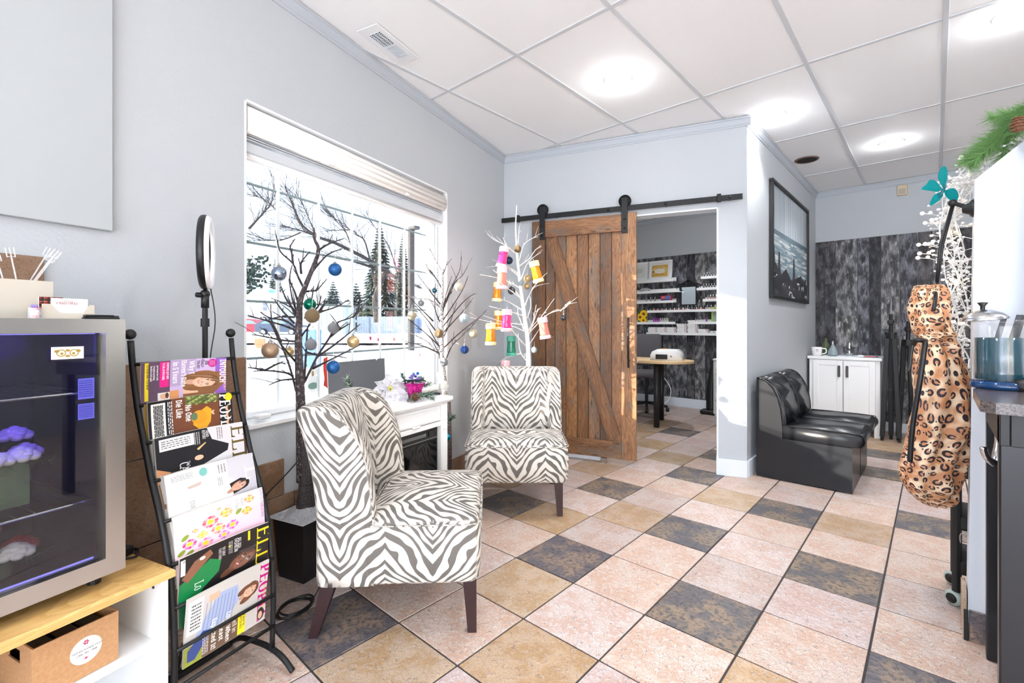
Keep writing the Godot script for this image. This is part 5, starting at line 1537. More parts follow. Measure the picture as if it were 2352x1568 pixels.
		el.call(0.0, -0.5, 0.21, 0.085, Color8(186, 72, 76)); el.call(0.0, -0.48, 0.16, 0.03, Color8(250, 246, 242))
		for k in 16:
			var a := r.randf_range(-0.85, 0.85)
			var col := hair.lightened(r.randf() * 0.25) if k % 2 == 0 else hair.darkened(r.randf() * 0.2)
			var q := PackedVector2Array([M2.call(a * 0.5, 1.15), M2.call(a * 0.5 + 0.07, 1.17), M2.call(a + 0.05 + signf(a) * 0.12, 0.3), M2.call(a + signf(a) * 0.1, (-1.5 if long else 0.1) if absf(a) > 0.55 else 0.62)])
			fill(q, col)
	func tex() -> ImageTexture:
		return ImageTexture.create_from_image(im)

func print_mat(key: String, p: Print, rough := 0.35) -> StandardMaterial3D:
	var m := smat(key, Color.WHITE, rough)
	m.albedo_texture = p.tex()
	return m

func sheet(m: MB, a: Vector3, x: Vector3, y: Vector3) -> MB:   # rectangle with the print upright: a = top left, x to the right, y downwards
	m.quad(a + y, a + x + y, a + x, a, Vector2(0, 1), Vector2(1, 1), Vector2(1, 0), Vector2(0, 0))
	return m

func build_display() -> void:
	# grey panel on the wall
	var ap := thing("wall_panel", "plain grey painted panel hung high on the window wall", "wall panel", WF)
	part(ap, "panel", mb().box(Vector3(-3.62, 2.03, 0.012), Vector3(1.196, 1.156, 0.022), 0.002), smat("panel_grey", Color8(178, 184, 187), 0.7))
	# bench cabinet
	var oak := wood_tex(81, Color8(222, 184, 118), Color8(190, 142, 78), 9.0, 0, 256)
	tri_mat("oak", oak, 0.45, Vector3(1.1, 5.0, 5.0))
	# turn the grain along x: a second texture with u along the grain
	var om := smat("oak_top", Color.WHITE, 0.45)
	om.albedo_texture = oak
	var b := thing("bench_cabinet", "white open bench cabinet with a light oak top", "cabinet", WF)
	var x1 := -3.1225; var x0 := -4.25
	var top := mb()
	var R := [Vector3(x0, 0.478, 0.03), Vector3(x1, 0.478, 0.03), Vector3(x1, 0.478, 0.545), Vector3(x0, 0.478, 0.545)]
	top.quad(R[3], R[2], R[1], R[0], Vector2(0.9, 0), Vector2(0.9, 2.2), Vector2(0, 2.2), Vector2(0, 0))
	top.quad(R[3] + Vector3(0, -0.004, 0.006), R[2] + Vector3(0.004, -0.004, 0.006), R[2], R[3], Vector2(0.95, 0), Vector2(0.95, 2.2), Vector2(0.92, 2.2), Vector2(0.92, 0))
	top.quad(R[3] + Vector3(0, -0.02, 0.006), R[2] + Vector3(0.004, -0.02, 0.006), R[2] + Vector3(0.004, -0.004, 0.006), R[3] + Vector3(0, -0.004, 0.006), Vector2(1.2, 0), Vector2(1.2, 2.2), Vector2(1.1, 2.2), Vector2(1.1, 0))
	top.quad(R[2] + Vector3(0.004, -0.02, 0.006), R[1] + Vector3(0.004, -0.02, 0), R[1] + Vector3(0.004, -0.004, 0), R[2] + Vector3(0.004, -0.004, 0.006), Vector2(0, 0), Vector2(0.1, 0.9), Vector2(0.1, 1), Vector2(0, 0.1))
	top.quad(R[2] + Vector3(0.004, -0.004, 0.006), R[1] + Vector3(0.004, -0.004, 0), R[1], R[2], Vector2(0, 0), Vector2(0.1, 0.9), Vector2(0.1, 1), Vector2(0, 0.1))
	top.quad(R[0] + Vector3(0, -0.02, 0), R[1] + Vector3(0, -0.02, 0), R[2] + Vector3(0, -0.02, 0), R[3] + Vector3(0, -0.02, 0))
	part(b, "oak_top", top, om, "light oak veneer top")
	var wm: Material = M["white"]
	var sp := part(b, "side_panel", mb().box(Vector3(-3.137, 0.229, 0.285), Vector3(0.018, 0.458, 0.5), 0.001), wm)
	part(sp, "screw_cap", mb().smooth().lathe([Vector2(0, 0), Vector2(0.005, 0), Vector2(0.004, 0.002), Vector2(0, 0.002)], 10, Vector3(-3.146, 0.43, 0.5), Basis(Vector3(0, 0, 1), PI / 2)), M["steel_dark"])
	part(b, "side_panel", mb().box(Vector3(-4.23, 0.229, 0.285), Vector3(0.018, 0.458, 0.5), 0.001), wm)
	part(b, "shelf", mb().box(Vector3(-3.68, 0.28, 0.275), Vector3(1.08, 0.018, 0.48), 0.001), wm)
	part(b, "bottom_board", mb().box(Vector3(-3.68, 0.04, 0.275), Vector3(1.08, 0.018, 0.48), 0.001), wm)
	part(b, "back_board", mb().box(Vector3(-3.68, 0.235, 0.035), Vector3(1.08, 0.44, 0.006)), wm)
	# cardboard box
	var cb := thing("cardboard_box", "brown cardboard box with a round white sticker on the bench shelf", "box", WF)
	var kn := noise(85, 0.12, 3, 256)
	var km := tri_mat("cardboard", ramp_tex(kn, 256, 256, [[0.0, Color8(176, 132, 92)], [1.0, Color8(196, 152, 110)]]), 0.85, Vector3(3, 3, 3))
	var bx0 := -3.388; var bx1 := -3.226; var by := 0.29; var bh := 0.122
	part(cb, "front_wall", mb().box(Vector3((bx0 + bx1) / 2, by + bh / 2, 0.5), Vector3(bx1 - bx0, bh, 0.004), 0.0005), km)
	part(cb, "back_wall", mb().box(Vector3((bx0 + bx1) / 2, by + bh / 2, 0.32), Vector3(bx1 - bx0, bh, 0.004), 0.0005), km)
	part(cb, "side_wall", mb().box(Vector3(bx1 - 0.002, by + bh / 2, 0.41), Vector3(0.004, bh, 0.176), 0.0005), km)
	var lw := part(cb, "side_wall", mb().box(Vector3(bx0 + 0.002, by + bh * 0.3, 0.41), Vector3(0.004, bh * 0.6, 0.176), 0.0005).box(Vector3(bx0 + 0.002, by + bh * 0.92, 0.41), Vector3(0.004, bh * 0.16, 0.176), 0.0005).box(Vector3(bx0 + 0.002, by + bh * 0.72, 0.35), Vector3(0.004, bh * 0.26, 0.056)).box(Vector3(bx0 + 0.002, by + bh * 0.72, 0.47), Vector3(0.004, bh * 0.26, 0.056)), km)
	part(cb, "bottom", mb().box(Vector3((bx0 + bx1) / 2, by + 0.003, 0.41), Vector3(bx1 - bx0, 0.005, 0.176)), km)
	for k in 3: part(cb, "dark_bag", mb().box(Vector3(-3.35 + k * 0.05, by + 0.055, 0.41), Vector3(0.04, 0.09, 0.15), 0.01, Basis(Vector3(0, 0, 1), 0.1 * k - 0.1)), smat("dark_plastic", Color8(40, 38, 40), 0.4))
	var st := Print.new(256, 256, Color8(250, 250, 250))
	st.oval(0.5, 0.2, 0.06, 0.06, Color8(190, 60, 100)); st.oval(0.5, 0.2, 0.025, 0.025, Color8(250, 240, 240))
	for k in 6: st.oval(0.5 + cos(k * 1.05) * 0.075, 0.2 + sin(k * 1.05) * 0.075, 0.026, 0.026, Color8(170, 40, 90))
	st.text("POP UP FLORAL SHOP", 0.08, 0.52, 0.065, Color8(30, 30, 34), false, "Droid Sans", 700, 1.0)
	st.text("(780) 781 - 7448", 0.2, 0.66, 0.065, Color8(30, 30, 34), false)
	st.oval(0.5, 0.8, 0.05, 0.04, Color8(190, 60, 90)); st.rect(0.42, 0.85, 0.16, 0.015, Color8(170, 50, 80))
	var sm := print_mat("sticker", st, 0.4)
	var dm := mb()
	var cc := Vector3(-3.292, by + 0.063, 0.5026)
	for k in 32:
		var a := TAU * k / 32; var a2 := TAU * (k + 1) / 32
		var rr := 0.031
		dm.tri(cc, cc + Vector3(cos(a), sin(a), 0) * rr, cc + Vector3(cos(a2), sin(a2), 0) * rr, Vector2(0.5, 0.5), Vector2(0.5 + cos(a) * 0.5, 0.5 - sin(a) * 0.5), Vector2(0.5 + cos(a2) * 0.5, 0.5 - sin(a2) * 0.5))
	part(cb, "round_sticker", dm, sm)
	fridge()
	# charger on the bench top
	var ch := thing("power_adapter", "black power adapter lying behind the display fridge corner", "adapter", Transform3D(WF.basis * Basis(Vector3.UP, 0.3), WF * Vector3(-3.15, 0.478, 0.33)))
	part(ch, "casing", mb().box(Vector3(0, 0.012, 0), Vector3(0.05, 0.024, 0.06), 0.003), M["black"])
	part(ch, "rating_label", mb().box(Vector3(-0.006, 0.0242, 0), Vector3(0.026, 0.0006, 0.034)), M["white"])
	part(ch, "cable", mb().smooth().tube(curve([Vector3(0.025, 0.01, 0), Vector3(0.035, 0.006, 0.03), Vector3(0.0, 0.005, 0.06), Vector3(-0.02, 0.004, 0.03)], 5), 0.003, 6), M["black"])
	var ws := thing("wall_plug", "stepped white plastic plug beside the display fridge", "plug", Transform3D(WF.basis, WF * Vector3(-3.17, 0.478, 0.24)))
	for k in 3: part(ws, "step", mb().box(Vector3(0.012 * k - 0.01, 0.014 - 0.003 * k, 0), Vector3(0.012, 0.028 - 0.006 * k, 0.05), 0.001), M["gloss_white"])
	fridge_top()
	ring_light()

func fridge() -> void:
	var X1 := -3.21; var X0 := -3.66; var Y0 := 0.512; var Y1 := 1.15; var Z := 0.5
	var t := thing("display_fridge", "stainless steel framed glass door fridge holding flowers", "fridge", WF)
	var bn := noise(91, 0.02, 4, 256)
	var stl := smat("brushed_steel", Color8(200, 197, 190), 0.24, 1.0)
	var fw := 0.042
	# door frame, mitred
	for s in 4:
		var q: Array
		match s:
			0: q = [X0, Y1, X1, Y1, X1 - fw, Y1 - 0.034, X0 + fw, Y1 - 0.034]
			1: q = [X0, Y0, X1, Y0, X1 - fw, Y0 + fw, X0 + fw, Y0 + fw]
			2: q = [X1, Y1, X1, Y0, X1 - fw, Y0 + fw, X1 - fw, Y1 - 0.034]
			3: q = [X0, Y1, X0, Y0, X0 + fw, Y0 + fw, X0 + fw, Y1 - 0.034]
		part(t, "door_frame", mb().prism(poly(q), Z - 0.03, Z), stl)
	var dk := smat("fridge_dark", Color8(22, 22, 30), 0.5)
	part(t, "cabinet_side", mb().box(Vector3(X1 - 0.012, (Y0 + Y1) / 2, 0.25), Vector3(0.02, Y1 - Y0 - 0.01, 0.43)), dk)
	part(t, "cabinet_side", mb().box(Vector3(X0 + 0.012, (Y0 + Y1) / 2, 0.25), Vector3(0.02, Y1 - Y0 - 0.01, 0.43)), dk)
	part(t, "cabinet_top", mb().box(Vector3((X0 + X1) / 2, Y1 - 0.008, 0.25), Vector3(X1 - X0 - 0.006, 0.014, 0.43)), dk)
	part(t, "cabinet_bottom", mb().box(Vector3((X0 + X1) / 2, Y0 + 0.01, 0.25), Vector3(X1 - X0 - 0.006, 0.016, 0.43)), dk)
	part(t, "cabinet_back", mb().box(Vector3((X0 + X1) / 2, (Y0 + Y1) / 2, 0.045), Vector3(X1 - X0 - 0.006, Y1 - Y0 - 0.02, 0.02)), dk)
	for q in [[X1 - 0.04, 0.44], [X0 + 0.04, 0.44], [X1 - 0.04, 0.08], [X0 + 0.04, 0.08]]: part(t, "foot", mb().lathe([Vector2(0, 0.4785), Vector2(0.014, 0.4785), Vector2(0.014, Y0 + 0.004), Vector2(0, Y0 + 0.004)], 10, Vector3(q[0], 0, q[1])), M["black"])
	var gm := smat("fridge_glass", Color(0.08, 0.08, 0.12, 0.28), 0.02)
	gm.transparency = BaseMaterial3D.TRANSPARENCY_ALPHA
	part(t, "glass", mb().box(Vector3((X0 + X1) / 2, (Y0 + Y1) / 2 + 0.004, Z - 0.014), Vector3(X1 - X0 - 2 * fw, Y1 - Y0 - fw - 0.034, 0.004)), gm)
	for s in [[X1 - fw - 0.006, 0], [X0 + fw + 0.006, 0]]: part(t, "seal", mb().box(Vector3(s[0], (Y0 + Y1) / 2, Z - 0.024), Vector3(0.012, Y1 - Y0 - 0.08, 0.012)), M["black"])
	# light strips round the door
	var lm := smat("led_strip", Color8(190, 190, 255), 0.4)
	lm.emission_enabled = true; lm.emission = Color(0.5, 0.48, 1.0); lm.emission_energy_multiplier = 0.8
	part(t, "led_strip_light", mb().box(Vector3(X1 - fw - 0.001, (Y0 + Y1) / 2, Z - 0.035), Vector3(0.002, Y1 - Y0 - 0.1, 0.006)), lm)
	part(t, "led_strip_light", mb().box(Vector3((X0 + X1) / 2, Y1 - 0.036, Z - 0.035), Vector3(X1 - X0 - 0.1, 0.002, 0.006)), lm)
	part(t, "led_strip_light", mb().box(Vector3((X0 + X1) / 2, Y0 + 0.043, Z - 0.035), Vector3(X1 - X0 - 0.1, 0.002, 0.006)), lm)
	var o := OmniLight3D.new()
	o.name = "fridge_light"
	o.position = Vector3(-3.4, Y1 - 0.06, 0.4)
	o.light_color = Color(0.42, 0.36, 1.0)
	o.light_energy = 0.05
	o.light_size = 0.04
	o.omni_range = 8.0
	o.omni_attenuation = 2.0
	o.shadow_enabled = true
	t.add_child(o)
	# wire shelves
	for y in [0.965, 0.69]:
		var sh := part(t, "wire_shelf", mb().tube([Vector3(X0 + 0.03, y, 0.43), Vector3(X1 - 0.03, y, 0.43)], 0.003, 6), M["chrome"])
		part(sh, "shelf_rim", mb().tube([Vector3(X0 + 0.03, y, 0.08), Vector3(X1 - 0.03, y, 0.08)], 0.003, 6), M["chrome"])
		for k in 12: part(sh, "wire", mb().tube([Vector3(X0 + 0.035 + k * 0.034, y, 0.08), Vector3(X0 + 0.035 + k * 0.034, y, 0.43)], 0.0016, 5), M["chrome"])
	# card and notes stuck on the glass
	var cp := Print.new(192, 96, Color8(244, 240, 226))
	var gold := Color8(150, 122, 50)
	for s in [-1.0, 1.0]:
		cp.oval(0.5 + s * 0.2, 0.5, 0.15, 0.3, gold); cp.oval(0.5 + s * 0.2, 0.5, 0.115, 0.22, Color8(240, 230, 196)); cp.oval(0.5 + s * 0.18, 0.55, 0.05, 0.1, gold); cp.oval(0.5 + s * 0.33, 0.35, 0.08, 0.12, gold)
	cp.oval(0.5, 0.3, 0.07, 0.1, gold); cp.oval(0.5, 0.75, 0.08, 0.1, gold)
	part(t, "gift_card", sheet(mb(), Vector3(-3.352, 1.084, Z - 0.009), Vector3(0.06, 0.0, 0), Vector3(0, -0.029, 0)), print_mat("gift_card", cp))
	for k in 2:
		var np := Print.new(96, 120, Color8(84, 84, 176))
		np.lines(0.08, 0.08, 0.84, 0.84, 8, Color8(30, 30, 120), false)
		part(t, "notice_label", sheet(mb(), Vector3(-3.303, [1.006, 0.945][k], Z - 0.0095), Vector3(0.032, 0, 0), Vector3(0, -0.05 + 0.012 * k, 0)), print_mat("notice%d" % k, np))
	# flowers
	for k in 2:
		var fy: float = [0.694, 0.5305][k]
		var fx: float = [-3.395, -3.405][k]
		var a := thing("flower_arrangement", ["mixed lilac, white and red flowers in a glass cube vase", "red and white flowers with fern on the fridge floor"][k], "flowers", WF * at(Vector3(fx, fy + 0.004 if k == 0 else fy + 0.0005, 0.3)))
		var vg := smat("vase_glass", Color(0.55, 0.7, 0.55, 0.5), 0.04); vg.transparency = BaseMaterial3D.TRANSPARENCY_ALPHA
		if k == 0:
			part(a, "vase", mb().box(Vector3(0, 0.055, 0), Vector3(0.11, 0.11, 0.11), 0.003), vg)
			part(a, "stems", mb().box(Vector3(0, 0.05, 0), Vector3(0.08, 0.09, 0.08), 0.02), smat("stem_green", Color8(70, 100, 50), 0.7))
		else: part(a, "vase", mb().lathe([Vector2(0, 0), Vector2(0.05, 0), Vector2(0.06, 0.05), Vector2(0.0, 0.05)], 16), vg)
		var yb := 0.12 if k == 0 else 0.06
		var cols := [Color8(196, 176, 226), Color8(160, 26, 46), Color8(214, 196, 240), Color8(236, 232, 240), Color8(160, 26, 46), Color8(190, 166, 224), Color8(240, 238, 236)] if k == 0 else [Color8(170, 40, 50), Color8(236, 240, 226), Color8(190, 60, 60), Color8(240, 240, 232)]
		for q in cols.size():
			var an := q * 2.4
			var fp := Vector3(cos(an) * 0.055, yb + 0.02 * (q % 3), sin(an) * 0.055 + 0.02)
			var fm := mb().smooth()
			for l in 3:
				for z in 7:
					var aa := TAU * z / 7 + l * 0.4
					var r := 0.012 + 0.007 * l
					fm.ball(fp + Vector3(cos(aa) * r, 0.012 - l * 0.006, sin(aa) * r), Vector3(0.0135, 0.009, 0.0135), 5, 8)
			fm.ball(fp + Vector3(0, 0.012, 0), 0.015, 5, 8)
			part(a, "blossom", fm, smat("bloom%d%d" % [k, q], cols[q], 0.6))
		for q in 8:
			var an := TAU * q / 8 + 0.2
			var d := Vector3(cos(an), 0.25 + 0.15 * (q % 3), sin(an)).normalized()
			var pts := []
			for z in 6: pts.append(Vector3(0, yb - 0.02, 0) + d * 0.022 * z + Vector3(0, -0.0015 * z * z, 0))
			var fn := mb()
			needles(fn, pts, 0.024, 12, 0.0014)
			part(a, "fern_frond", fn, M["fern"]).set_meta("kind", "stuff")

func fridge_top() -> void:
	var y := 1.1505
	var F2 := WF
	var gry := smat("holder_grey", Color8(190, 184, 172), 0.6)
	# card holder with printed cards
	var t := thing("card_holder", "beige cardboard holder with a notch, full of cards, on the fridge", "card holder", F2)
	part(t, "back_wall", mb().prism(poly([-3.36, y, -3.245, y, -3.245, y + 0.036, -3.36, y + 0.036]), 0.43, 0.432), gry)
	part(t, "front_wall", mb().prism(poly([-3.36, y, -3.262, y, -3.262, y + 0.034, -3.272, y + 0.034, -3.285, y + 0.013, -3.33, y + 0.013, -3.344, y + 0.034, -3.36, y + 0.034]), 0.468, 0.47), gry)
	part(t, "side_wall", mb().box(Vector3(-3.262, y + 0.017, 0.45), Vector3(0.002, 0.034, 0.038)), gry)
	part(t, "floor", mb().box(Vector3(-3.31, y + 0.001, 0.45), Vector3(0.098, 0.002, 0.038)), gry)
	var cp := Print.new(256, 128, Color8(248, 248, 248))
	cp.text("merry", 0.36, 0.22, 0.12, Color8(70, 60, 60), false, "Droid Serif", 400)
	cp.text("CHRISTMAS", 0.14, 0.36, 0.13, Color8(130, 24, 34), false, "Droid Serif", 700, 1.05)
	var cards := thing("greeting_card", "white greeting card lettered in red standing in the holder", "card", F2)
	part(cards, "card", mb().box(Vector3(-3.303, y + 0.026, 0.4515), Vector3(0.07, 0.046, 0.0008)), M["white"])
	part(cards, "printed_face", sheet(mb(), Vector3(-3.338, y + 0.049, 0.452), Vector3(0.07, 0, 0), Vector3(0, -0.046, 0)), print_mat("xmas_card", cp))
	var pp := Print.new(128, 128, Color8(140, 34, 34))
	for k in 4:
		pp.rect(0, 0.1 + k * 0.25, 1, 0.08, Color8(24, 36, 30)); pp.rect(0.1 + k * 0.25, 0, 0.08, 1, Color8(30, 30, 34)); pp.rect(0, 0.22 + k * 0.25, 1, 0.015, Color8(230, 226, 200)); pp.rect(0.23 + k * 0.25, 0, 0.015, 1, Color8(210, 190, 70))
	var env := thing("greeting_card", "tartan greeting card behind the red lettered one", "card", F2)
	part(env, "card", mb().box(Vector3(-3.336, y + 0.026, 0.4485), Vector3(0.045, 0.05, 0.0008)), M["white"])
	part(env, "printed_face", sheet(mb(), Vector3(-3.358, y + 0.051, 0.4492), Vector3(0.044, 0, 0), Vector3(0, -0.05, 0)), print_mat("tartan", pp))
	# taller holder with clear forks
	var h := thing("pick_holder", "tall beige cardboard holder behind the cards", "holder", F2)
	part(h, "front_wall", mb().box(Vector3(-3.4, y + 0.045, 0.42), Vector3(0.155, 0.09, 0.002)), gry)
	part(h, "side_wall", mb().box(Vector3(-3.323, y + 0.045, 0.385), Vector3(0.002, 0.09, 0.07)), gry)
	part(h, "back_wall", mb().box(Vector3(-3.4, y + 0.045, 0.35), Vector3(0.155, 0.09, 0.002)), gry)
	var cl := smat("clear_plastic", Color(0.93, 0.94, 0.96, 0.28), 0.08); cl.transparency = BaseMaterial3D.TRANSPARENCY_ALPHA
	var picks := [[50, 645, 105, 588], [60, 645, 122, 592], [44, 642, 26, 590], [16, 640, -6, 600], [54, 645, 112, 600]]
	for k in picks.size():
		var q: Array = picks[k]
		var p := thing("card_pick", "clear plastic trident card pick standing in the tall holder", "card pick", Transform3D.IDENTITY, "clear card picks")
		var zz := 0.385 + 0.006 * k
		var a := WF * onf(q[0], q[1] + 30, WF, zz); var b := WF * onf(q[2], q[3], WF, zz)
		part(p, "stem", mb().tube([a, b], 0.0016, 6), cl)
		var d := (b - a).normalized()
		var sd := d.cross(WF.basis.z).normalized()
		part(p, "crossbar", mb().tube([b - sd * 0.007, b + d * 0.002, b + sd * 0.007], 0.0013, 6), cl)
		for s in [-1, 0, 1]: part(p, "prong", mb().tube([b + sd * 0.007 * s, b + sd * 0.007 * s + d * 0.022], 0.0012, 6), cl)
	var tn := thing("treat_jar", "small clear jar of pink and red sweets on the fridge", "jar", F2 * at(Vector3(-3.372, y, 0.47)))
	part(tn, "jar", mb().lathe([Vector2(0, 0), Vector2(0.012, 0), Vector2(0.012, 0.024), Vector2(0, 0.024)], 14), cl)
	for k in 5: part(tn, "sweet", mb().box(Vector3(0.004 * (k % 2) - 0.002, 0.004 + k * 0.006, 0.002 * (k % 3)), Vector3(0.012, 0.006, 0.01), 0.001, Basis(Vector3.UP, k * 0.7)), smat("sweet%d" % k, [Color8(206, 60, 80), Color8(240, 190, 200), Color8(240, 240, 240), Color8(200, 60, 120), Color8(120, 100, 170)][k], 0.4))
	var sp := thing("stapler", "slim black stapler lying on the fridge top", "stapler", F2 * at(Vector3(-3.25, y, 0.47)))
	part(sp, "base", mb().box(Vector3(0, 0.002, 0), Vector3(0.075, 0.004, 0.02), 0.001), M["black"])
	part(sp, "arm", mb().box(Vector3(-0.004, 0.0075, 0), Vector3(0.062, 0.006, 0.016), 0.0015), M["black"])
	part(sp, "hinge", mb().box(Vector3(0.03, 0.005, 0), Vector3(0.014, 0.008, 0.014), 0.001), M["steel_dark"])

func ring_light() -> void:
	var c := onf(471, 580, WF, 0.2)
	var base := Vector3(c.x, 0, 0.2)
	var t := thing("ring_light", "black ring light on a tall stand by the window wall", "ring light", WF * at(Vector3(c.x, 0, 0.2)))
	var bk: Material = M["black"]
	var yc := c.y
	# ring in the plane whose normal points along the wall to the right and a little into the room
	var bs := Basis(Vector3.UP, 0.93)      # local z of the ring
	var R := 0.118
	var ring := []
	for k in 40: ring.append(Vector3(0, yc, 0) + bs * Vector3(cos(TAU * k / 40) * R, sin(TAU * k / 40) * R, 0))
	part(t, "housing", mb().smooth().tube(ring, 0.016, 12, false, true), bk)
	var r2 := []
	for k in 40: r2.append(Vector3(0, yc, 0) + bs * Vector3(cos(TAU * k / 40) * R, sin(TAU * k / 40) * R, 0.009))
	part(t, "diffuser", mb().smooth().tube(r2, 0.0135, 12, false, true), smat("ring_diffuser", Color8(244, 244, 246), 0.3))
	part(t, "phone_clamp", mb().box(Vector3(0, yc, 0), Vector3(0.012, 0.05, 0.02), 0.002, bs).box(Vector3(0, yc, 0.012), Vector3(0.03, 0.012, 0.01), 0.002, bs), bk)
	part(t, "clamp_rod", mb().tube([Vector3(0, yc - R, 0), Vector3(0, yc, 0)], 0.004, 8), bk)
	part(t, "ball_head", mb().smooth().ball(Vector3(0, yc - R - 0.03, 0), 0.016, 8, 12).tube([Vector3(0, yc - R - 0.08, 0), Vector3(0, yc - R - 0.03, 0)], 0.013, 10), bk)
	part(t, "knob", mb().smooth().tube([Vector3(-0.03, yc - R - 0.035, 0), Vector3(-0.012, yc - R - 0.035, 0)], 0.009, 8), bk)
	part(t, "pole", mb().tube([Vector3(0, 0.12, 0), Vector3(0, 0.8, 0)], 0.011, 10).tube([Vector3(0, 0.8, 0), Vector3(0, yc - R - 0.08, 0)], 0.009, 10), bk)
	part(t, "collar", mb().tube([Vector3(0, 0.78, 0), Vector3(0, 0.82, 0)], 0.015, 10).tube([Vector3(0, 1.13, 0), Vector3(0, 1.16, 0)], 0.014, 10), bk)
	for k in 3:
		var a := TAU * k / 3 + 0.6
		part(t, "leg", mb().tube([Vector3(0, 0.3, 0), Vector3(cos(a) * 0.14, 0.006, sin(a) * 0.14)], 0.006, 8), bk)
	part(t, "cable", mb().smooth().tube(curve([Vector3(0.02, yc - R - 0.01, 0.0), Vector3(0.03, yc - 0.25, 0.01), Vector3(0.014, 0.95, 0.0), Vector3(0.02, 0.5, 0.0), Vector3(0.012, 0.2, 0)], 6), 0.002, 6), bk)

func rack_z(h: float) -> float:
	var hs := [0.05, 0.24, 0.355, 0.47, 0.583, 0.69, 0.903, 1.115]
	var zs := [0.517, 0.523, 0.515, 0.498, 0.461, 0.412, 0.34, 0.303]
	for k in 7:
		if h <= hs[k + 1]:
			var f: float = (h - hs[k]) / (hs[k + 1] - hs[k])
			return cubic_interpolate(zs[k], zs[k + 1], zs[maxi(k - 1, 0)], zs[mini(k + 2, 7)], f)
	return 0.303

func covers() -> Array:
	var W := Color8(250, 250, 250); var K := Color8(24, 22, 24)
	var out := []
	var skin := Color8(226, 178, 150); var hair := Color8(140, 96, 62)
	# 1: lilac gossip cover
	var p := Print.new(560, 420, Color8(196, 176, 214))
	p.rect(0, 0, 0.3, 1, Color8(96, 74, 96)); p.rect(0.3, 0, 0.3, 0.66, Color8(176, 156, 196)); p.rect(0.85, 0, 0.15, 1, Color8(146, 96, 196))
	p.oval(0.7, 0.62, 0.26, 0.3, hair); p.shape([0.45, 0.5, 0.6, 0.4, 0.9, 0.36, 0.97, 0.7, 0.8, 1.0, 0.45, 1.0], hair)
	p.rect(0.45, 0.68, 0.18, 0.2, skin)
	p.face(0.72, 0.62, 0.16, 0.12, skin, hair)
	p.rect(0.035, 0.02, 0.04, 0.92, Color8(236, 214, 40)); p.text("HER FRIENDS WANT TO SET HER UP", 0.045, 0.06, 0.024, K, true, "Droid Sans", 700, 0.82)
	p.text("Jen dances her heels", 0.15, 0.1, 0.02, W); p.text("changed everything", 0.115, 0.1, 0.02, W); p.text("learned to love again", 0.085, 0.1, 0.02, W)
	p.rect(0.19, 0.03, 0.1, 0.62, Color8(226, 40, 140)); p.text("SOMETIMES I JUST HAVE", 0.255, 0.05, 0.024, W, true, "Droid Sans", 700, 0.8); p.text("TO CURL UP INTO A BALL", 0.21, 0.05, 0.024, W, true, "Droid Sans", 700, 0.8)
	p.text("Why I", 0.5, 0.05, 0.062, W, true, "Droid Serif"); p.text("Haven't Date", 0.405, 0.02, 0.062, W, true, "Droid Serif", 700, 0.9); p.text("in 5 Years", 0.31, 0.05, 0.062, W, true, "Droid Serif", 700, 0.95)
	p.text("JEN", 0.7, 0.06, 0.036, K); p.text("FINALLY", 0.65, 0.02, 0.036, K, true, "Droid Sans", 700, 0.8); p.text("TALKS!", 0.6, 0.05, 0.036, K)
	p.oval(0.81, 0.13, 0.062, 0.11, Color8(190, 30, 130)); p.lines(0.77, 0.06, 0.08, 0.14, 4, Color8(240, 170, 210))
	p.text("INTOUCH", 0.88, 0.04, 0.085, W, true, "Droid Sans", 700, 0.9); p.lines(0.965, 0.1, 0.03, 0.8, 2, Color8(236, 214, 60))
	p.rect(0.17, 0.78, 0.13, 0.2, Color8(230, 226, 220)); p.oval(0.24, 0.87, 0.045, 0.07, skin); p.oval(0.27, 0.86, 0.02, 0.07, Color8(90, 60, 40)); p.rect(0.3, 0.76, 0.1, 0.22, Color8(214, 150, 96))
	out.append(p)
	# 2: people-style cover, brown photograph
	p = Print.new(560, 420, Color8(112, 66, 42))
	p.rect(0, 0, 0.24, 1, K); p.rect(0.82, 0, 0.18, 1, K); p.rect(0.4, 0, 0.4, 0.2, Color8(96, 104, 60))
	for k in 40: p.oval(0.42 + 0.36 * fposmod(k * 0.37, 1.0), 0.22 * fposmod(k * 0.61, 1.0), 0.02, 0.03, [Color8(120, 140, 70), Color8(70, 84, 44), Color8(170, 176, 110)][k % 3])
	p.shape([0.5, 0.5, 0.66, 0.3, 0.72, 0.4, 0.7, 0.7, 0.6, 0.95, 0.48, 0.72], Color8(222, 160, 40)); p.oval(0.56, 0.55, 0.1, 0.17, Color8(214, 150, 36)); p.oval(0.75, 0.48, 0.035, 0.06, skin); p.oval(0.765, 0.48, 0.022, 0.06, Color8(120, 70, 40))
	p.oval(0.5, 0.52, 0.04, 0.1, Color8(96, 120, 90))
	p.rect(0.03, 0.06, 0.15, 0.88, Color8(236, 236, 232)); p.rect(0.06, 0.12, 0.09, 0.72, Color8(150, 150, 150)); p.lines(0.05, 0.1, 0.11, 0.76, 6, Color8(50, 50, 50))
	p.text("No One", 0.375, 0.2, 0.07, W, true, "Droid Sans", 700, 0.9); p.text("Die Like", 0.27, 0.05, 0.07, W, true, "Droid Sans", 700, 0.9)
	p.lines(0.2, 0.06, 0.06, 0.8, 3, W)
	p.text("PEOPLE", 0.775, 0.02, 0.15, W, true, "Droid Serif", 700, 0.95)
	p.oval(0.95, 0.12, 0.05, 0.11, Color8(236, 206, 30)); for k in 3: p.oval(0.935, 0.42 + k * 0.19, 0.035, 0.07, skin)
	for k in 3: p.oval(0.955, 0.42 + k * 0.19, 0.022, 0.07, Color8(60, 40, 30))
	out.append(p)
	# 3: grey cover, black coat
	p = Print.new(560, 420, Color8(206, 204, 208))
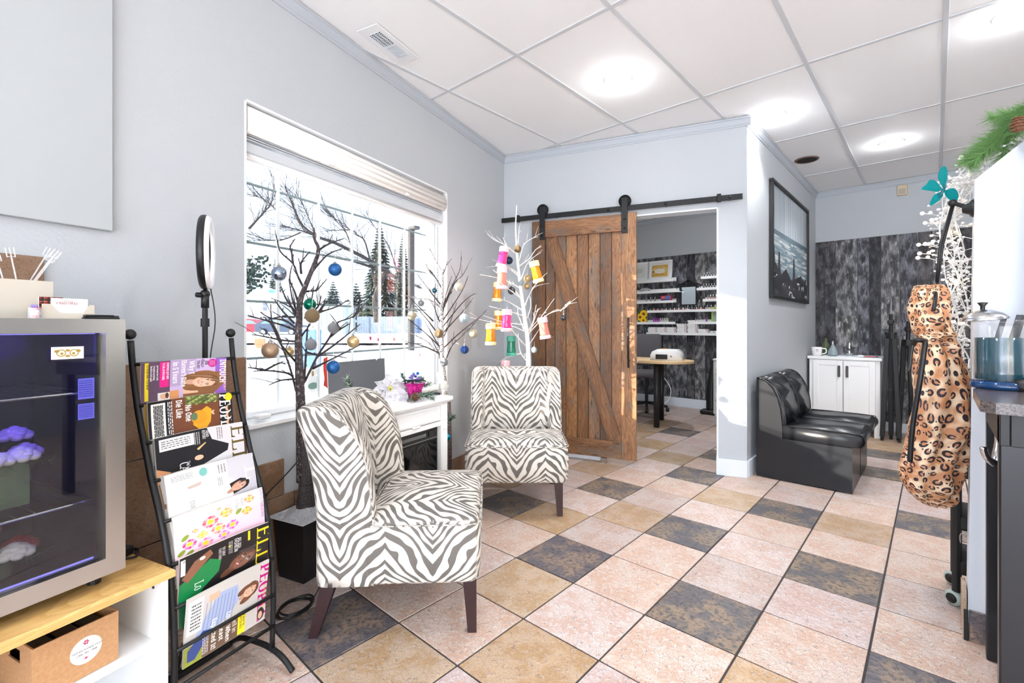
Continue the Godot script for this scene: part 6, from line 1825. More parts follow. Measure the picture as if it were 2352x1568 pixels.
	p.shape([0.0, 0.0, 0.55, 0.0, 0.6, 0.3, 0.8, 0.5, 0.78, 0.66, 0.45, 0.9, 0.2, 1.0, 0.0, 1.0], Color8(30, 30, 34)); p.shape([0.0, 0.72, 0.14, 0.86, 0.1, 1.0, 0.0, 1.0], Color8(196, 140, 100))
	p.shape([0.42, 0.46, 0.52, 0.34, 0.53, 0.36, 0.44, 0.5], Color8(206, 176, 120)); p.oval(0.44, 0.68, 0.05, 0.06, skin)
	p.rect(0.04, 0.06, 0.36, 0.28, Color8(234, 234, 234)); p.lines(0.06, 0.1, 0.3, 0.2, 4, Color8(120, 120, 124), false)
	p.text("TREND", 0.52, 0.04, 0.034, W, true, "Droid Sans", 400); p.text("REPORT", 0.48, 0.04, 0.034, W, true, "Droid Sans", 400); p.lines(0.4, 0.06, 0.07, 0.3, 3, Color8(190, 190, 190))
	p.text("CAT", 0.2, 0.7, 0.09, W, true, "Droid Serif", 400); p.text("The Love", 0.3, 0.7, 0.03, W, true, "Droid Serif", 400); p.text("C", 0.08, 0.92, 0.09, W, true, "Droid Serif", 400)
	p.text("ELLE", 0.77, 0.05, 0.2, Color8(96, 80, 30), true, "Droid Serif", 400, 1.5); p.lines(0.66, 0.04, 0.08, 0.3, 3, Color8(120, 110, 110))
	out.append(p)
	# 4: white and grey cover
	p = Print.new(560, 420, Color8(222, 220, 222))
	p.rect(0.66, 0.0, 0.34, 1.0, Color8(196, 194, 202)); p.oval(0.42, 0.7, 0.34, 0.36, Color8(236, 233, 230)); p.oval(0.3, 0.5, 0.2, 0.3, Color8(228, 226, 226)); p.shape([0.2, 0.4, 0.36, 0.36, 0.34, 0.44, 0.22, 0.46], Color8(190, 170, 160))
	p.shape([0.66, 0.62, 0.8, 0.55, 0.9, 0.62, 0.88, 0.8, 0.7, 0.9], Color8(40, 32, 32)); p.face(0.78, 0.72, 0.11, -0.5, Color8(206, 156, 130), Color8(46, 36, 36), false)
	p.oval(0.39, 0.16, 0.045, 0.1, Color8(120, 184, 178)); p.rect(0.04, 0.06, 0.3, 0.2, Color8(240, 240, 240)); p.lines(0.06, 0.08, 0.22, 0.14, 4, Color8(140, 140, 144), false)
	p.text("L", 0.8, 0.3, 0.2, W, true, "Droid Serif", 400, 1.6); p.text("ENNE", 0.2, 0.74, 0.045, Color8(120, 116, 116), true, "Droid Serif", 400); p.lines(0.55, 0.1, 0.1, 0.2, 3, Color8(110, 110, 110)); p.lines(0.53, 0.4, 0.06, 0.2, 3, Color8(110, 110, 110))
	out.append(p)
	# 5: pale flower cover
	p = Print.new(560, 420, Color8(250, 240, 240))
	p.shape([0.0, 0.75, 0.4, 0.7, 0.8, 0.42, 1.0, 0.36, 1.0, 1.0, 0.0, 1.0], Color8(246, 206, 222))
	var fl := [[0.36, 0.4, 0.11, Color8(226, 90, 110)], [0.54, 0.32, 0.09, Color8(240, 160, 40)], [0.82, 0.18, 0.08, Color8(240, 140, 90)], [0.78, 0.45, 0.08, Color8(222, 150, 40)], [0.27, 0.62, 0.07, Color8(236, 186, 70)], [0.14, 0.72, 0.09, Color8(200, 60, 130)], [0.44, 0.62, 0.1, Color8(240, 130, 120)], [0.6, 0.66, 0.09, Color8(214, 90, 170)], [0.3, 0.84, 0.1, Color8(236, 120, 170)], [0.5, 0.82, 0.08, Color8(206, 110, 190)], [0.2, 0.47, 0.04, Color8(240, 130, 90)], [0.46, 0.18, 0.03, Color8(240, 110, 90)]]
	for q in fl:
		for k in 12: p.oval(q[0] + cos(k * TAU / 12) * q[2] * 0.6, q[1] + sin(k * TAU / 12) * q[2] * 0.9, q[2] * 0.2, q[2] * 0.3, q[3].lerp(W, 0.28 * (k % 3)))
		p.oval(q[0], q[1], q[2] * 0.34, q[2] * 0.5, Color8(240, 200, 60))
	for q in [[0.1, 0.55], [0.06, 0.86], [0.68, 0.4], [0.14, 0.93]]: p.oval(q[0], q[1], 0.03, 0.07, Color8(140, 160, 60), 0.6)
	p.text("Better Homes&Gardens", 0.945, 0.02, 0.042, Color8(120, 60, 130), true, "Droid Serif", 400, 0.86); p.text("Make", 0.7, 0.1, 0.04, Color8(130, 120, 130), true, "Droid Serif", 400); p.text("It Happy", 0.64, 0.1, 0.04, Color8(130, 120, 130), true, "Droid Serif", 400); p.lines(0.54, 0.14, 0.07, 0.28, 3, Color8(190, 180, 186))
	out.append(p)
	# 6: black cover, green dress
	p = Print.new(560, 420, Color8(30, 27, 28))
	var dsk := Color8(110, 66, 46)
	p.shape([0.0, 0.62, 0.3, 0.3, 0.42, 0.44, 0.4, 0.7, 0.2, 1.0, 0.0, 1.0], Color8(24, 128, 70)); p.shape([0.02, 0.5, 0.14, 0.2, 0.3, 0.08, 0.33, 0.2, 0.2, 0.42, 0.08, 0.64], dsk.lerp(skin, 0.25)); p.oval(0.22, 0.2, 0.03, 0.04, Color8(220, 214, 210))
	p.face(0.69, 0.68, 0.19, -0.55, dsk.lightened(0.06), Color8(56, 50, 52), false)
	p.text("ELLE", 0.775, 0.03, 0.2, Color8(238, 208, 20), true, "Droid Serif", 400, 1.45); p.rect(0.73, 0.03, 0.03, 0.24, Color8(238, 208, 20))
	p.text("BIG 2024", 0.6, 0.1, 0.034, W, true, "Droid Sans", 400); p.text("FASHION", 0.55, 0.08, 0.044, W, true, "Droid Sans", 400); p.lines(0.5, 0.1, 0.05, 0.3, 3, Color8(200, 200, 200)); p.text("+", 0.46, 0.18, 0.06, Color8(238, 208, 20)); p.text("THE GREAT", 0.42, 0.16, 0.03, W, true, "Droid Sans", 400, 0.8); p.text("CLASS DIVIDE", 0.38, 0.16, 0.03, W, true, "Droid Sans", 400, 0.8)
	p.rect(0.01, 0.06, 0.045, 0.36, W); p.text("H", 0.015, 0.08, 0.03, K); p.text("Lo", 0.12, 0.72, 0.09, W, true, "Droid Serif", 400)
	out.append(p)
	# 7: magenta masthead
	p = Print.new(560, 420, Color8(202, 198, 194))
	p.rect(0.0, 0.72, 0.2, 0.3, Color8(146, 156, 60)); p.rect(0.2, 0.66, 0.5, 0.34, Color8(110, 86, 66))
	p.shape([0.2, 0.42, 0.36, 0.14, 0.58, 0.16, 0.62, 0.4, 0.5, 0.6, 0.2, 0.66, 0.12, 0.82, 0.06, 0.8], Color8(166, 180, 214))
	for k in 9: p.shape([0.22 + k * 0.042, 0.2, 0.226 + k * 0.042, 0.2, 0.2 + k * 0.042, 0.62, 0.194 + k * 0.042, 0.62], Color8(110, 126, 176))
	p.shape([0.04, 0.78, 0.2, 0.6, 0.3, 0.64, 0.12, 0.95, 0.04, 0.94], Color8(56, 76, 140)); p.rect(0.24, 0.1, 0.12, 0.1, skin)
	p.face(0.76, 0.36, 0.095, -0.3, skin, Color8(120, 76, 54))
	p.rect(0.02, 0.06, 0.16, 0.5, Color8(236, 236, 234)); p.lines(0.05, 0.12, 0.11, 0.4, 8, Color8(60, 60, 60), false)
	p.text("PEOPLE", 0.83, 0.03, 0.15, Color8(196, 0, 130), true, "Droid Serif", 700, 0.85)
	p.rect(0.62, 0.66, 0.1, 0.33, Color8(240, 226, 40)); p.text("Valerie", 0.67, 0.69, 0.036, K, true, "Droid Sans", 400, 0.95); p.text("Bertinelli", 0.63, 0.68, 0.036, K, true, "Droid Sans", 400, 0.85)
	p.text("I Fell in", 0.53, 0.62, 0.055, W, true, "Droid Sans", 400, 0.85); p.text("Love When", 0.45, 0.52, 0.055, W, true, "Droid Sans", 700, 0.85); p.text("I Least", 0.37, 0.62, 0.055, W, true, "Droid Sans", 700, 0.85); p.text("Expected It!", 0.28, 0.5, 0.055, W, true, "Droid Sans", 700, 0.8); p.lines(0.2, 0.7, 0.07, 0.26, 4, W)
	p.oval(0.93, 0.86, 0.05, 0.1, Color8(50, 40, 40)); p.oval(0.925, 0.88, 0.03, 0.06, skin); p.lines(0.955, 0.4, 0.03, 0.4, 2, Color8(220, 190, 40))
	out.append(p)
	return out

func magazine(k: int, xl: float, xr: float, ht: float, hb: float, thick: float, cover: Material, label: String, off := 0.0, vs := 1.6) -> void:
	var t := thing("magazine", label, "magazine", WF, "magazines in the rack")
	var P := func(u: float, v: float, d: float) -> Vector3:
		var h := lerpf(ht, hb, v) + 0.004 * sin(u * PI) * (1.0 - v)
		var z := rack_z(h) + lerpf(0.026, 0.0, clampf(v * 1.7, 0, 1)) - lerpf(0.0, 0.004, maxf(0.0, v * 2.4 - 1.4)) + 0.005 * sin(u * PI * 0.9 + 0.3) * (1.0 - 0.6 * v) - off
		return Vector3(lerpf(xl, xr, u), h, z - d)
	part(t, "front_cover", mb().smooth().grid(func(u: float, v: float) -> Array: return [P.call(u, v, 0.0), Vector2(u, minf(v * vs, 1.0))], 14, 12, true), cover)
	var pg := mb()
	pg.smooth(2).grid(func(u: float, v: float) -> Array: return [P.call(u, v, thick), Vector2(u, v)], 8, 10)
	pg.flat()
	for q in 10:
		var v0 := q / 10.0; var v1 := (q + 1) / 10.0
		for u in [0.0, 1.0]:
			var a: Vector3 = P.call(u, v0, 0.0004); var b: Vector3 = P.call(u, v1, 0.0004); var c: Vector3 = P.call(u, v1, thick); var d: Vector3 = P.call(u, v0, thick)
			if u < 0.5: pg.quad(a, d, c, b)
			else: pg.quad(a, b, c, d)
		for v in [0.0, 1.0]:
			var a: Vector3 = P.call(v0, v, 0.0004); var b: Vector3 = P.call(v1, v, 0.0004); var c: Vector3 = P.call(v1, v, thick); var d: Vector3 = P.call(v0, v, thick)
			if v < 0.5: pg.quad(a, b, c, d)
			else: pg.quad(d, c, b, a)
	part(t, "pages", pg, M["page_edge"])

func build_rack() -> void:
	var bk: Material = M["black_metal"]
	smat("page_edge", Color8(206, 202, 198), 0.8)
	var t := thing("magazine_rack", "black metal ladder rack with ball finials holding magazines", "magazine rack", WF)
	for x in [-2.80, -3.106]:
		var pts := []
		for k in 25:
			var h := lerpf(0.055, 1.09, k / 24.0)
			pts.append(Vector3(x, h, rack_z(h)))
		part(t, "side_rail", mb().smooth().tube(pts, 0.0085, 10), bk)
		part(t, "ball_finial", mb().smooth().ball(Vector3(x, 1.108, 0.302), 0.0155, 12, 16), bk)
		part(t, "foot", mb().smooth().tube(curve([Vector3(x, 0.012, 0.3), Vector3(x, 0.045, 0.36), Vector3(x, 0.055, 0.46), Vector3(x, 0.052, 0.52), Vector3(x, 0.038, 0.57), Vector3(x, 0.009, 0.615)], 5), 0.009, 10), bk)
	part(t, "floor_bar", mb().box(Vector3(-2.954, 0.012, 0.3), Vector3(0.308, 0.016, 0.03), 0.002), bk)
	for h in [1.02, 0.90, 0.795, 0.69, 0.583, 0.47, 0.355, 0.24, 0.135]:
		part(t, "rung", mb().smooth().tube([Vector3(-3.106, h, rack_z(h) + 0.008), Vector3(-2.80, h, rack_z(h) + 0.008)], 0.0055, 8), bk)
	var cv := covers()
	var tops := [1.024, 0.908, 0.806, 0.702, 0.592, 0.484, 0.37]
	var lab := ["lilac gossip magazine with a smiling woman in the topmost rack pocket", "brown covered magazine showing a person in a yellow jacket", "grey fashion magazine showing a black coat and gold letters", "whitish fashion magazine with a large white letter", "pale pink magazine covered in painted flowers", "black fashion magazine with yellow letters and a green dress", "magazine with a magenta masthead and a striped blue shirt in the lowest pocket"]
	for k in 7:
		var m := print_mat("cover%d" % k, cv[k], 0.28)
		var xl: float = [-3.104, -3.1, -3.1, -3.094, -3.098, -3.1, -3.09][k]
		var xr: float = [-2.84, -2.838, -2.823, -2.812, -2.812, -2.816, -2.828][k]
		magazine(k, xl + 0.008, xr, tops[k], tops[k] - (0.196 if k < 6 else 0.2), 0.006, m, lab[k], 0.0, 1.6 if k < 6 else 1.0)
	for k in 4:
		var q: int = [1, 2, 3, 4][k]
		magazine(k, -3.096 + 0.004 * k, -2.86, tops[q] - 0.005, tops[q] - 0.19, 0.02, smat("spare_cover%d" % k, [Color8(150, 120, 50), Color8(120, 124, 132), Color8(186, 186, 190), Color8(150, 130, 140)][k], 0.3), ["thick olive magazine tucked behind the brown covered one", "thick grey magazine tucked behind the black coat cover", "thick pale magazine tucked behind the whitish cover", "thick mauve magazine tucked behind the flower cover"][k], 0.012)
	# cables on the floor behind the rack
	var c := thing("power_cable", "black power cable coiled on the floor beside the planter", "cable", WF)
	var pts := []
	for k in 40:
		var a := k * 0.55
		pts.append(Vector3(-2.56 + cos(a) * (0.07 + 0.008 * sin(a * 0.31)), 0.012 + 0.012 * (0.5 + 0.5 * sin(k * 0.7)), 0.34 + sin(a) * 0.05))
	part(c, "coil", mb().smooth().tube(curve(pts, 3), 0.004, 6), M["black"])
	part(c, "lead", mb().smooth().tube(curve([Vector3(-2.5, 0.014, 0.36), Vector3(-2.42, 0.03, 0.32), Vector3(-2.36, 0.1, 0.26)], 6), 0.0025, 6), M["black"])
	var c2 := thing("string_light_cable", "thin black cable with a plug slanting down from the tree", "cable", WF)
	var a := onf(678, 1066, WF, 0.03); var b := onf(612, 1135, WF, 0.04)
	part(c2, "lead", mb().smooth().tube(curve([a + Vector3(0.06, 0.07, 0.0), a, b], 5), 0.0028, 6), M["black"])
	part(c2, "plug", mb().smooth().tube([b, b + (b - a).normalized() * 0.035], [0.006, 0.008], 8), M["black"])
	part(c2, "tail", mb().smooth().tube(curve([b + (b - a).normalized() * 0.03, b + Vector3(-0.1, -0.15, 0.02), b + Vector3(-0.12, -0.43, 0.16), Vector3(-2.68, 0.014, 0.2)], 6), 0.0028, 6), M["black"])

func plank_panel(s: Node3D, xs: Array, top: float, bottom: float, z: float, joints: Dictionary) -> void:
	for k in xs.size() - 1:
		var a: float = xs[k]; var b: float = xs[k + 1]
		var ys := [bottom]
		ys.append_array(joints.get(k, []))
		ys.append(top)
		ys.sort()
		for j in ys.size() - 1:
			var o := part(s, "plank", mb().box(Vector3.ZERO, Vector3(b - a - 0.003, ys[j + 1] - ys[j] - 0.003, 0.012), 0.0015), M["barnboard%d" % ((k * 5 + j * 3) % 9)])
			o.position = Vector3((a + b) / 2, (ys[j] + ys[j + 1]) / 2, z + 0.006)

func build_nail_room() -> void:
	var size := 512
	var n1 := noise(101, 0.012, 5, size); var n2 := noise(102, 0.15, 3, size); var n3 := noise(103, 0.02, 3, size)
	var out := PackedByteArray()
	out.resize(size * size * 3)
	for y in size:
		for x in size:
			var i := y * size + x
			var g: float = 0.55 * n1[i] / 255.0 + 0.45 * n2[((y / 7) % size) * size + x] / 255.0
			var c := Color8(52, 52, 56).lerp(Color8(150, 150, 154), clampf((g - 0.33) * 2.7, 0, 1))
			var w: float = n3[i] / 255.0
			if w > 0.6: c = c.lerp(Color8(206, 206, 208), minf((w - 0.6) * 2.8, 0.8))
			if n1[i] > 150 and n2[i] > 140: c = c.lerp(Color8(190, 190, 192), 0.45)
			if n2[((y / 12) % size) * size + x] < 62: c = c.lerp(Color8(26, 24, 26), 0.6)
			out[i * 3] = c.r8; out[i * 3 + 1] = c.g8; out[i * 3 + 2] = c.b8
	var bt := tex_from(out, size, size)
	var bm := tri_mat("barnboard", bt, 0.65, Vector3(2.0, 0.8, 2.0))
	for k in 9: variant("barnboard%d" % k, bm, [Color(0.6, 0.59, 0.6), Color(0.84, 0.84, 0.86), Color(0.46, 0.46, 0.5), Color(0.88, 0.88, 0.88), Color(1.0, 0.99, 0.97), Color(0.52, 0.52, 0.55), Color(0.78, 0.78, 0.82), Color(0.92, 0.92, 0.92), Color(0.68, 0.66, 0.66)][k], Vector3(k * 0.37, k * 0.23, k * 0.51))
	var s := structure("wall_planks_nail_room", "weathered grey vertical plank panelling in the nail room")
	var xs := []
	var x := -3.62
	var ws := [0.11, 0.16, 0.13, 0.19, 0.12, 0.15, 0.2, 0.11, 0.14, 0.17]
	var k := 0
	while x < -1.2:
		xs.append(x); x += ws[k % 10]; k += 1
	xs.append(-1.165)
	plank_panel(s, xs, 2.13, 0.125, -6.48, {2: [1.1], 4: [0.7, 1.6], 7: [0.9], 9: [1.4], 11: [0.8], 6: [1.2]})
	var Z := -6.37
	var q := func(a: float, b: float, z: float) -> Vector3: return onp(1440 + a / 2.904, 460 + b / 2.904, Vector3(0, 0, z), Vector3(0, 0, 1))
	var w: Material = M["gloss_white"]
	# ledges: [left x, right x, y of the top of the lip]
	var L := [[-3.5, -2.709, 1.797, "white picture ledge with the framed certificates"], [-3.5, -2.638, 1.643, "white ledge below the certificate ledge"], [-3.5, -2.709, 1.497, "white ledge with three black bottles and a red box"], [-3.105, -1.6, 1.362, "long white ledge lined with nail polish, under the mirror"], [-3.5, -2.687, 1.195, "white ledge with the sunflower card and purple bottles"], [-3.117, -1.6, 1.043, "long white ledge stacked with white boxes"], [-2.334, -1.6, 1.8, "short white polish ledge, topmost beside the mirror"], [-2.39, -1.6, 1.65, "short white polish ledge, middle one beside the mirror"], [-2.306, -1.6, 1.497, "short white polish ledge, lowest beside the mirror"], [-2.42, -1.6, 1.195, "short white ledge with the green frame"], [-3.5, -3.001, 0.99, "thin white shelf above the office chair"]]
	for e in L:
		var sh := thing("wall_shelf", e[3], "shelf", Transform3D.IDENTITY, "white picture ledges")
		var ln: float = e[1] - e[0]
		var cx: float = (e[1] + e[0]) / 2
		part(sh, "base", mb().box(Vector3(cx, e[2] - 0.03, -6.42), Vector3(ln, 0.014, 0.1), 0.001), w)
		if e[2] > 1.0:
			part(sh, "front_lip", mb().box(Vector3(cx, e[2] - 0.02, Z), Vector3(ln, 0.035, 0.012), 0.001), w)
			part(sh, "back_rail", mb().box(Vector3(cx, e[2] - 0.005, -6.462), Vector3(ln, 0.06, 0.01), 0.001), w)
	# nail polish
	smat("polish_black", Color8(22, 20, 24), 0.3); smat("polish_clear", Color8(214, 206, 204), 0.15)
	var proto := func(label: String, grp: String, body: Material, cap: Material, p: Vector3) -> void:
		var t := thing("nail_polish", label, "nail polish", at(p), grp)
		part(t, "bottle", M["mesh_bottle"], body)
		part(t, "cap", M["mesh_cap"], cap)
	M["mesh_bottle"] = mb().smooth().lathe([Vector2(0, 0), Vector2(0.0125, 0), Vector2(0.014, 0.004), Vector2(0.014, 0.026), Vector2(0.009, 0.032), Vector2(0, 0.032)], 12).mesh()
	M["mesh_cap"] = mb().smooth().lathe([Vector2(0, 0.032), Vector2(0.0078, 0.032), Vector2(0.0068, 0.075), Vector2(0, 0.077)], 10).mesh()
	var pol := func(i: int, c: Color) -> Material: return smat("polish%d" % i, c, 0.12)
	var cols := [Color8(40, 30, 34), Color8(70, 24, 34), Color8(150, 30, 44), Color8(190, 60, 66), Color8(60, 40, 50), Color8(110, 40, 60), Color8(170, 90, 80), Color8(200, 120, 110), Color8(60, 60, 76), Color8(90, 30, 50)]
	for i in 26: proto.call("dark nail polish bottle with a black cap on the long ledge", "black capped polish on the long ledge", pol.call(i % 10, cols[i % 10]), M["polish_black"], Vector3(-3.06 + i * 0.0305, 1.339, -6.41 + 0.02 * (i % 2)))
	var c2 := [Color8(190, 200, 210), Color8(60, 110, 120), Color8(140, 180, 150), Color8(190, 170, 80), Color8(206, 90, 40), Color8(230, 190, 180), Color8(220, 170, 170), Color8(190, 60, 70), Color8(200, 90, 100), Color8(190, 120, 110), Color8(170, 60, 60), Color8(210, 130, 120)]
	for i in 12: proto.call("bright nail polish bottle with a silver cap under the mirror", "silver capped polish on the long ledge", pol.call(20 + i, c2[i]), M["chrome"] if i < 7 else M["polish_clear"], Vector3(-2.52 + i * 0.052, 1.339, -6.4))
	for e in [[-2.3, 1.777, "topmost", 6, Color8(30, 26, 30)], [-2.31, 1.627, "middle", 7, Color8(34, 30, 34)], [-2.255, 1.474, "lowest", 5, Color8(200, 130, 110)]]:
		for i in e[3]: proto.call("nail polish bottle with a silver cap on the %s short ledge" % e[2], "polish on the %s short ledge" % e[2], pol.call(40 + int(e[3]), e[4]), M["chrome"], Vector3(e[0] + i * 0.035, e[1], -6.41))
	for i in 4: proto.call("purple nail polish bottle beside the sunflower card", "purple polish by the sunflower card", pol.call(60, Color8(150, 50, 160)), pol.call(60, Color8(150, 50, 160)), Vector3(-3.02 + i * 0.027, 1.172, -6.4))
	for i in 5: proto.call("grey nail polish bottle with a white cap, among the purple and black", "white capped polish", pol.call(61, Color8(190, 190, 186)), M["polish_clear"], Vector3(-2.915 + i * 0.027, 1.172, -6.4))
	for i in 7: proto.call("black nail polish bottle at the end of the sunflower ledge", "black polish by the box stacks", M["polish_black"], M["polish_black"], Vector3(-2.78 + i * 0.014 * 1.9 - 0.01, 1.172, -6.41))
	for i in 3: proto.call("tall dropper bottle of black glass with a silver cap", "dropper bottles by the red box", M["polish_black"], M["chrome"], Vector3(-3.13 + i * 0.065, 1.474, -6.4))
	proto.call("magenta nail polish bottle near the green frame", "", pol.call(60, Color8(150, 50, 160)), pol.call(60, Color8(150, 50, 160)), Vector3(-2.27, 1.172, -6.4))
	# boxes
	var bp := Print.new(128, 48, Color8(240, 238, 236))
	bp.lines(0.1, 0.35, 0.6, 0.3, 2, Color8(170, 160, 160), false); bp.shape([0.86, 0.1, 0.97, 0.1, 0.9, 0.9, 0.8, 0.9], Color8(190, 90, 110))
	var bmat := print_mat("box_print", bp, 0.6)
	var bw := 0.128; var bh := 0.024
	var bmesh := mb().box(Vector3.ZERO, Vector3(bw, bh - 0.001, 0.075), 0.001).mesh()
	var fmesh := sheet(mb(), Vector3(-bw / 2 + 0.002, bh / 2 - 0.003, 0.0381), Vector3(bw - 0.004, 0, 0), Vector3(0, -bh + 0.006, 0)).mesh()
	var stacks := [[-3.03, 4, "first stack beside the ledge end"], [-2.89, 4, "second stack from the ledge end"], [-2.75, 4, "stack under the black polish"], [-2.6, 6, "taller stack of six"], [-2.45, 8, "tallest stack"], [-2.31, 3, "low stack of three"]]
	for e in stacks:
		for i in e[1]:
			var bx := thing("tip_box", "flat white printed box, one of the " + e[2], "box", at(Vector3(e[0] + 0.006 * sin(i * 2.3), 1.02 + bh * (i + 0.5), -6.41 + 0.003 * sin(i * 1.7))), "flat white boxes, " + e[2])
			part(bx, "carton", bmesh, M["white"])
			part(bx, "printed_end", fmesh, bmat)
	# certificates
	for i in 2:
		var cp := Print.new(160, 128, Color8(224, 226, 220) if i == 0 else Color8(220, 170, 80))
		if i == 1:
			cp.oval(0.5, 0.45, 0.5, 0.35, Color8(232, 196, 120)); cp.oval(0.5, 0.5, 0.34, 0.22, Color8(238, 230, 214)); cp.oval(0.1, 0.55, 0.06, 0.06, Color8(90, 66, 40)); cp.oval(0.9, 0.5, 0.08, 0.12, Color8(200, 206, 110)); cp.lines(0.25, 0.75, 0.5, 0.08, 1, Color8(60, 40, 30), false); cp.lines(0.3, 0.2, 0.4, 0.1, 1, Color8(120, 90, 60), false)
		else: cp.lines(0.2, 0.2, 0.6, 0.4, 4, Color8(150, 160, 150), false)
		var cx: float = [-3.28, -2.94][i]
		var fr := thing("certificate", ["white framed grey certificate on the ledge", "white framed certificate with a golden print"][i], "certificate", Transform3D(Basis(Vector3(1, 0, 0), -0.12), Vector3(cx, 1.778, -6.41)))
		var fw := 0.37; var fh := 0.3
		for e in [[0, fh - 0.02, fw, 0.04], [0, 0.02, fw, 0.04]]: part(fr, "frame_bar", mb().box(Vector3(e[0], e[1], 0), Vector3(e[2], e[3], 0.018), 0.003), w)
		for e in [-1, 1]: part(fr, "frame_bar", mb().box(Vector3(e * (fw / 2 - 0.02), fh / 2, 0), Vector3(0.04, fh - 0.08, 0.018), 0.003), w)
		part(fr, "mount", mb().box(Vector3(0, fh / 2, -0.004), Vector3(fw - 0.06, fh - 0.06, 0.006)), M["white"])
		part(fr, "printed_sheet", sheet(mb(), Vector3(-0.12, fh - 0.065, 0.0005), Vector3(0.24, 0, 0), Vector3(0, -0.17, 0)), print_mat("cert%d" % i, cp))
	# ornate mirror
	var mi := thing("wall_mirror", "small mirror in an ornate black iron frame", "mirror")
	var ma: Vector3 = q.call(366, 580, -6.455); var mb2: Vector3 = q.call(458, 692, -6.455)
	var mc := (ma + mb2) / 2
	var mw := mb2.x - ma.x; var mh := ma.y - mb2.y
	part(mi, "glass", mb().box(mc, Vector3(mw, mh, 0.006)), smat("mirror_glass", Color8(225, 235, 240), 0.03, 1.0))
	for e in [-1, 1]: part(mi, "frame_bar", mb().box(mc + Vector3(e * (mw / 2 + 0.012), 0, 0.002), Vector3(0.022, mh + 0.03, 0.014), 0.003), M["black"])
	for e in [-1, 1]: part(mi, "frame_bar", mb().box(mc + Vector3(0, e * (mh / 2 + 0.008), 0.002), Vector3(mw + 0.04, 0.018, 0.014), 0.003), M["black"])
	var arch := []
	for i in 15:
		var f := i / 14.0
		arch.append(mc + Vector3((f - 0.5) * (mw + 0.16), mh / 2 + 0.01 + 0.075 * pow(sin(f * PI), 1.4) + 0.012 * sin(f * PI * 5.0), 0.004))
	part(mi, "scroll_top", mb().smooth().tube(curve(arch, 2), 0.008, 7), M["black"])
	for i in 6:
		var c := mc + Vector3(-0.06 + i * 0.024, mh / 2 + 0.036 + 0.012 * (1 if i % 2 == 0 else -1), 0.004)
		var ring := []
		for j in 10: ring.append(c + Vector3(cos(TAU * j / 10) * 0.014, sin(TAU * j / 10) * 0.018, 0))
		part(mi, "scroll", mb().tube(ring, 0.0035, 5, false, true), M["black"])
	for e in [-1, 1]:
		for i in 3:
			var c := mc + Vector3(e * (mw / 2 + 0.05), 0.09 - i * 0.08, 0.004)
			var ring := []
			for j in 10: ring.append(c + Vector3(cos(TAU * j / 10) * 0.022, sin(TAU * j / 10) * 0.036, 0))
			part(mi, "side_scroll", mb().tube(ring, 0.004, 5, false, true), M["black"])
	# cards and small packs
	var sp := Print.new(96, 128, Color8(60, 96, 44))
	for e in [[0.62, 0.3, 0.3], [0.25, 0.55, 0.28], [0.6, 0.8, 0.24]]:
		for i in 14: sp.oval(e[0] + cos(i * TAU / 14) * e[2], e[1] + sin(i * TAU / 14) * e[2] * 0.75, 0.1, 0.075, Color8(248, 196, 20))
		sp.oval(e[0], e[1], e[2] * 0.62, e[2] * 0.46, Color8(236, 170, 20)); sp.oval(e[0], e[1], e[2] * 0.4, e[2] * 0.3, Color8(74, 40, 20))
	var sc := thing("sunflower_card", "picture card of yellow sunflowers on the ledge", "card", at(Vector3(-3.19, 1.172, -6.395)))
	part(sc, "card", mb().box(Vector3(0, 0.1, 0), Vector3(0.15, 0.19, 0.004)), M["white"])
	part(sc, "printed_face", sheet(mb(), Vector3(-0.075, 0.195, 0.0024), Vector3(0.15, 0, 0), Vector3(0, -0.19, 0)), print_mat("sunflower", sp))
	var rp := Print.new(96, 48, Color8(190, 50, 70))
	rp.rect(0, 0.55, 1, 0.45, Color8(70, 70, 130)); rp.rect(0.45, 0.1, 0.5, 0.4, Color8(60, 110, 170)); rp.lines(0.1, 0.15, 0.3, 0.3, 2, Color8(240, 200, 200), false)
	var rb := thing("red_pack", "red and blue printed pack on the third ledge", "box", at(Vector3(-2.83, 1.474, -6.41)))
	part(rb, "carton", mb().box(Vector3(0, 0.045, 0), Vector3(0.15, 0.09, 0.05), 0.002), smat("pack_red", Color8(180, 50, 70), 0.5))
	part(rb, "printed_face", sheet(mb(), Vector3(-0.074, 0.089, 0.0256), Vector3(0.148, 0, 0), Vector3(0, -0.088, 0)), print_mat("pack_print", rp))
	var bg := thing("patterned_pouch", "grey patterned pouch on the second ledge", "pouch", at(Vector3(-3.16, 1.62, -6.41)))
	part(bg, "pouch", mb().smooth().ball(Vector3(0, 0.035, 0), Vector3(0.09, 0.035, 0.035), 8, 14), tri_mat("pouch", ramp_tex(noise(105, 0.12, 2, 128), 128, 128, [[0.0, Color8(60, 60, 64)], [0.5, Color8(120, 120, 124)], [0.55, Color8(220, 220, 220)], [1.0, Color8(240, 240, 240)]]), 0.7, Vector3(5, 5, 5)))
	var gf := thing("photo_stand", "lime green photo frame with a figure on the ledge", "photo frame", at(Vector3(-2.14, 1.172, -6.4)))
	for e in [[0, 0.2, 0.13, 0.02], [0, 0.01, 0.13, 0.02]]: part(gf, "frame_bar", mb().box(Vector3(e[0], e[1], 0), Vector3(e[2], e[3], 0.012), 0.002), smat("lime", Color8(150, 210, 70), 0.5))
	for e in [-1, 1]: part(gf, "frame_bar", mb().box(Vector3(e * 0.056, 0.105, 0), Vector3(0.018, 0.17, 0.012), 0.002), M["lime"])
	part(gf, "photo", mb().box(Vector3(0, 0.105, -0.003), Vector3(0.1, 0.18, 0.004)), smat("photo_grey", Color8(150, 156, 150), 0.5))
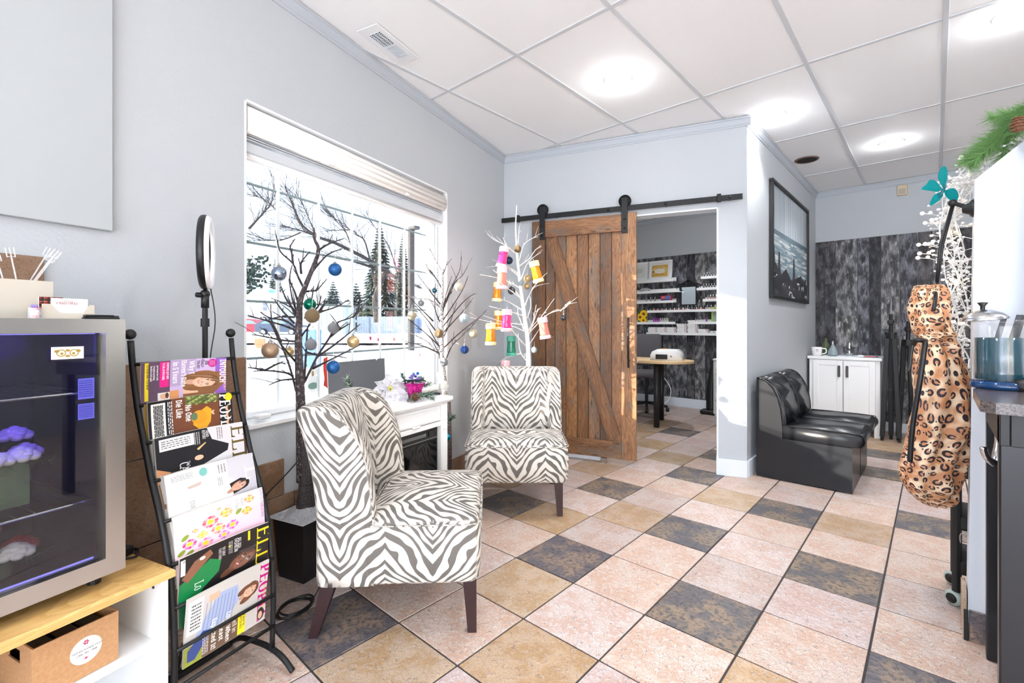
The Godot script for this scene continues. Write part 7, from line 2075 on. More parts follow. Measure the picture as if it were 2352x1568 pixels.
	for i in 4:
		var jr := thing("small_jar", "small clear glass jar at the end of the box ledge", "jar", at(Vector3(-2.2 + i * 0.055, 1.02, -6.4)), "small jars on the box ledge")
		part(jr, "jar", mb().lathe([Vector2(0, 0), Vector2(0.02, 0), Vector2(0.022, 0.03), Vector2(0.0, 0.03)], 12), M["polish_clear"])
		part(jr, "lid", mb().lathe([Vector2(0, 0.03), Vector2(0.022, 0.03), Vector2(0.022, 0.042), Vector2(0, 0.044)], 12), w)
	# manicure table
	var tp: Vector3 = hp(1508, 981, 0.0)
	var tb := thing("manicure_table", "round ended light wood manicure table on black legs", "table")
	var tc := onp(1440 + 205 / 2.904, 460 + 1072 / 2.904, Vector3(0, 0, tp.z), Vector3(0, 0, 1))
	var pts := []
	for i in 25:
		var a := -PI / 2 + PI * i / 24.0
		pts.append(tp.x + 0.0 + cos(a) * 0.32); pts.append(sin(a) * 0.3)
	pts.append_array([tp.x - 1.0, 0.3, tp.x - 1.0, -0.3])
	var hh := tc.y
	var tf := Transform3D(Basis(Vector3(1, 0, 0), Vector3(0, 0, -1), Vector3(0, 1, 0)), Vector3(0, hh - 0.025, tp.z - 0.22))
	part(tb, "top", mb().prism(poly(pts), 0.0, 0.025, tf), smat("maple", Color8(222, 188, 140), 0.45))
	for e in [Vector3(tp.x, 0, tp.z), hp(1519, 964, 0.0)]: part(tb, "leg", mb().smooth().tube([e + Vector3(0, 0.001, 0), Vector3(e.x, hh - 0.025, e.z)], 0.032, 14), M["black"])
	var ul := thing("nail_lamp", "white curved nail curing lamp on the manicure table", "nail lamp", at(Vector3(tp.x + 0.02, hh, tp.z - 0.24), 0.25))
	var pr := poly([-0.17, 0.0, 0.17, 0.0, 0.17, 0.06, 0.15, 0.1, 0.11, 0.125, -0.1, 0.125, -0.15, 0.1, -0.17, 0.06])
	part(ul, "shell", mb().smooth().prism(pr, -0.12, 0.12), w)
	part(ul, "hand_opening", mb().prism(poly([-0.11, 0.015, 0.02, 0.015, 0.02, 0.07, -0.11, 0.07]), 0.121, 0.123), M["black"])
	part(ul, "top_badge", mb().lathe([Vector2(0, 0.1255), Vector2(0.035, 0.1255), Vector2(0.03, 0.131), Vector2(0, 0.131)], 16, Vector3(-0.03, 0, 0.0)), smat("badge_orange", Color8(230, 170, 70), 0.4))
	part(ul, "timer_button", mb().lathe([Vector2(0, 0), Vector2(0.012, 0), Vector2(0.01, 0.004), Vector2(0, 0.004)], 10, Vector3(0.06, 0.05, 0.121), Basis(Vector3(1, 0, 0), PI / 2)), M["chrome"])
	part(ul, "cord", mb().smooth().tube(curve([Vector3(-0.16, 0.01, 0.1), Vector3(-0.22, 0.008, 0.24), Vector3(-0.25, 0.004, 0.4), Vector3(-0.29, -0.1, 0.44), Vector3(-0.4, -0.15, 0.44)], 6), 0.004, 6), w)
	# office chair behind the door edge
	var oc := thing("office_chair", "grey fabric office chair half hidden by the barn door", "chair", at(Vector3(-2.9, 0, -5.93), 0.5))
	var fab := tri_mat("chair_fabric", ramp_tex(noise(107, 0.3, 2, 128), 128, 128, [[0.0, Color8(70, 68, 72)], [1.0, Color8(112, 108, 112)]]), 0.9, Vector3(6, 6, 6))
	var cm := mb().smooth(); cushion(cm, Vector3(0, 0.45, 0), Vector3(0.46, 0.08, 0.44), 0.035, 0.015); part(oc, "seat", cm, fab)
	var bmm := mb(Transform3D(Basis(Vector3(1, 0, 0), PI / 2 - 0.12), Vector3(0, 0.8, -0.2))).smooth(); cushion(bmm, Vector3(0, 0, 0), Vector3(0.42, 0.06, 0.44), 0.03, 0.012); part(oc, "backrest", bmm, fab)
	part(oc, "back_bracket", mb().box(Vector3(0, 0.55, -0.24), Vector3(0.06, 0.3, 0.02), 0.004), M["black"])
	part(oc, "gas_lift", mb().tube([Vector3(0, 0.08, 0), Vector3(0, 0.46, 0)], 0.022, 12), M["black"])
	for i in 5:
		var a := TAU * i / 5 + 0.35
		var lg := part(oc, "base_leg", mb().bar(Vector3(0, 0.1, 0), Vector3(cos(a) * 0.28, 0.065, sin(a) * 0.28), 0.035, 0.03, Vector3.UP, 0.005), M["black"])
		part(lg, "caster", mb().smooth().lathe([Vector2(0, -0.02), Vector2(0.027, -0.02), Vector2(0.027, 0.02), Vector2(0, 0.02)], 14, Vector3(cos(a) * 0.28, 0.0275, sin(a) * 0.28), Basis(Vector3(0, 0, 1), PI / 2)), M["black"])
	part(oc, "cable", mb().smooth().tube(curve([Vector3(0.22, 0.45, 0.1), Vector3(0.3, 0.3, 0.14), Vector3(0.26, 0.14, 0.12), Vector3(0.1, 0.08, 0.16)], 6), 0.006, 6), w)
	# drawer unit and a made up upright in place of a hanging black garment
	var du := thing("drawer_unit", "pale grey drawer unit with round knobs beyond the doorway", "drawer unit", at(Vector3(-1.78, 0, -5.98)))
	var gm := smat("drawer_grey", Color8(206, 206, 200), 0.45)
	part(du, "body", mb().box(Vector3(0, 0.37, -0.2), Vector3(0.52, 0.66, 0.4), 0.008), gm)
	part(du, "top", mb().box(Vector3(0, 0.715, -0.2), Vector3(0.54, 0.03, 0.42), 0.012), gm)
	for i in 4:
		var dr := part(du, "drawer", mb().box(Vector3(0, 0.62 - i * 0.165, 0.006), Vector3(0.48, 0.155, 0.014), 0.003), gm)
		part(dr, "knob", mb().smooth().ball(Vector3(-0.17, 0.62 - i * 0.165, 0.026), 0.014, 8, 12), M["chrome"])
	for e in [-0.23, 0.23]: part(du, "foot", mb().box(Vector3(e, 0.021, -0.03), Vector3(0.04, 0.042, 0.04), 0.004), gm)
	var bc := thing("black_garment_prop", "made up upright black vacuum standing against the drawer unit", "prop", at(Vector3(-2.13, 0, -6.2)))
	part(bc, "body", mb().smooth().tube(curve([Vector3(0, 0.04, 0), Vector3(-0.01, 0.3, -0.02), Vector3(0.0, 0.6, -0.06), Vector3(0.02, 0.8, -0.1)], 5), [0.07, 0.07, 0.07, 0.068, 0.066, 0.064, 0.06, 0.055, 0.05, 0.045, 0.04, 0.034, 0.028, 0.024, 0.02, 0.018], 12), M["black"])
	part(bc, "head", mb().box(Vector3(-0.02, 0.03, 0.04), Vector3(0.2, 0.058, 0.14), 0.015), M["black"])

func build_back_nook() -> void:
	var s := structure("wall_planks_far", "weathered grey vertical plank panelling behind the white cabinet")
	plank_panel(s, [-1.04, -0.947, -0.845, -0.641, -0.538, -0.435, -0.28, -0.131, -0.017, 0.13, 0.278, 0.44, 0.6, 0.72, 0.9], 2.112, 0.1, -6.48, {1: [1.62], 2: [1.25, 0.9], 5: [1.1, 1.45, 0.7], 6: [1.03], 8: [0.9]})
	# framed seascape on the side wall
	var fr := Transform3D(Basis(Vector3(0, 0, -1), Vector3.UP, Vector3(1, 0, 0)), Vector3(-1.043, 0, 0))
	var t := thing("picture_frame", "black framed seascape of grey waves and stacked stones", "picture", fr)
	var a0 := 4.40; var a1 := 5.92; var y0 := 1.37; var y1 := 2.385
	var bk: Material = M["black"]
	for e in [y0 + 0.014, y1 - 0.014]: part(t, "frame_bar", mb().box(Vector3((a0 + a1) / 2, e, 0.018), Vector3(a1 - a0, 0.028, 0.032), 0.003), bk)
	for e in [a0 + 0.014, a1 - 0.014]: part(t, "frame_bar", mb().box(Vector3(e, (y0 + y1) / 2, 0.018), Vector3(0.028, y1 - y0 - 0.056, 0.032), 0.003), bk)
	var p := Print.new(512, 384, Color8(176, 186, 194))
	var r := RandomNumberGenerator.new()
	r.seed = 5
	for k in 60: p.rect(r.randf(), 0.0, 0.004 + r.randf() * 0.02, 0.36 + r.randf() * 0.1, Color8(150, 164, 174).lerp(Color8(206, 212, 216), r.randf()))
	p.rect(0, 0.42, 1, 0.6, Color8(120, 142, 152)); p.rect(0, 0.4, 1, 0.05, Color8(90, 112, 124))
	for k in 120:
		var y := 0.45 + 0.3 * r.randf()
		p.oval(r.randf(), y, 0.03 + r.randf() * 0.1, 0.006 + r.randf() * 0.012, Color8(220, 224, 224).lerp(Color8(110, 134, 146), r.randf()))
	p.shape([0, 0.72, 0.1, 0.7, 0.22, 0.8, 0.36, 0.72, 0.5, 0.82, 0.66, 0.78, 0.8, 0.74, 1, 0.82, 1, 1, 0, 1], Color8(44, 44, 50))
	for k in 90: p.oval(r.randf(), 0.78 + r.randf() * 0.22, 0.01 + r.randf() * 0.03, 0.006 + r.randf() * 0.02, [Color8(30, 30, 36), Color8(70, 72, 80), Color8(190, 194, 198), Color8(52, 52, 60)][r.randi() % 4])
	for e in [[0.05, 0.56], [0.18, 0.6], [0.58, 0.6]]:
		for k in 9: p.oval(e[0], e[1] + k * 0.024, 0.02 + 0.003 * k, 0.014, Color8(46, 42, 46).lerp(Color8(90, 84, 84), 0.3 * (k % 3)))
	part(t, "print", sheet(mb(), Vector3(a0 + 0.028, y1 - 0.028, 0.014), Vector3(a1 - a0 - 0.056, 0, 0), Vector3(0, -(y1 - y0 - 0.056), 0)), print_mat("seascape", p, 0.25))
	part(t, "backing", mb().box(Vector3((a0 + a1) / 2, (y0 + y1) / 2, 0.008), Vector3(a1 - a0 - 0.05, y1 - y0 - 0.05, 0.008)), bk)
	# sensor on the wall
	t = thing("wall_sensor", "small yellowed plastic box high on the far wall", "sensor")
	part(t, "housing", mb().box(Vector3(-0.256, 2.574, -6.465), Vector3(0.085, 0.11, 0.03), 0.006), smat("aged_plastic", Color8(206, 190, 160), 0.5))
	part(t, "lens", mb().box(Vector3(-0.256, 2.56, -6.448), Vector3(0.05, 0.05, 0.006), 0.003), smat("aged_lens", Color8(176, 170, 158), 0.4))
	# white cabinet with a basin top
	var w: Material = M["gloss_white"]
	var c := thing("sink_cabinet", "white two door cabinet with a basin top by the side wall", "cabinet")
	var X0 := -1.02; var X1 := -0.40; var z0 := -5.95
	part(c, "body", mb().box(Vector3((X0 + X1) / 2, 0.44, z0 - 0.25), Vector3(X1 - X0 - 0.02, 0.68, 0.48), 0.002), w)
	for x in [X0 + 0.03, X1 - 0.03]: part(c, "corner_post", mb().box(Vector3(x, 0.39, z0 - 0.03), Vector3(0.05, 0.78, 0.05), 0.003), w)
	for x in [X0 + 0.03, X1 - 0.03]: part(c, "corner_post", mb().box(Vector3(x, 0.39, z0 - 0.47), Vector3(0.05, 0.78, 0.05), 0.003), w)
	part(c, "basin_top", mb().box(Vector3((X0 + X1) / 2, 0.795, z0 - 0.245), Vector3(X1 - X0 + 0.02, 0.03, 0.52), 0.004), w)
	part(c, "basin_rim", mb().box(Vector3((X0 + X1) / 2 + 0.02, 0.812, z0 - 0.2), Vector3(0.44, 0.006, 0.3), 0.003), M["trim_white"])
	for k in 2:
		var cx: float = [-0.845, -0.575][k]
		var d := part(c, "door", mb().box(Vector3(cx, 0.44, z0 + 0.002), Vector3(0.262, 0.66, 0.016), 0.002), w)
		for e in [-1, 1]: part(d, "stile", mb().box(Vector3(cx + e * 0.106, 0.44, z0 + 0.012), Vector3(0.05, 0.66, 0.008), 0.002), w)
		for e in [-1, 1]: part(d, "rail", mb().box(Vector3(cx, 0.44 + e * 0.305, z0 + 0.012), Vector3(0.162, 0.05, 0.008), 0.002), w)
		part(d, "handle", mb().box(Vector3(cx + [0.1, -0.1][k], 0.66, z0 + 0.028), Vector3(0.022, 0.12, 0.016), 0.005), smat("pewter", Color8(96, 90, 86), 0.35, 0.8))
	# on the cabinet
	var yt := 0.8105
	var mg := thing("mug", "white mug with small black lettering on the cabinet", "mug", at(Vector3(-0.95, yt, -5.99), 0.2))
	part(mg, "cup", mb().smooth().lathe([Vector2(0, 0), Vector2(0.036, 0), Vector2(0.043, 0.01), Vector2(0.05, 0.095), Vector2(0.046, 0.095), Vector2(0.04, 0.012), Vector2(0, 0.01)], 24), w)
	part(mg, "handle", mb().smooth().tube(curve([Vector3(0.046, 0.08, 0), Vector3(0.08, 0.075, 0), Vector3(0.082, 0.035, 0), Vector3(0.043, 0.02, 0)], 6), 0.006, 8), w)
	var mp := Print.new(64, 64, Color8(243, 243, 243))
	mp.oval(0.5, 0.18, 0.1, 0.1, Color8(40, 40, 44)); mp.text("best", 0.25, 0.55, 0.2, Color8(50, 50, 54), false, "Droid Serif", 400); mp.text("you", 0.3, 0.85, 0.2, Color8(50, 50, 54), false, "Droid Serif", 400)
	part(mg, "lettering", mb().smooth().grid(func(u: float, v: float) -> Array:
		var a := -0.5 + u; var rr := 0.0492 - 0.004 * v
		return [Vector3(sin(a) * rr, 0.078 - v * 0.045, cos(a) * rr), Vector2(u, v)], 8, 3, true), print_mat("mug_print", mp))
	var sb := thing("spray_bottle", "blue grey glass spray bottle on the cabinet", "bottle", at(Vector3(-0.81, yt, -6.02)))
	part(sb, "flask", mb().smooth().lathe([Vector2(0, 0), Vector2(0.042, 0), Vector2(0.05, 0.02), Vector2(0.042, 0.06), Vector2(0.022, 0.1), Vector2(0.012, 0.125), Vector2(0, 0.125)], 20), smat("smoke_glass", Color8(140, 156, 160), 0.15))
	part(sb, "nozzle", mb().smooth().lathe([Vector2(0.011, 0.125), Vector2(0.013, 0.15), Vector2(0.006, 0.165), Vector2(0, 0.165)], 12), M["chrome"])
	var fc := thing("tap", "small chrome tap on the cabinet top", "tap", at(Vector3(-0.675, yt + 0.003, -6.1)))
	part(fc, "body", mb().smooth().lathe([Vector2(0, 0), Vector2(0.028, 0), Vector2(0.024, 0.05), Vector2(0.016, 0.08), Vector2(0.02, 0.1), Vector2(0.014, 0.14), Vector2(0, 0.145)], 16), M["chrome"])
	part(fc, "spout", mb().smooth().tube(curve([Vector3(0, 0.06, 0), Vector3(0, 0.075, 0.05), Vector3(0, 0.055, 0.09)], 5), 0.009, 8), M["chrome"])
	var gb := thing("green_bottle", "small olive green bottle behind the mug", "bottle", at(Vector3(-0.9, yt, -6.2)))
	part(gb, "flask", mb().smooth().lathe([Vector2(0, 0), Vector2(0.035, 0), Vector2(0.035, 0.12), Vector2(0.014, 0.15), Vector2(0.012, 0.19), Vector2(0, 0.19)], 16), smat("olive_glass", Color8(84, 96, 66), 0.2))
	part(gb, "cap", mb().lathe([Vector2(0, 0.19), Vector2(0.014, 0.19), Vector2(0.014, 0.21), Vector2(0, 0.21)], 12), M["black"])
	for k in 2:
		var tb := thing("toothbrush", ["red handled brush lying on the cabinet", "blue handled brush lying on the cabinet"][k], "brush", at(Vector3(-0.52 + 0.02 * k, yt + 0.0065, -5.97 - 0.02 * k), 0.05 - 0.1 * k))
		part(tb, "handle", mb().box(Vector3(0.03, 0.004, 0), Vector3(0.1, 0.008, 0.012), 0.002), smat("brush%d" % k, [Color8(196, 60, 66), Color8(40, 60, 110)][k], 0.4))
		part(tb, "head", mb().box(Vector3(-0.045, 0.004, 0), Vector3(0.055, 0.008, 0.012), 0.002), M["white"])
		part(tb, "bristles", mb().box(Vector3(-0.058, 0.012, 0), Vector3(0.024, 0.01, 0.008)), M["white"])
	# folded tripods
	for k in 2:
		var tp := hp([2046, 2086][k], [1012, 1014][k], 0.0)
		var tr := thing("tripod", ["folded black tripod next to the white cabinet", "folded black tripod beside its twin by the bag"][k], "tripod", at(tp, 0.4 * k))
		var top: float = [1.05, 0.98][k]
		for q in 3:
			var an := TAU * q / 3 + 0.5 + k
			var f := Vector3(cos(an) * 0.075, 0.0, sin(an) * 0.075)
			var lg := part(tr, "leg", mb().bar(f + Vector3(0, 0.04, 0), f * 0.4 + Vector3(0, top, 0), 0.04, 0.03, Vector3(0, 0, 1), 0.003), bk)
			part(lg, "rubber_foot", mb().tube([f * 1.02, f + Vector3(0, 0.05, 0)], [0.013, 0.014], 8), bk)
			part(lg, "clip", mb().box(f * 0.72 + Vector3(0, top * 0.48, 0), Vector3(0.034, 0.03, 0.03), 0.004), M["steel_dark"])
		part(tr, "spider", mb().tube([Vector3(0, top - 0.04, 0), Vector3(0, top + 0.02, 0)], 0.05, 10), bk)
		part(tr, "centre_column", mb().tube([Vector3(0, top, 0), Vector3(0, top + 0.2, 0)], [0.018, 0.014], 10), bk)
		part(tr, "clamp", mb().box(Vector3(0, top + 0.12, 0), Vector3(0.05, 0.05, 0.04), 0.008), bk)
		if k == 0: part(tr, "chrome_tip", mb().tube([Vector3(0, top + 0.2, 0), Vector3(0, top + 0.36, 0)], [0.012, 0.008], 8), M["chrome"])
	# dark bag chair with a laundry sheet, mostly hidden
	var ch := thing("folding_stool", "black padded folding chair behind the leopard bag", "chair", at(Vector3(0.06, 0, -5.85), -0.3))
	part(ch, "backrest", mb().box(Vector3(0, 0.66, -0.16), Vector3(0.36, 0.42, 0.05), 0.02), smat("charcoal", Color8(48, 48, 54), 0.8))
	part(ch, "seat", mb().box(Vector3(0, 0.42, 0), Vector3(0.36, 0.05, 0.34), 0.015), M["charcoal"])
	for q in [[-0.16, -0.16], [0.16, -0.16], [-0.16, 0.15], [0.16, 0.15]]: part(ch, "leg", mb().tube([Vector3(q[0], 0.0, q[1]), Vector3(q[0], 0.42, q[1])], 0.012, 8), bk)
	var lf := thing("white_cloth", "crumpled pale cloth draped on the black chair", "cloth", at(Vector3(0.01, 0.447, -5.79)))
	part(lf, "cloth", mb().smooth().grid(func(u: float, v: float) -> Array:
		return [Vector3(-0.1 + 0.16 * u, 0.012 + 0.02 * sin(u * 7.0 + v * 3.0) * cos(v * 5.0) + 0.09 * v * v + 0.012, 0.05 - 0.12 * v), Vector2(u, v)], 10, 10, true), smat("pale_cloth", Color8(206, 216, 222), 0.8))

func build_divider() -> void:
	# free standing end of the station divider, seen edge on
	var V := 2.364
	var s := structure("wall_divider", "pale grey end of the station divider with a raked top")
	var m := mb()
	m.prism(poly([0.088, 0.06, 0.7, 0.06, 0.7, 2.2, 0.107, 1.659]), 0.0, 0.11, Transform3D(Basis.IDENTITY, Vector3(0, 0, -V - 0.11)))
	part(s, "wall_surface", m, M["trim_white"])
	for k in 2: part(s, "base_tile", mb().box(Vector3(0.09 + 0.16 * k + 0.08, 0.055, -V + 0.006), Vector3(0.156, 0.11, 0.012), 0.002), M["wall_tile_grey"])
	part(s, "base_tile", mb().box(Vector3(0.08, 0.085, -V - 0.06), Vector3(0.012, 0.17, 0.14), 0.002), M["tile_tan0"])
	part(s, "edge_trim", mb().box(Vector3(0.0835, 0.055, -V + 0.013), Vector3(0.012, 0.11, 0.006), 0.001), M["black"])
	# station with a stone top
	var t := thing("styling_station", "black salon station with a dark granite top", "salon station")
	var bk: Material = M["black"]
	var gt := noise(121, 0.09, 4, 256)
	var gm := tri_mat("granite", ramp_tex(gt, 256, 256, [[0.0, Color8(34, 30, 32)], [0.45, Color8(78, 70, 70)], [0.58, Color8(124, 112, 106)], [0.7, Color8(60, 54, 56)], [1.0, Color8(176, 166, 158)]]), 0.2, Vector3(5, 5, 5))
	var hgt := 0.93
	part(t, "granite_top", mb().prism(poly([0.0915, 1.80, 0.12, 1.775, 0.75, 1.775, 0.75, 2.35, 0.14, 2.35, 0.0915, 2.12]), hgt - 0.03, hgt, Transform3D(Basis(Vector3(1, 0, 0), Vector3(0, 0, -1), Vector3(0, 1, 0)), Vector3.ZERO)), gm)
	part(t, "apron", mb().box(Vector3(0.45, hgt - 0.075, -1.83), Vector3(0.6, 0.09, 0.02), 0.002), bk)
	part(t, "apron", mb().box(Vector3(0.14, hgt - 0.075, -2.05), Vector3(0.02, 0.09, 0.46), 0.002), bk)
	for e in [[0.155, -2.28], [0.155, -1.86], [0.7, -1.86], [0.7, -2.28]]: part(t, "post", mb().box(Vector3(e[0], hgt / 2 - 0.02, e[1]), Vector3(0.05, hgt - 0.04, 0.05), 0.004), smat("black_satin", Color8(28, 28, 32), 0.3))
	part(t, "side_panel", mb().box(Vector3(0.185, 0.52, -2.06), Vector3(0.014, 0.7, 0.38), 0.002), smat("panel_dark", Color8(34, 34, 38), 0.7))
	part(t, "foot_tile", mb().box(Vector3(0.3, 0.06, -2.08), Vector3(0.22, 0.12, 0.3), 0.003), M["wall_tile_grey"])
	var hk := thing("dryer_hook", "curved chrome hook screwed to the black station", "hook", Transform3D.IDENTITY)
	var h0 := pd(2288, 1000, 1.50)
	part(hk, "plate", mb().smooth().tube(curve([pd(2291, 994, 1.5), pd(2296, 1020, 1.47), pd(2292, 1050, 1.45), pd(2286, 1066, 1.45)], 5), [0.004, 0.006, 0.009, 0.011, 0.012, 0.013, 0.014, 0.014, 0.015, 0.015, 0.014, 0.013, 0.012, 0.011, 0.01, 0.009], 10), M["chrome"])
	part(hk, "arm", mb().smooth().tube(curve([pd(2286, 1064, 1.45), pd(2272, 1056, 1.44), pd(2263, 1044, 1.44), pd(2258, 1027, 1.44)], 5), [0.012, 0.012, 0.011, 0.011, 0.01, 0.01, 0.009, 0.009, 0.009, 0.009, 0.009, 0.009, 0.009, 0.009, 0.009, 0.008], 10), M["chrome"])
	# white upright behind the counter
	var up := thing("station_mirror_panel", "tall white upright board rising from the salon station", "panel")
	part(up, "board", mb().box(Vector3(0.5, 1.4, -2.22), Vector3(0.55, 0.94, 0.03), 0.003), M["gloss_white"])
	# jar of blue disinfectant
	var jw := 1.519
	var jc := pd(2297, 748.4, jw); jc.y = hgt
	var j := thing("disinfectant_jar", "glass jar of blue green disinfectant holding combs", "jar", at(jc))
	var gl := smat("jar_glass", Color(0.3, 0.34, 0.34, 0.02), 0.02); gl.transparency = BaseMaterial3D.TRANSPARENCY_ALPHA
	part(j, "foot_ring", mb().smooth().lathe([Vector2(0, 0.001), Vector2(0.07, 0.001), Vector2(0.074, 0.008), Vector2(0.072, 0.02), Vector2(0.064, 0.026), Vector2(0, 0.026)], 36), smat("blue_glass", Color8(14, 56, 100), 0.08))
	part(j, "glass_wall", mb().smooth().lathe([Vector2(0.062, 0.026), Vector2(0.0635, 0.05), Vector2(0.0635, 0.205), Vector2(0.067, 0.212), Vector2(0.067, 0.222), Vector2(0.062, 0.222), Vector2(0.0605, 0.2), Vector2(0.0605, 0.05)], 36), gl)
	var lq := smat("disinfectant", Color8(2, 66, 82), 0.08)
	part(j, "liquid", mb().smooth().lathe([Vector2(0, 0.03), Vector2(0.0595, 0.03), Vector2(0.0595, 0.165), Vector2(0, 0.165)], 32), lq)
	for e in [[0.02, 0.3], [-0.01, -0.2], [0.03, -0.1]]: part(j, "comb", mb().box(Vector3(e[0], 0.14, e[1] * 0.06), Vector3(0.014, 0.2, 0.004), 0.001, Basis(Vector3(0, 0, 1), -0.22)), M["black"])
	var ld := part(j, "lid", mb(Transform3D(Basis(Vector3.UP, YAW) * Basis(Vector3(0, 0, 1), 0.12), Vector3(-0.036, 0.222, 0.0) * 1.0)).smooth().lathe([Vector2(0.0, 0.03), Vector2(0.02, 0.028), Vector2(0.045, 0.016), Vector2(0.058, 0.002), Vector2(0.06, 0.004), Vector2(0.046, 0.02), Vector2(0.02, 0.034), Vector2(0, 0.036)], 32), M["chrome"])
	part(ld, "knob", mb().smooth().lathe([Vector2(0.006, 0.256), Vector2(0.006, 0.268), Vector2(0.014, 0.28), Vector2(0.0, 0.282)], 14, Vector3(-0.04, 0, 0)), bk)
	var cl := thing("hair_dryer", "round black hair dryer nozzle lying on the granite", "hair dryer", at(pd(2352, 880, 1.46)))
	part(cl, "nozzle", mb().smooth().lathe([Vector2(0.012, -0.026), Vector2(0.03, -0.026), Vector2(0.034, -0.01), Vector2(0.026, 0.014), Vector2(0.016, 0.014)], 20), bk)
	# cart with castors behind the divider
	var cw := 1.92
	var cb := pd(2212, 748.4, cw); cb.y = 0
	var ct := thing("salon_cart", "black rolling salon cart behind the divider end", "cart", at(Vector3(cb.x + 0.06, 0, cb.z), 0.0))
	for x in [-0.08, 0.2]:
		for z in [-0.15, 0.05]:
			var po := part(ct, "post", mb().tube([Vector3(x, 0.06, z), Vector3(x, 0.62, z)], 0.016, 10), bk)
			part(po, "castor", mb().smooth().lathe([Vector2(0, -0.014), Vector2(0.02, -0.014), Vector2(0.03, -0.008), Vector2(0.03, 0.008), Vector2(0.02, 0.014), Vector2(0, 0.014)], 18, Vector3(x - 0.008, 0.0305, z), Basis(Vector3(1, 0, 0), PI / 2) * Basis(Vector3(0, 0, 1), 0.6)), smat("castor_grey", Color8(176, 190, 182), 0.5))
			part(po, "hub", mb().smooth().lathe([Vector2(0, -0.0165), Vector2(0.019, -0.0165), Vector2(0.019, 0.0165), Vector2(0, 0.0165)], 16, Vector3(x - 0.008, 0.0305, z), Basis(Vector3(1, 0, 0), PI / 2) * Basis(Vector3(0, 0, 1), 0.6)), bk)
	for y in [0.16, 0.34, 0.55]: part(ct, "tray", mb().box(Vector3(0.06, y, -0.05), Vector3(0.28, 0.06, 0.22), 0.008), bk)
	part(ct, "wire_guard", mb().smooth().tube(curve([Vector3(-0.07, 0.26, 0.06), Vector3(-0.068, 0.3, 0.065), Vector3(-0.04, 0.305, 0.07), Vector3(0.03, 0.3, 0.07)], 5), 0.003, 6), M["chrome"])
	# swing arm bracket on the divider end, bag hanging from it
	var aw := 1.66
	var br := thing("swing_bracket", "black swing arm bracket on the divider end", "bracket")
	var bp := pd(2233, 468, aw)
	part(br, "rosette", mb().smooth().lathe([Vector2(0, 0), Vector2(0.034, 0), Vector2(0.03, 0.008), Vector2(0.022, 0.012), Vector2(0.014, 0.03), Vector2(0, 0.032)], 20, Vector3(0.106, bp.y, -V - 0.05), Basis(Vector3(0, 0, 1), PI / 2)), bk)
	var elbow := pd(2188, 466, 1.78)
	part(br, "arm", mb().smooth().tube(curve([Vector3(0.09, bp.y, -V - 0.05), pd(2215, 474, 1.74), elbow], 5), 0.008, 10), bk)
	part(br, "elbow", mb().smooth().ball(elbow, 0.014, 10, 14), bk)
	for o in [0.0, 9.0]: part(br, "lower_arm", mb().smooth().tube([elbow + Vector3(0.003 * o / 9, -0.004, 0), pd(2160 + o * 0.6, 560, 1.78), pd(2151 + o * 0.2, 650, 1.78)], 0.0048, 8), bk)
	leopard_bag()
	garland()

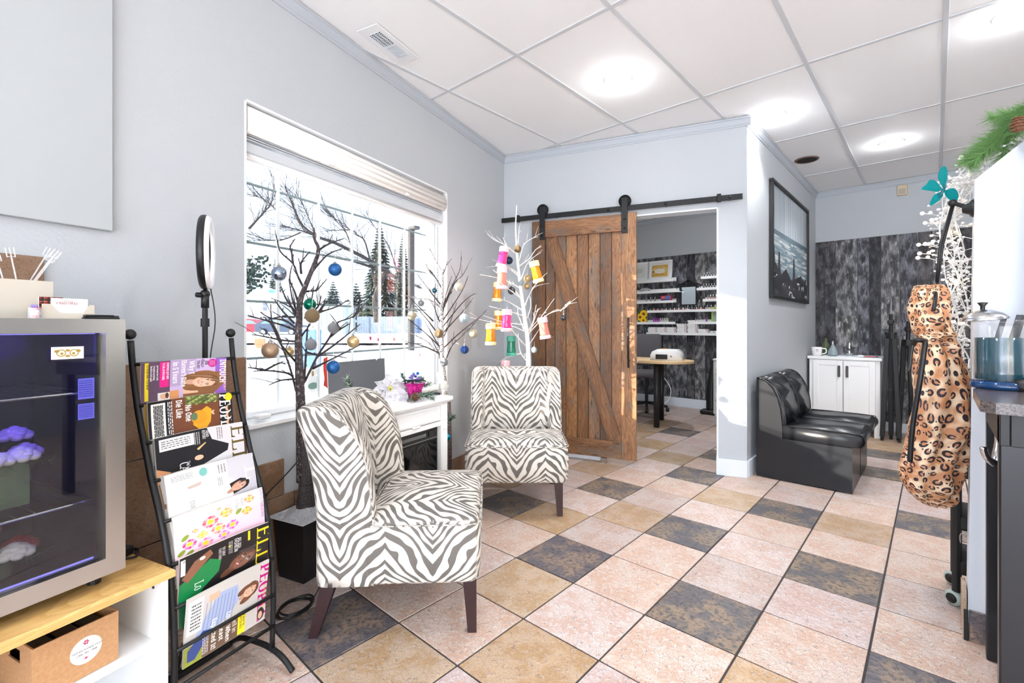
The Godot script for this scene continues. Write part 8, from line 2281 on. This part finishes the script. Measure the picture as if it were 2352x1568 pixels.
func leopard_bag() -> void:
	var w := 1.78
	var lp := Print.new(512, 512, Color8(222, 178, 134))
	var nz := noise(131, 0.01, 3, 512)
	for y in range(0, 512, 2):
		for x in range(0, 512, 2):
			var c := Color8(196, 134, 90).lerp(Color8(240, 212, 178), clampf((nz[y * 512 + x] / 255.0 - 0.3) * 2.4, 0, 1))
			lp.im.fill_rect(Rect2i(x, y, 2, 2), c)
	var r := RandomNumberGenerator.new()
	r.seed = 9
	for gy2 in 13:
		for gx in 11:
			var cx := (gx + 0.5 * (gy2 % 2) + r.randf_range(-0.16, 0.16)) / 11.0; var cy := (gy2 + 0.5 + r.randf_range(-0.16, 0.16)) / 13.0
			var sz := r.randf_range(0.018, 0.034)
			var dk := Color8(44, 28, 32)
			var a0 := r.randf() * TAU
			var bgc: Color = lp.im.get_pixel(clampi(int(cx * 512), 0, 511), clampi(int(cy * 512), 0, 511))
			lp.oval(cx, cy, sz * 1.15, sz * 0.92, dk, a0)
			if sz > 0.021:
				lp.oval(cx + 0.003 * cos(a0), cy + 0.003 * sin(a0), sz * 0.55, sz * 0.42, Color8(196, 132, 92), a0)
				for k in r.randi_range(1, 2): lp.oval(cx + cos(a0 + 2.4 * k) * sz * 1.02, cy + sin(a0 + 2.4 * k) * sz * 0.8, sz * 0.4, sz * 0.2, bgc, a0 + 2.4 * k)
			if r.randf() < 0.5: lp.oval(cx + sz * 1.5, cy + sz * r.randf_range(-1, 1), 0.008, 0.006, dk, a0)
	var m := print_mat("leopard", lp, 0.55)
	var t := thing("leopard_bag", "long leopard print fabric bag hanging from the swing bracket", "bag")
	var rows := [[655, 2108, 2161], [672, 2101, 2165], [700, 2097, 2170], [735, 2098, 2177], [762, 2104, 2182], [775, 2110, 2184], [800, 2112, 2192], [850, 2109, 2209], [900, 2107, 2219], [960, 2103, 2221], [1000, 2097, 2217], [1040, 2085, 2208], [1075, 2078, 2201], [1110, 2081, 2196], [1135, 2096, 2190], [1152, 2114, 2176], [1161, 2132, 2160]]
	var fwd := Vector3(-sin(YAW), 0, -cos(YAW)); var rt := Vector3(cos(YAW), 0, -sin(YAW))
	var f := func(u: float, v: float) -> Array:
		var k := v * (rows.size() - 1)
		var i := mini(int(k), rows.size() - 2)
		var q := k - i
		var y: float = lerpf(rows[i][0], rows[i + 1][0], q); var l: float = lerpf(rows[i][1], rows[i + 1][1], q); var rr: float = lerpf(rows[i][2], rows[i + 1][2], q)
		var c := pd((l + rr) / 2, y, w)
		var hw := (rr - l) / 2 * w / F
		var a := -u * TAU
		var fold := 0.007 * sin(a * 7.0 + v * 9.0) + 0.006 * sin(a * 4.0 - v * 21.0) + 0.005 * sin(v * 60.0 + a * 2.0) * (1.0 if v > 0.2 and v < 0.42 else 0.35)
		var dd := minf(hw * 0.75, 0.075)
		return [c + rt * (hw + fold * 0.4) * cos(a) - fwd * (dd + fold * 1.6) * sin(a) * -1.0, Vector2(u * 1.6, v * 2.7)]
	part(t, "bag", mb().smooth().grid(f, 44, 64), m)
	part(t, "top_hem", mb().smooth().tube([pd(2108, 656, w), pd(2135, 662, w - 0.05), pd(2161, 654, w)], 0.004, 6), m)
	part(t, "drawcord", mb().smooth().tube(curve([pd(2151, 650, w), pd(2148, 690, w - 0.06), pd(2143, 715, w - 0.06)], 5), 0.006, 8), M["black"])
	part(t, "strap", mb().smooth().tube(curve([pd(2098, 790, w - 0.05), pd(2106, 780, w - 0.07), pd(2124, 786, w - 0.075), pd(2122, 810, w - 0.08), pd(2112, 880, w - 0.08), pd(2102, 940, w - 0.07), pd(2094, 1000, w - 0.06), pd(2090, 1060, w - 0.05)], 6), 0.0085, 8), M["black"])
	part(t, "cord_tail", mb().smooth().tube(curve([pd(2098, 788, w - 0.05), pd(2093, 810, w - 0.05), pd(2090, 840, w - 0.05), pd(2086, 852, w - 0.05)], 5), 0.0055, 8), M["black"])

func garland() -> void:
	var r := RandomNumberGenerator.new()
	r.seed = 12
	var w := 1.9
	var t := thing("berry_garland", "white wire garland of beads and tiny lamps draped over the divider", "garland")
	var wm := smat("garland_white", Color8(246, 244, 240), 0.4)
	var em := smat("fairy_bulb", Color8(255, 244, 220), 0.4)
	em.emission_enabled = true; em.emission = Color(1.0, 0.85, 0.6); em.emission_energy_multiplier = 1.2
	var strands := []
	for k in 8:
		var p := []
		for q in 9: p.append(pd(lerpf(2345, 2190, q / 8.0) + r.randf_range(-8, 8), lerpf(300 + k * 6, 410 + k * 9, q / 8.0) + 10 * sin(q * 0.9 + k), lerpf(1.62, w, q / 8.0) + r.randf_range(-0.02, 0.02)))
		strands.append(p)
	for k in 8:
		var p := []
		for q in 12: p.append(pd(lerpf(2178 + k * 5, 2190 + k * 3.5, q / 11.0) + 15 * sin(q * (1.1 + 0.17 * k) + k * 2.0) - (12 if q < 4 else 0), lerpf(425, 905 + (k % 3) * 70, q / 11.0), w + r.randf_range(-0.03, 0.03)))
		strands.append(p)
	var beads := mb().smooth()
	for k in strands.size():
		var cv := curve(strands[k], 3)
		part(t, "wire_strand", mb().tube(cv, 0.0028 if k % 3 == 0 else 0.0018, 5), wm)
		for q in range(1, cv.size() - 1):
			for z in 2:
				if r.randf() < 0.12: continue
				var d := Vector3(r.randf_range(-1.3, 0.9), r.randf_range(-0.6, 0.9), r.randf_range(-1, 1)).normalized()
				var L := r.randf_range(0.012, 0.05)
				beads.tube([cv[q], cv[q] + d * L], 0.0011, 4, false)
				beads.ball(cv[q] + d * L, Vector3(1, 0.75, 1) * r.randf_range(0.0035, 0.0085), 5, 7)
	part(t, "beads", beads, wm).set_meta("kind", "stuff")
	for e in [[2125, 512], [2140, 505], [2110, 562], [2112, 582], [2125, 560], [2108, 592], [2118, 490]]:   # long side shoots
		var a := pd(2165, e[1] + 10, w); var b := pd(e[0], e[1], w - 0.02)
		part(t, "side_shoot", mb().tube([a, a.lerp(b, 0.5) + Vector3(0, 0.006, 0), b], 0.0013, 4).ball(b, 0.008, 6, 8).ball(a.lerp(b, 0.6) + Vector3(0, 0.01, 0), 0.007, 6, 8), wm)
	for e in [[2262, 378], [2225, 402], [2200, 455], [2206, 473], [2195, 532], [2142, 576], [2155, 602], [2197, 648], [2190, 738], [2210, 742], [2200, 960], [2203, 1040]]:
		var p := pd(e[0], e[1], w - 0.03)
		part(t, "fairy_light_bulb", mb().smooth().ball(p, Vector3(0.008, 0.005, 0.008), 6, 8), em)
		if int(e[1]) % 4 != 0: continue
		var o := OmniLight3D.new()
		o.name = "fairy_light"
		o.position = p
		o.light_energy = 0.0006
		o.light_color = Color(1.0, 0.85, 0.6)
		o.light_size = 0.004
		o.omni_range = 6.0
		o.omni_attenuation = 2.0
		o.shadow_enabled = true
		t.add_child(o)
	part(t, "cable_tail", mb().smooth().tube(curve([pd(2192, 900, w), pd(2205, 950, w), pd(2198, 1000, w), pd(2208, 1045, w), pd(2202, 1075, w)], 6), 0.005, 7), wm)
	part(t, "plug", mb().smooth().lathe([Vector2(0.006, 0.02), Vector2(0.01, 0.016), Vector2(0.012, -0.01), Vector2(0.02, -0.02), Vector2(0, -0.021)], 14, pd(2206, 1082, w)), wm)
	# butterfly
	var b := thing("butterfly_ornament", "teal glitter butterfly clipped to the white garland", "ornament")
	var gm := smat("teal_glitter", Color8(0, 168, 172), 0.35, 0.4)
	gm.uv1_triplanar = true; gm.uv1_scale = Vector3(16, 16, 16); gm.normal_enabled = true; gm.normal_texture = M["bauble_goldglit"].normal_texture; gm.normal_scale = 1.6
	var bw := w - 0.09
	var wings := [[[2166, 432], [2154, 408], [2160, 388], [2170, 381], [2176, 392], [2176, 410], [2170, 428]], [[2164, 434], [2150, 416], [2136, 413], [2128, 423], [2116, 434], [2136, 438], [2154, 440]], [[2168, 438], [2190, 432], [2201, 444], [2199, 460], [2186, 462], [2172, 450]], [[2162, 440], [2148, 446], [2140, 456], [2135, 472], [2150, 466], [2166, 450]]]
	for k in 4:
		var rows: Array = wings[k]
		var ctr := Vector3.ZERO
		var ring := []
		for q in rows:
			var p := pd(q[0], q[1], bw - (0.03 if k % 2 == 0 else -0.01) * (absf(q[0] - 2166) / 40.0))
			ring.append(p); ctr += p
		ctr /= ring.size()
		var m := mb()
		ring = curve(ring + [ring[0]], 4)
		ring.pop_back()
		var nrm := (Vector3(0, H, 0) - ctr).normalized() * 0.003
		for q in ring.size():
			var a: Vector3 = ring[q]; var c: Vector3 = ring[(q + 1) % ring.size()]
			m.tri(ctr + nrm * 2.0, a + nrm * 0.5, c + nrm * 0.5); m.tri(ctr - nrm, c - nrm * 0.5, a - nrm * 0.5); m.quad(a - nrm * 0.5, c - nrm * 0.5, c + nrm * 0.5, a + nrm * 0.5)
		part(b, "wing", m, gm)
	part(b, "body", mb().smooth().tube([pd(2172, 424, bw - 0.012), pd(2166, 438, bw - 0.014), pd(2158, 452, bw - 0.012)], [0.003, 0.006, 0.003], 8), smat("teal_dark", Color8(0, 90, 104), 0.4))
	# pine garland over the divider top
	var pg := thing("pine_garland", "green pine garland with a cone lying along the divider top", "garland")
	var pts := []
	for k in 13: pts.append(pd(lerpf(2400, 2225, k / 12.0), lerpf(225, 372, k / 12.0) + 6 * sin(k * 1.1), lerpf(1.5, 1.74, k / 12.0)))
	part(pg, "stem", mb().tube(pts, 0.005, 6), M["twig_brown"])
	var nm := mb()
	needles(nm, pts, 0.06, 90, 0.0013)
	for k in 9:
		var o: Vector3 = pts[k]
		var d: Vector3 = (pts[k + 1] - pts[k]).normalized() + Vector3(r.randf_range(-0.5, 0.5), r.randf_range(-0.5, 0.6), r.randf_range(-0.5, 0.5))
		var sp := []
		for q in 5: sp.append(o + d.normalized() * 0.03 * q)
		needles(nm, sp, 0.05, 40, 0.0013)
	part(pg, "needles", nm, smat("pine_green", Color8(116, 160, 92), 0.7)).set_meta("kind", "stuff")
	var pc := thing("pine_cone", "brown pine cone nestled in the green garland", "pine cone", at(pd(2338, 287, 1.5)))
	cone(pc, 0.022)
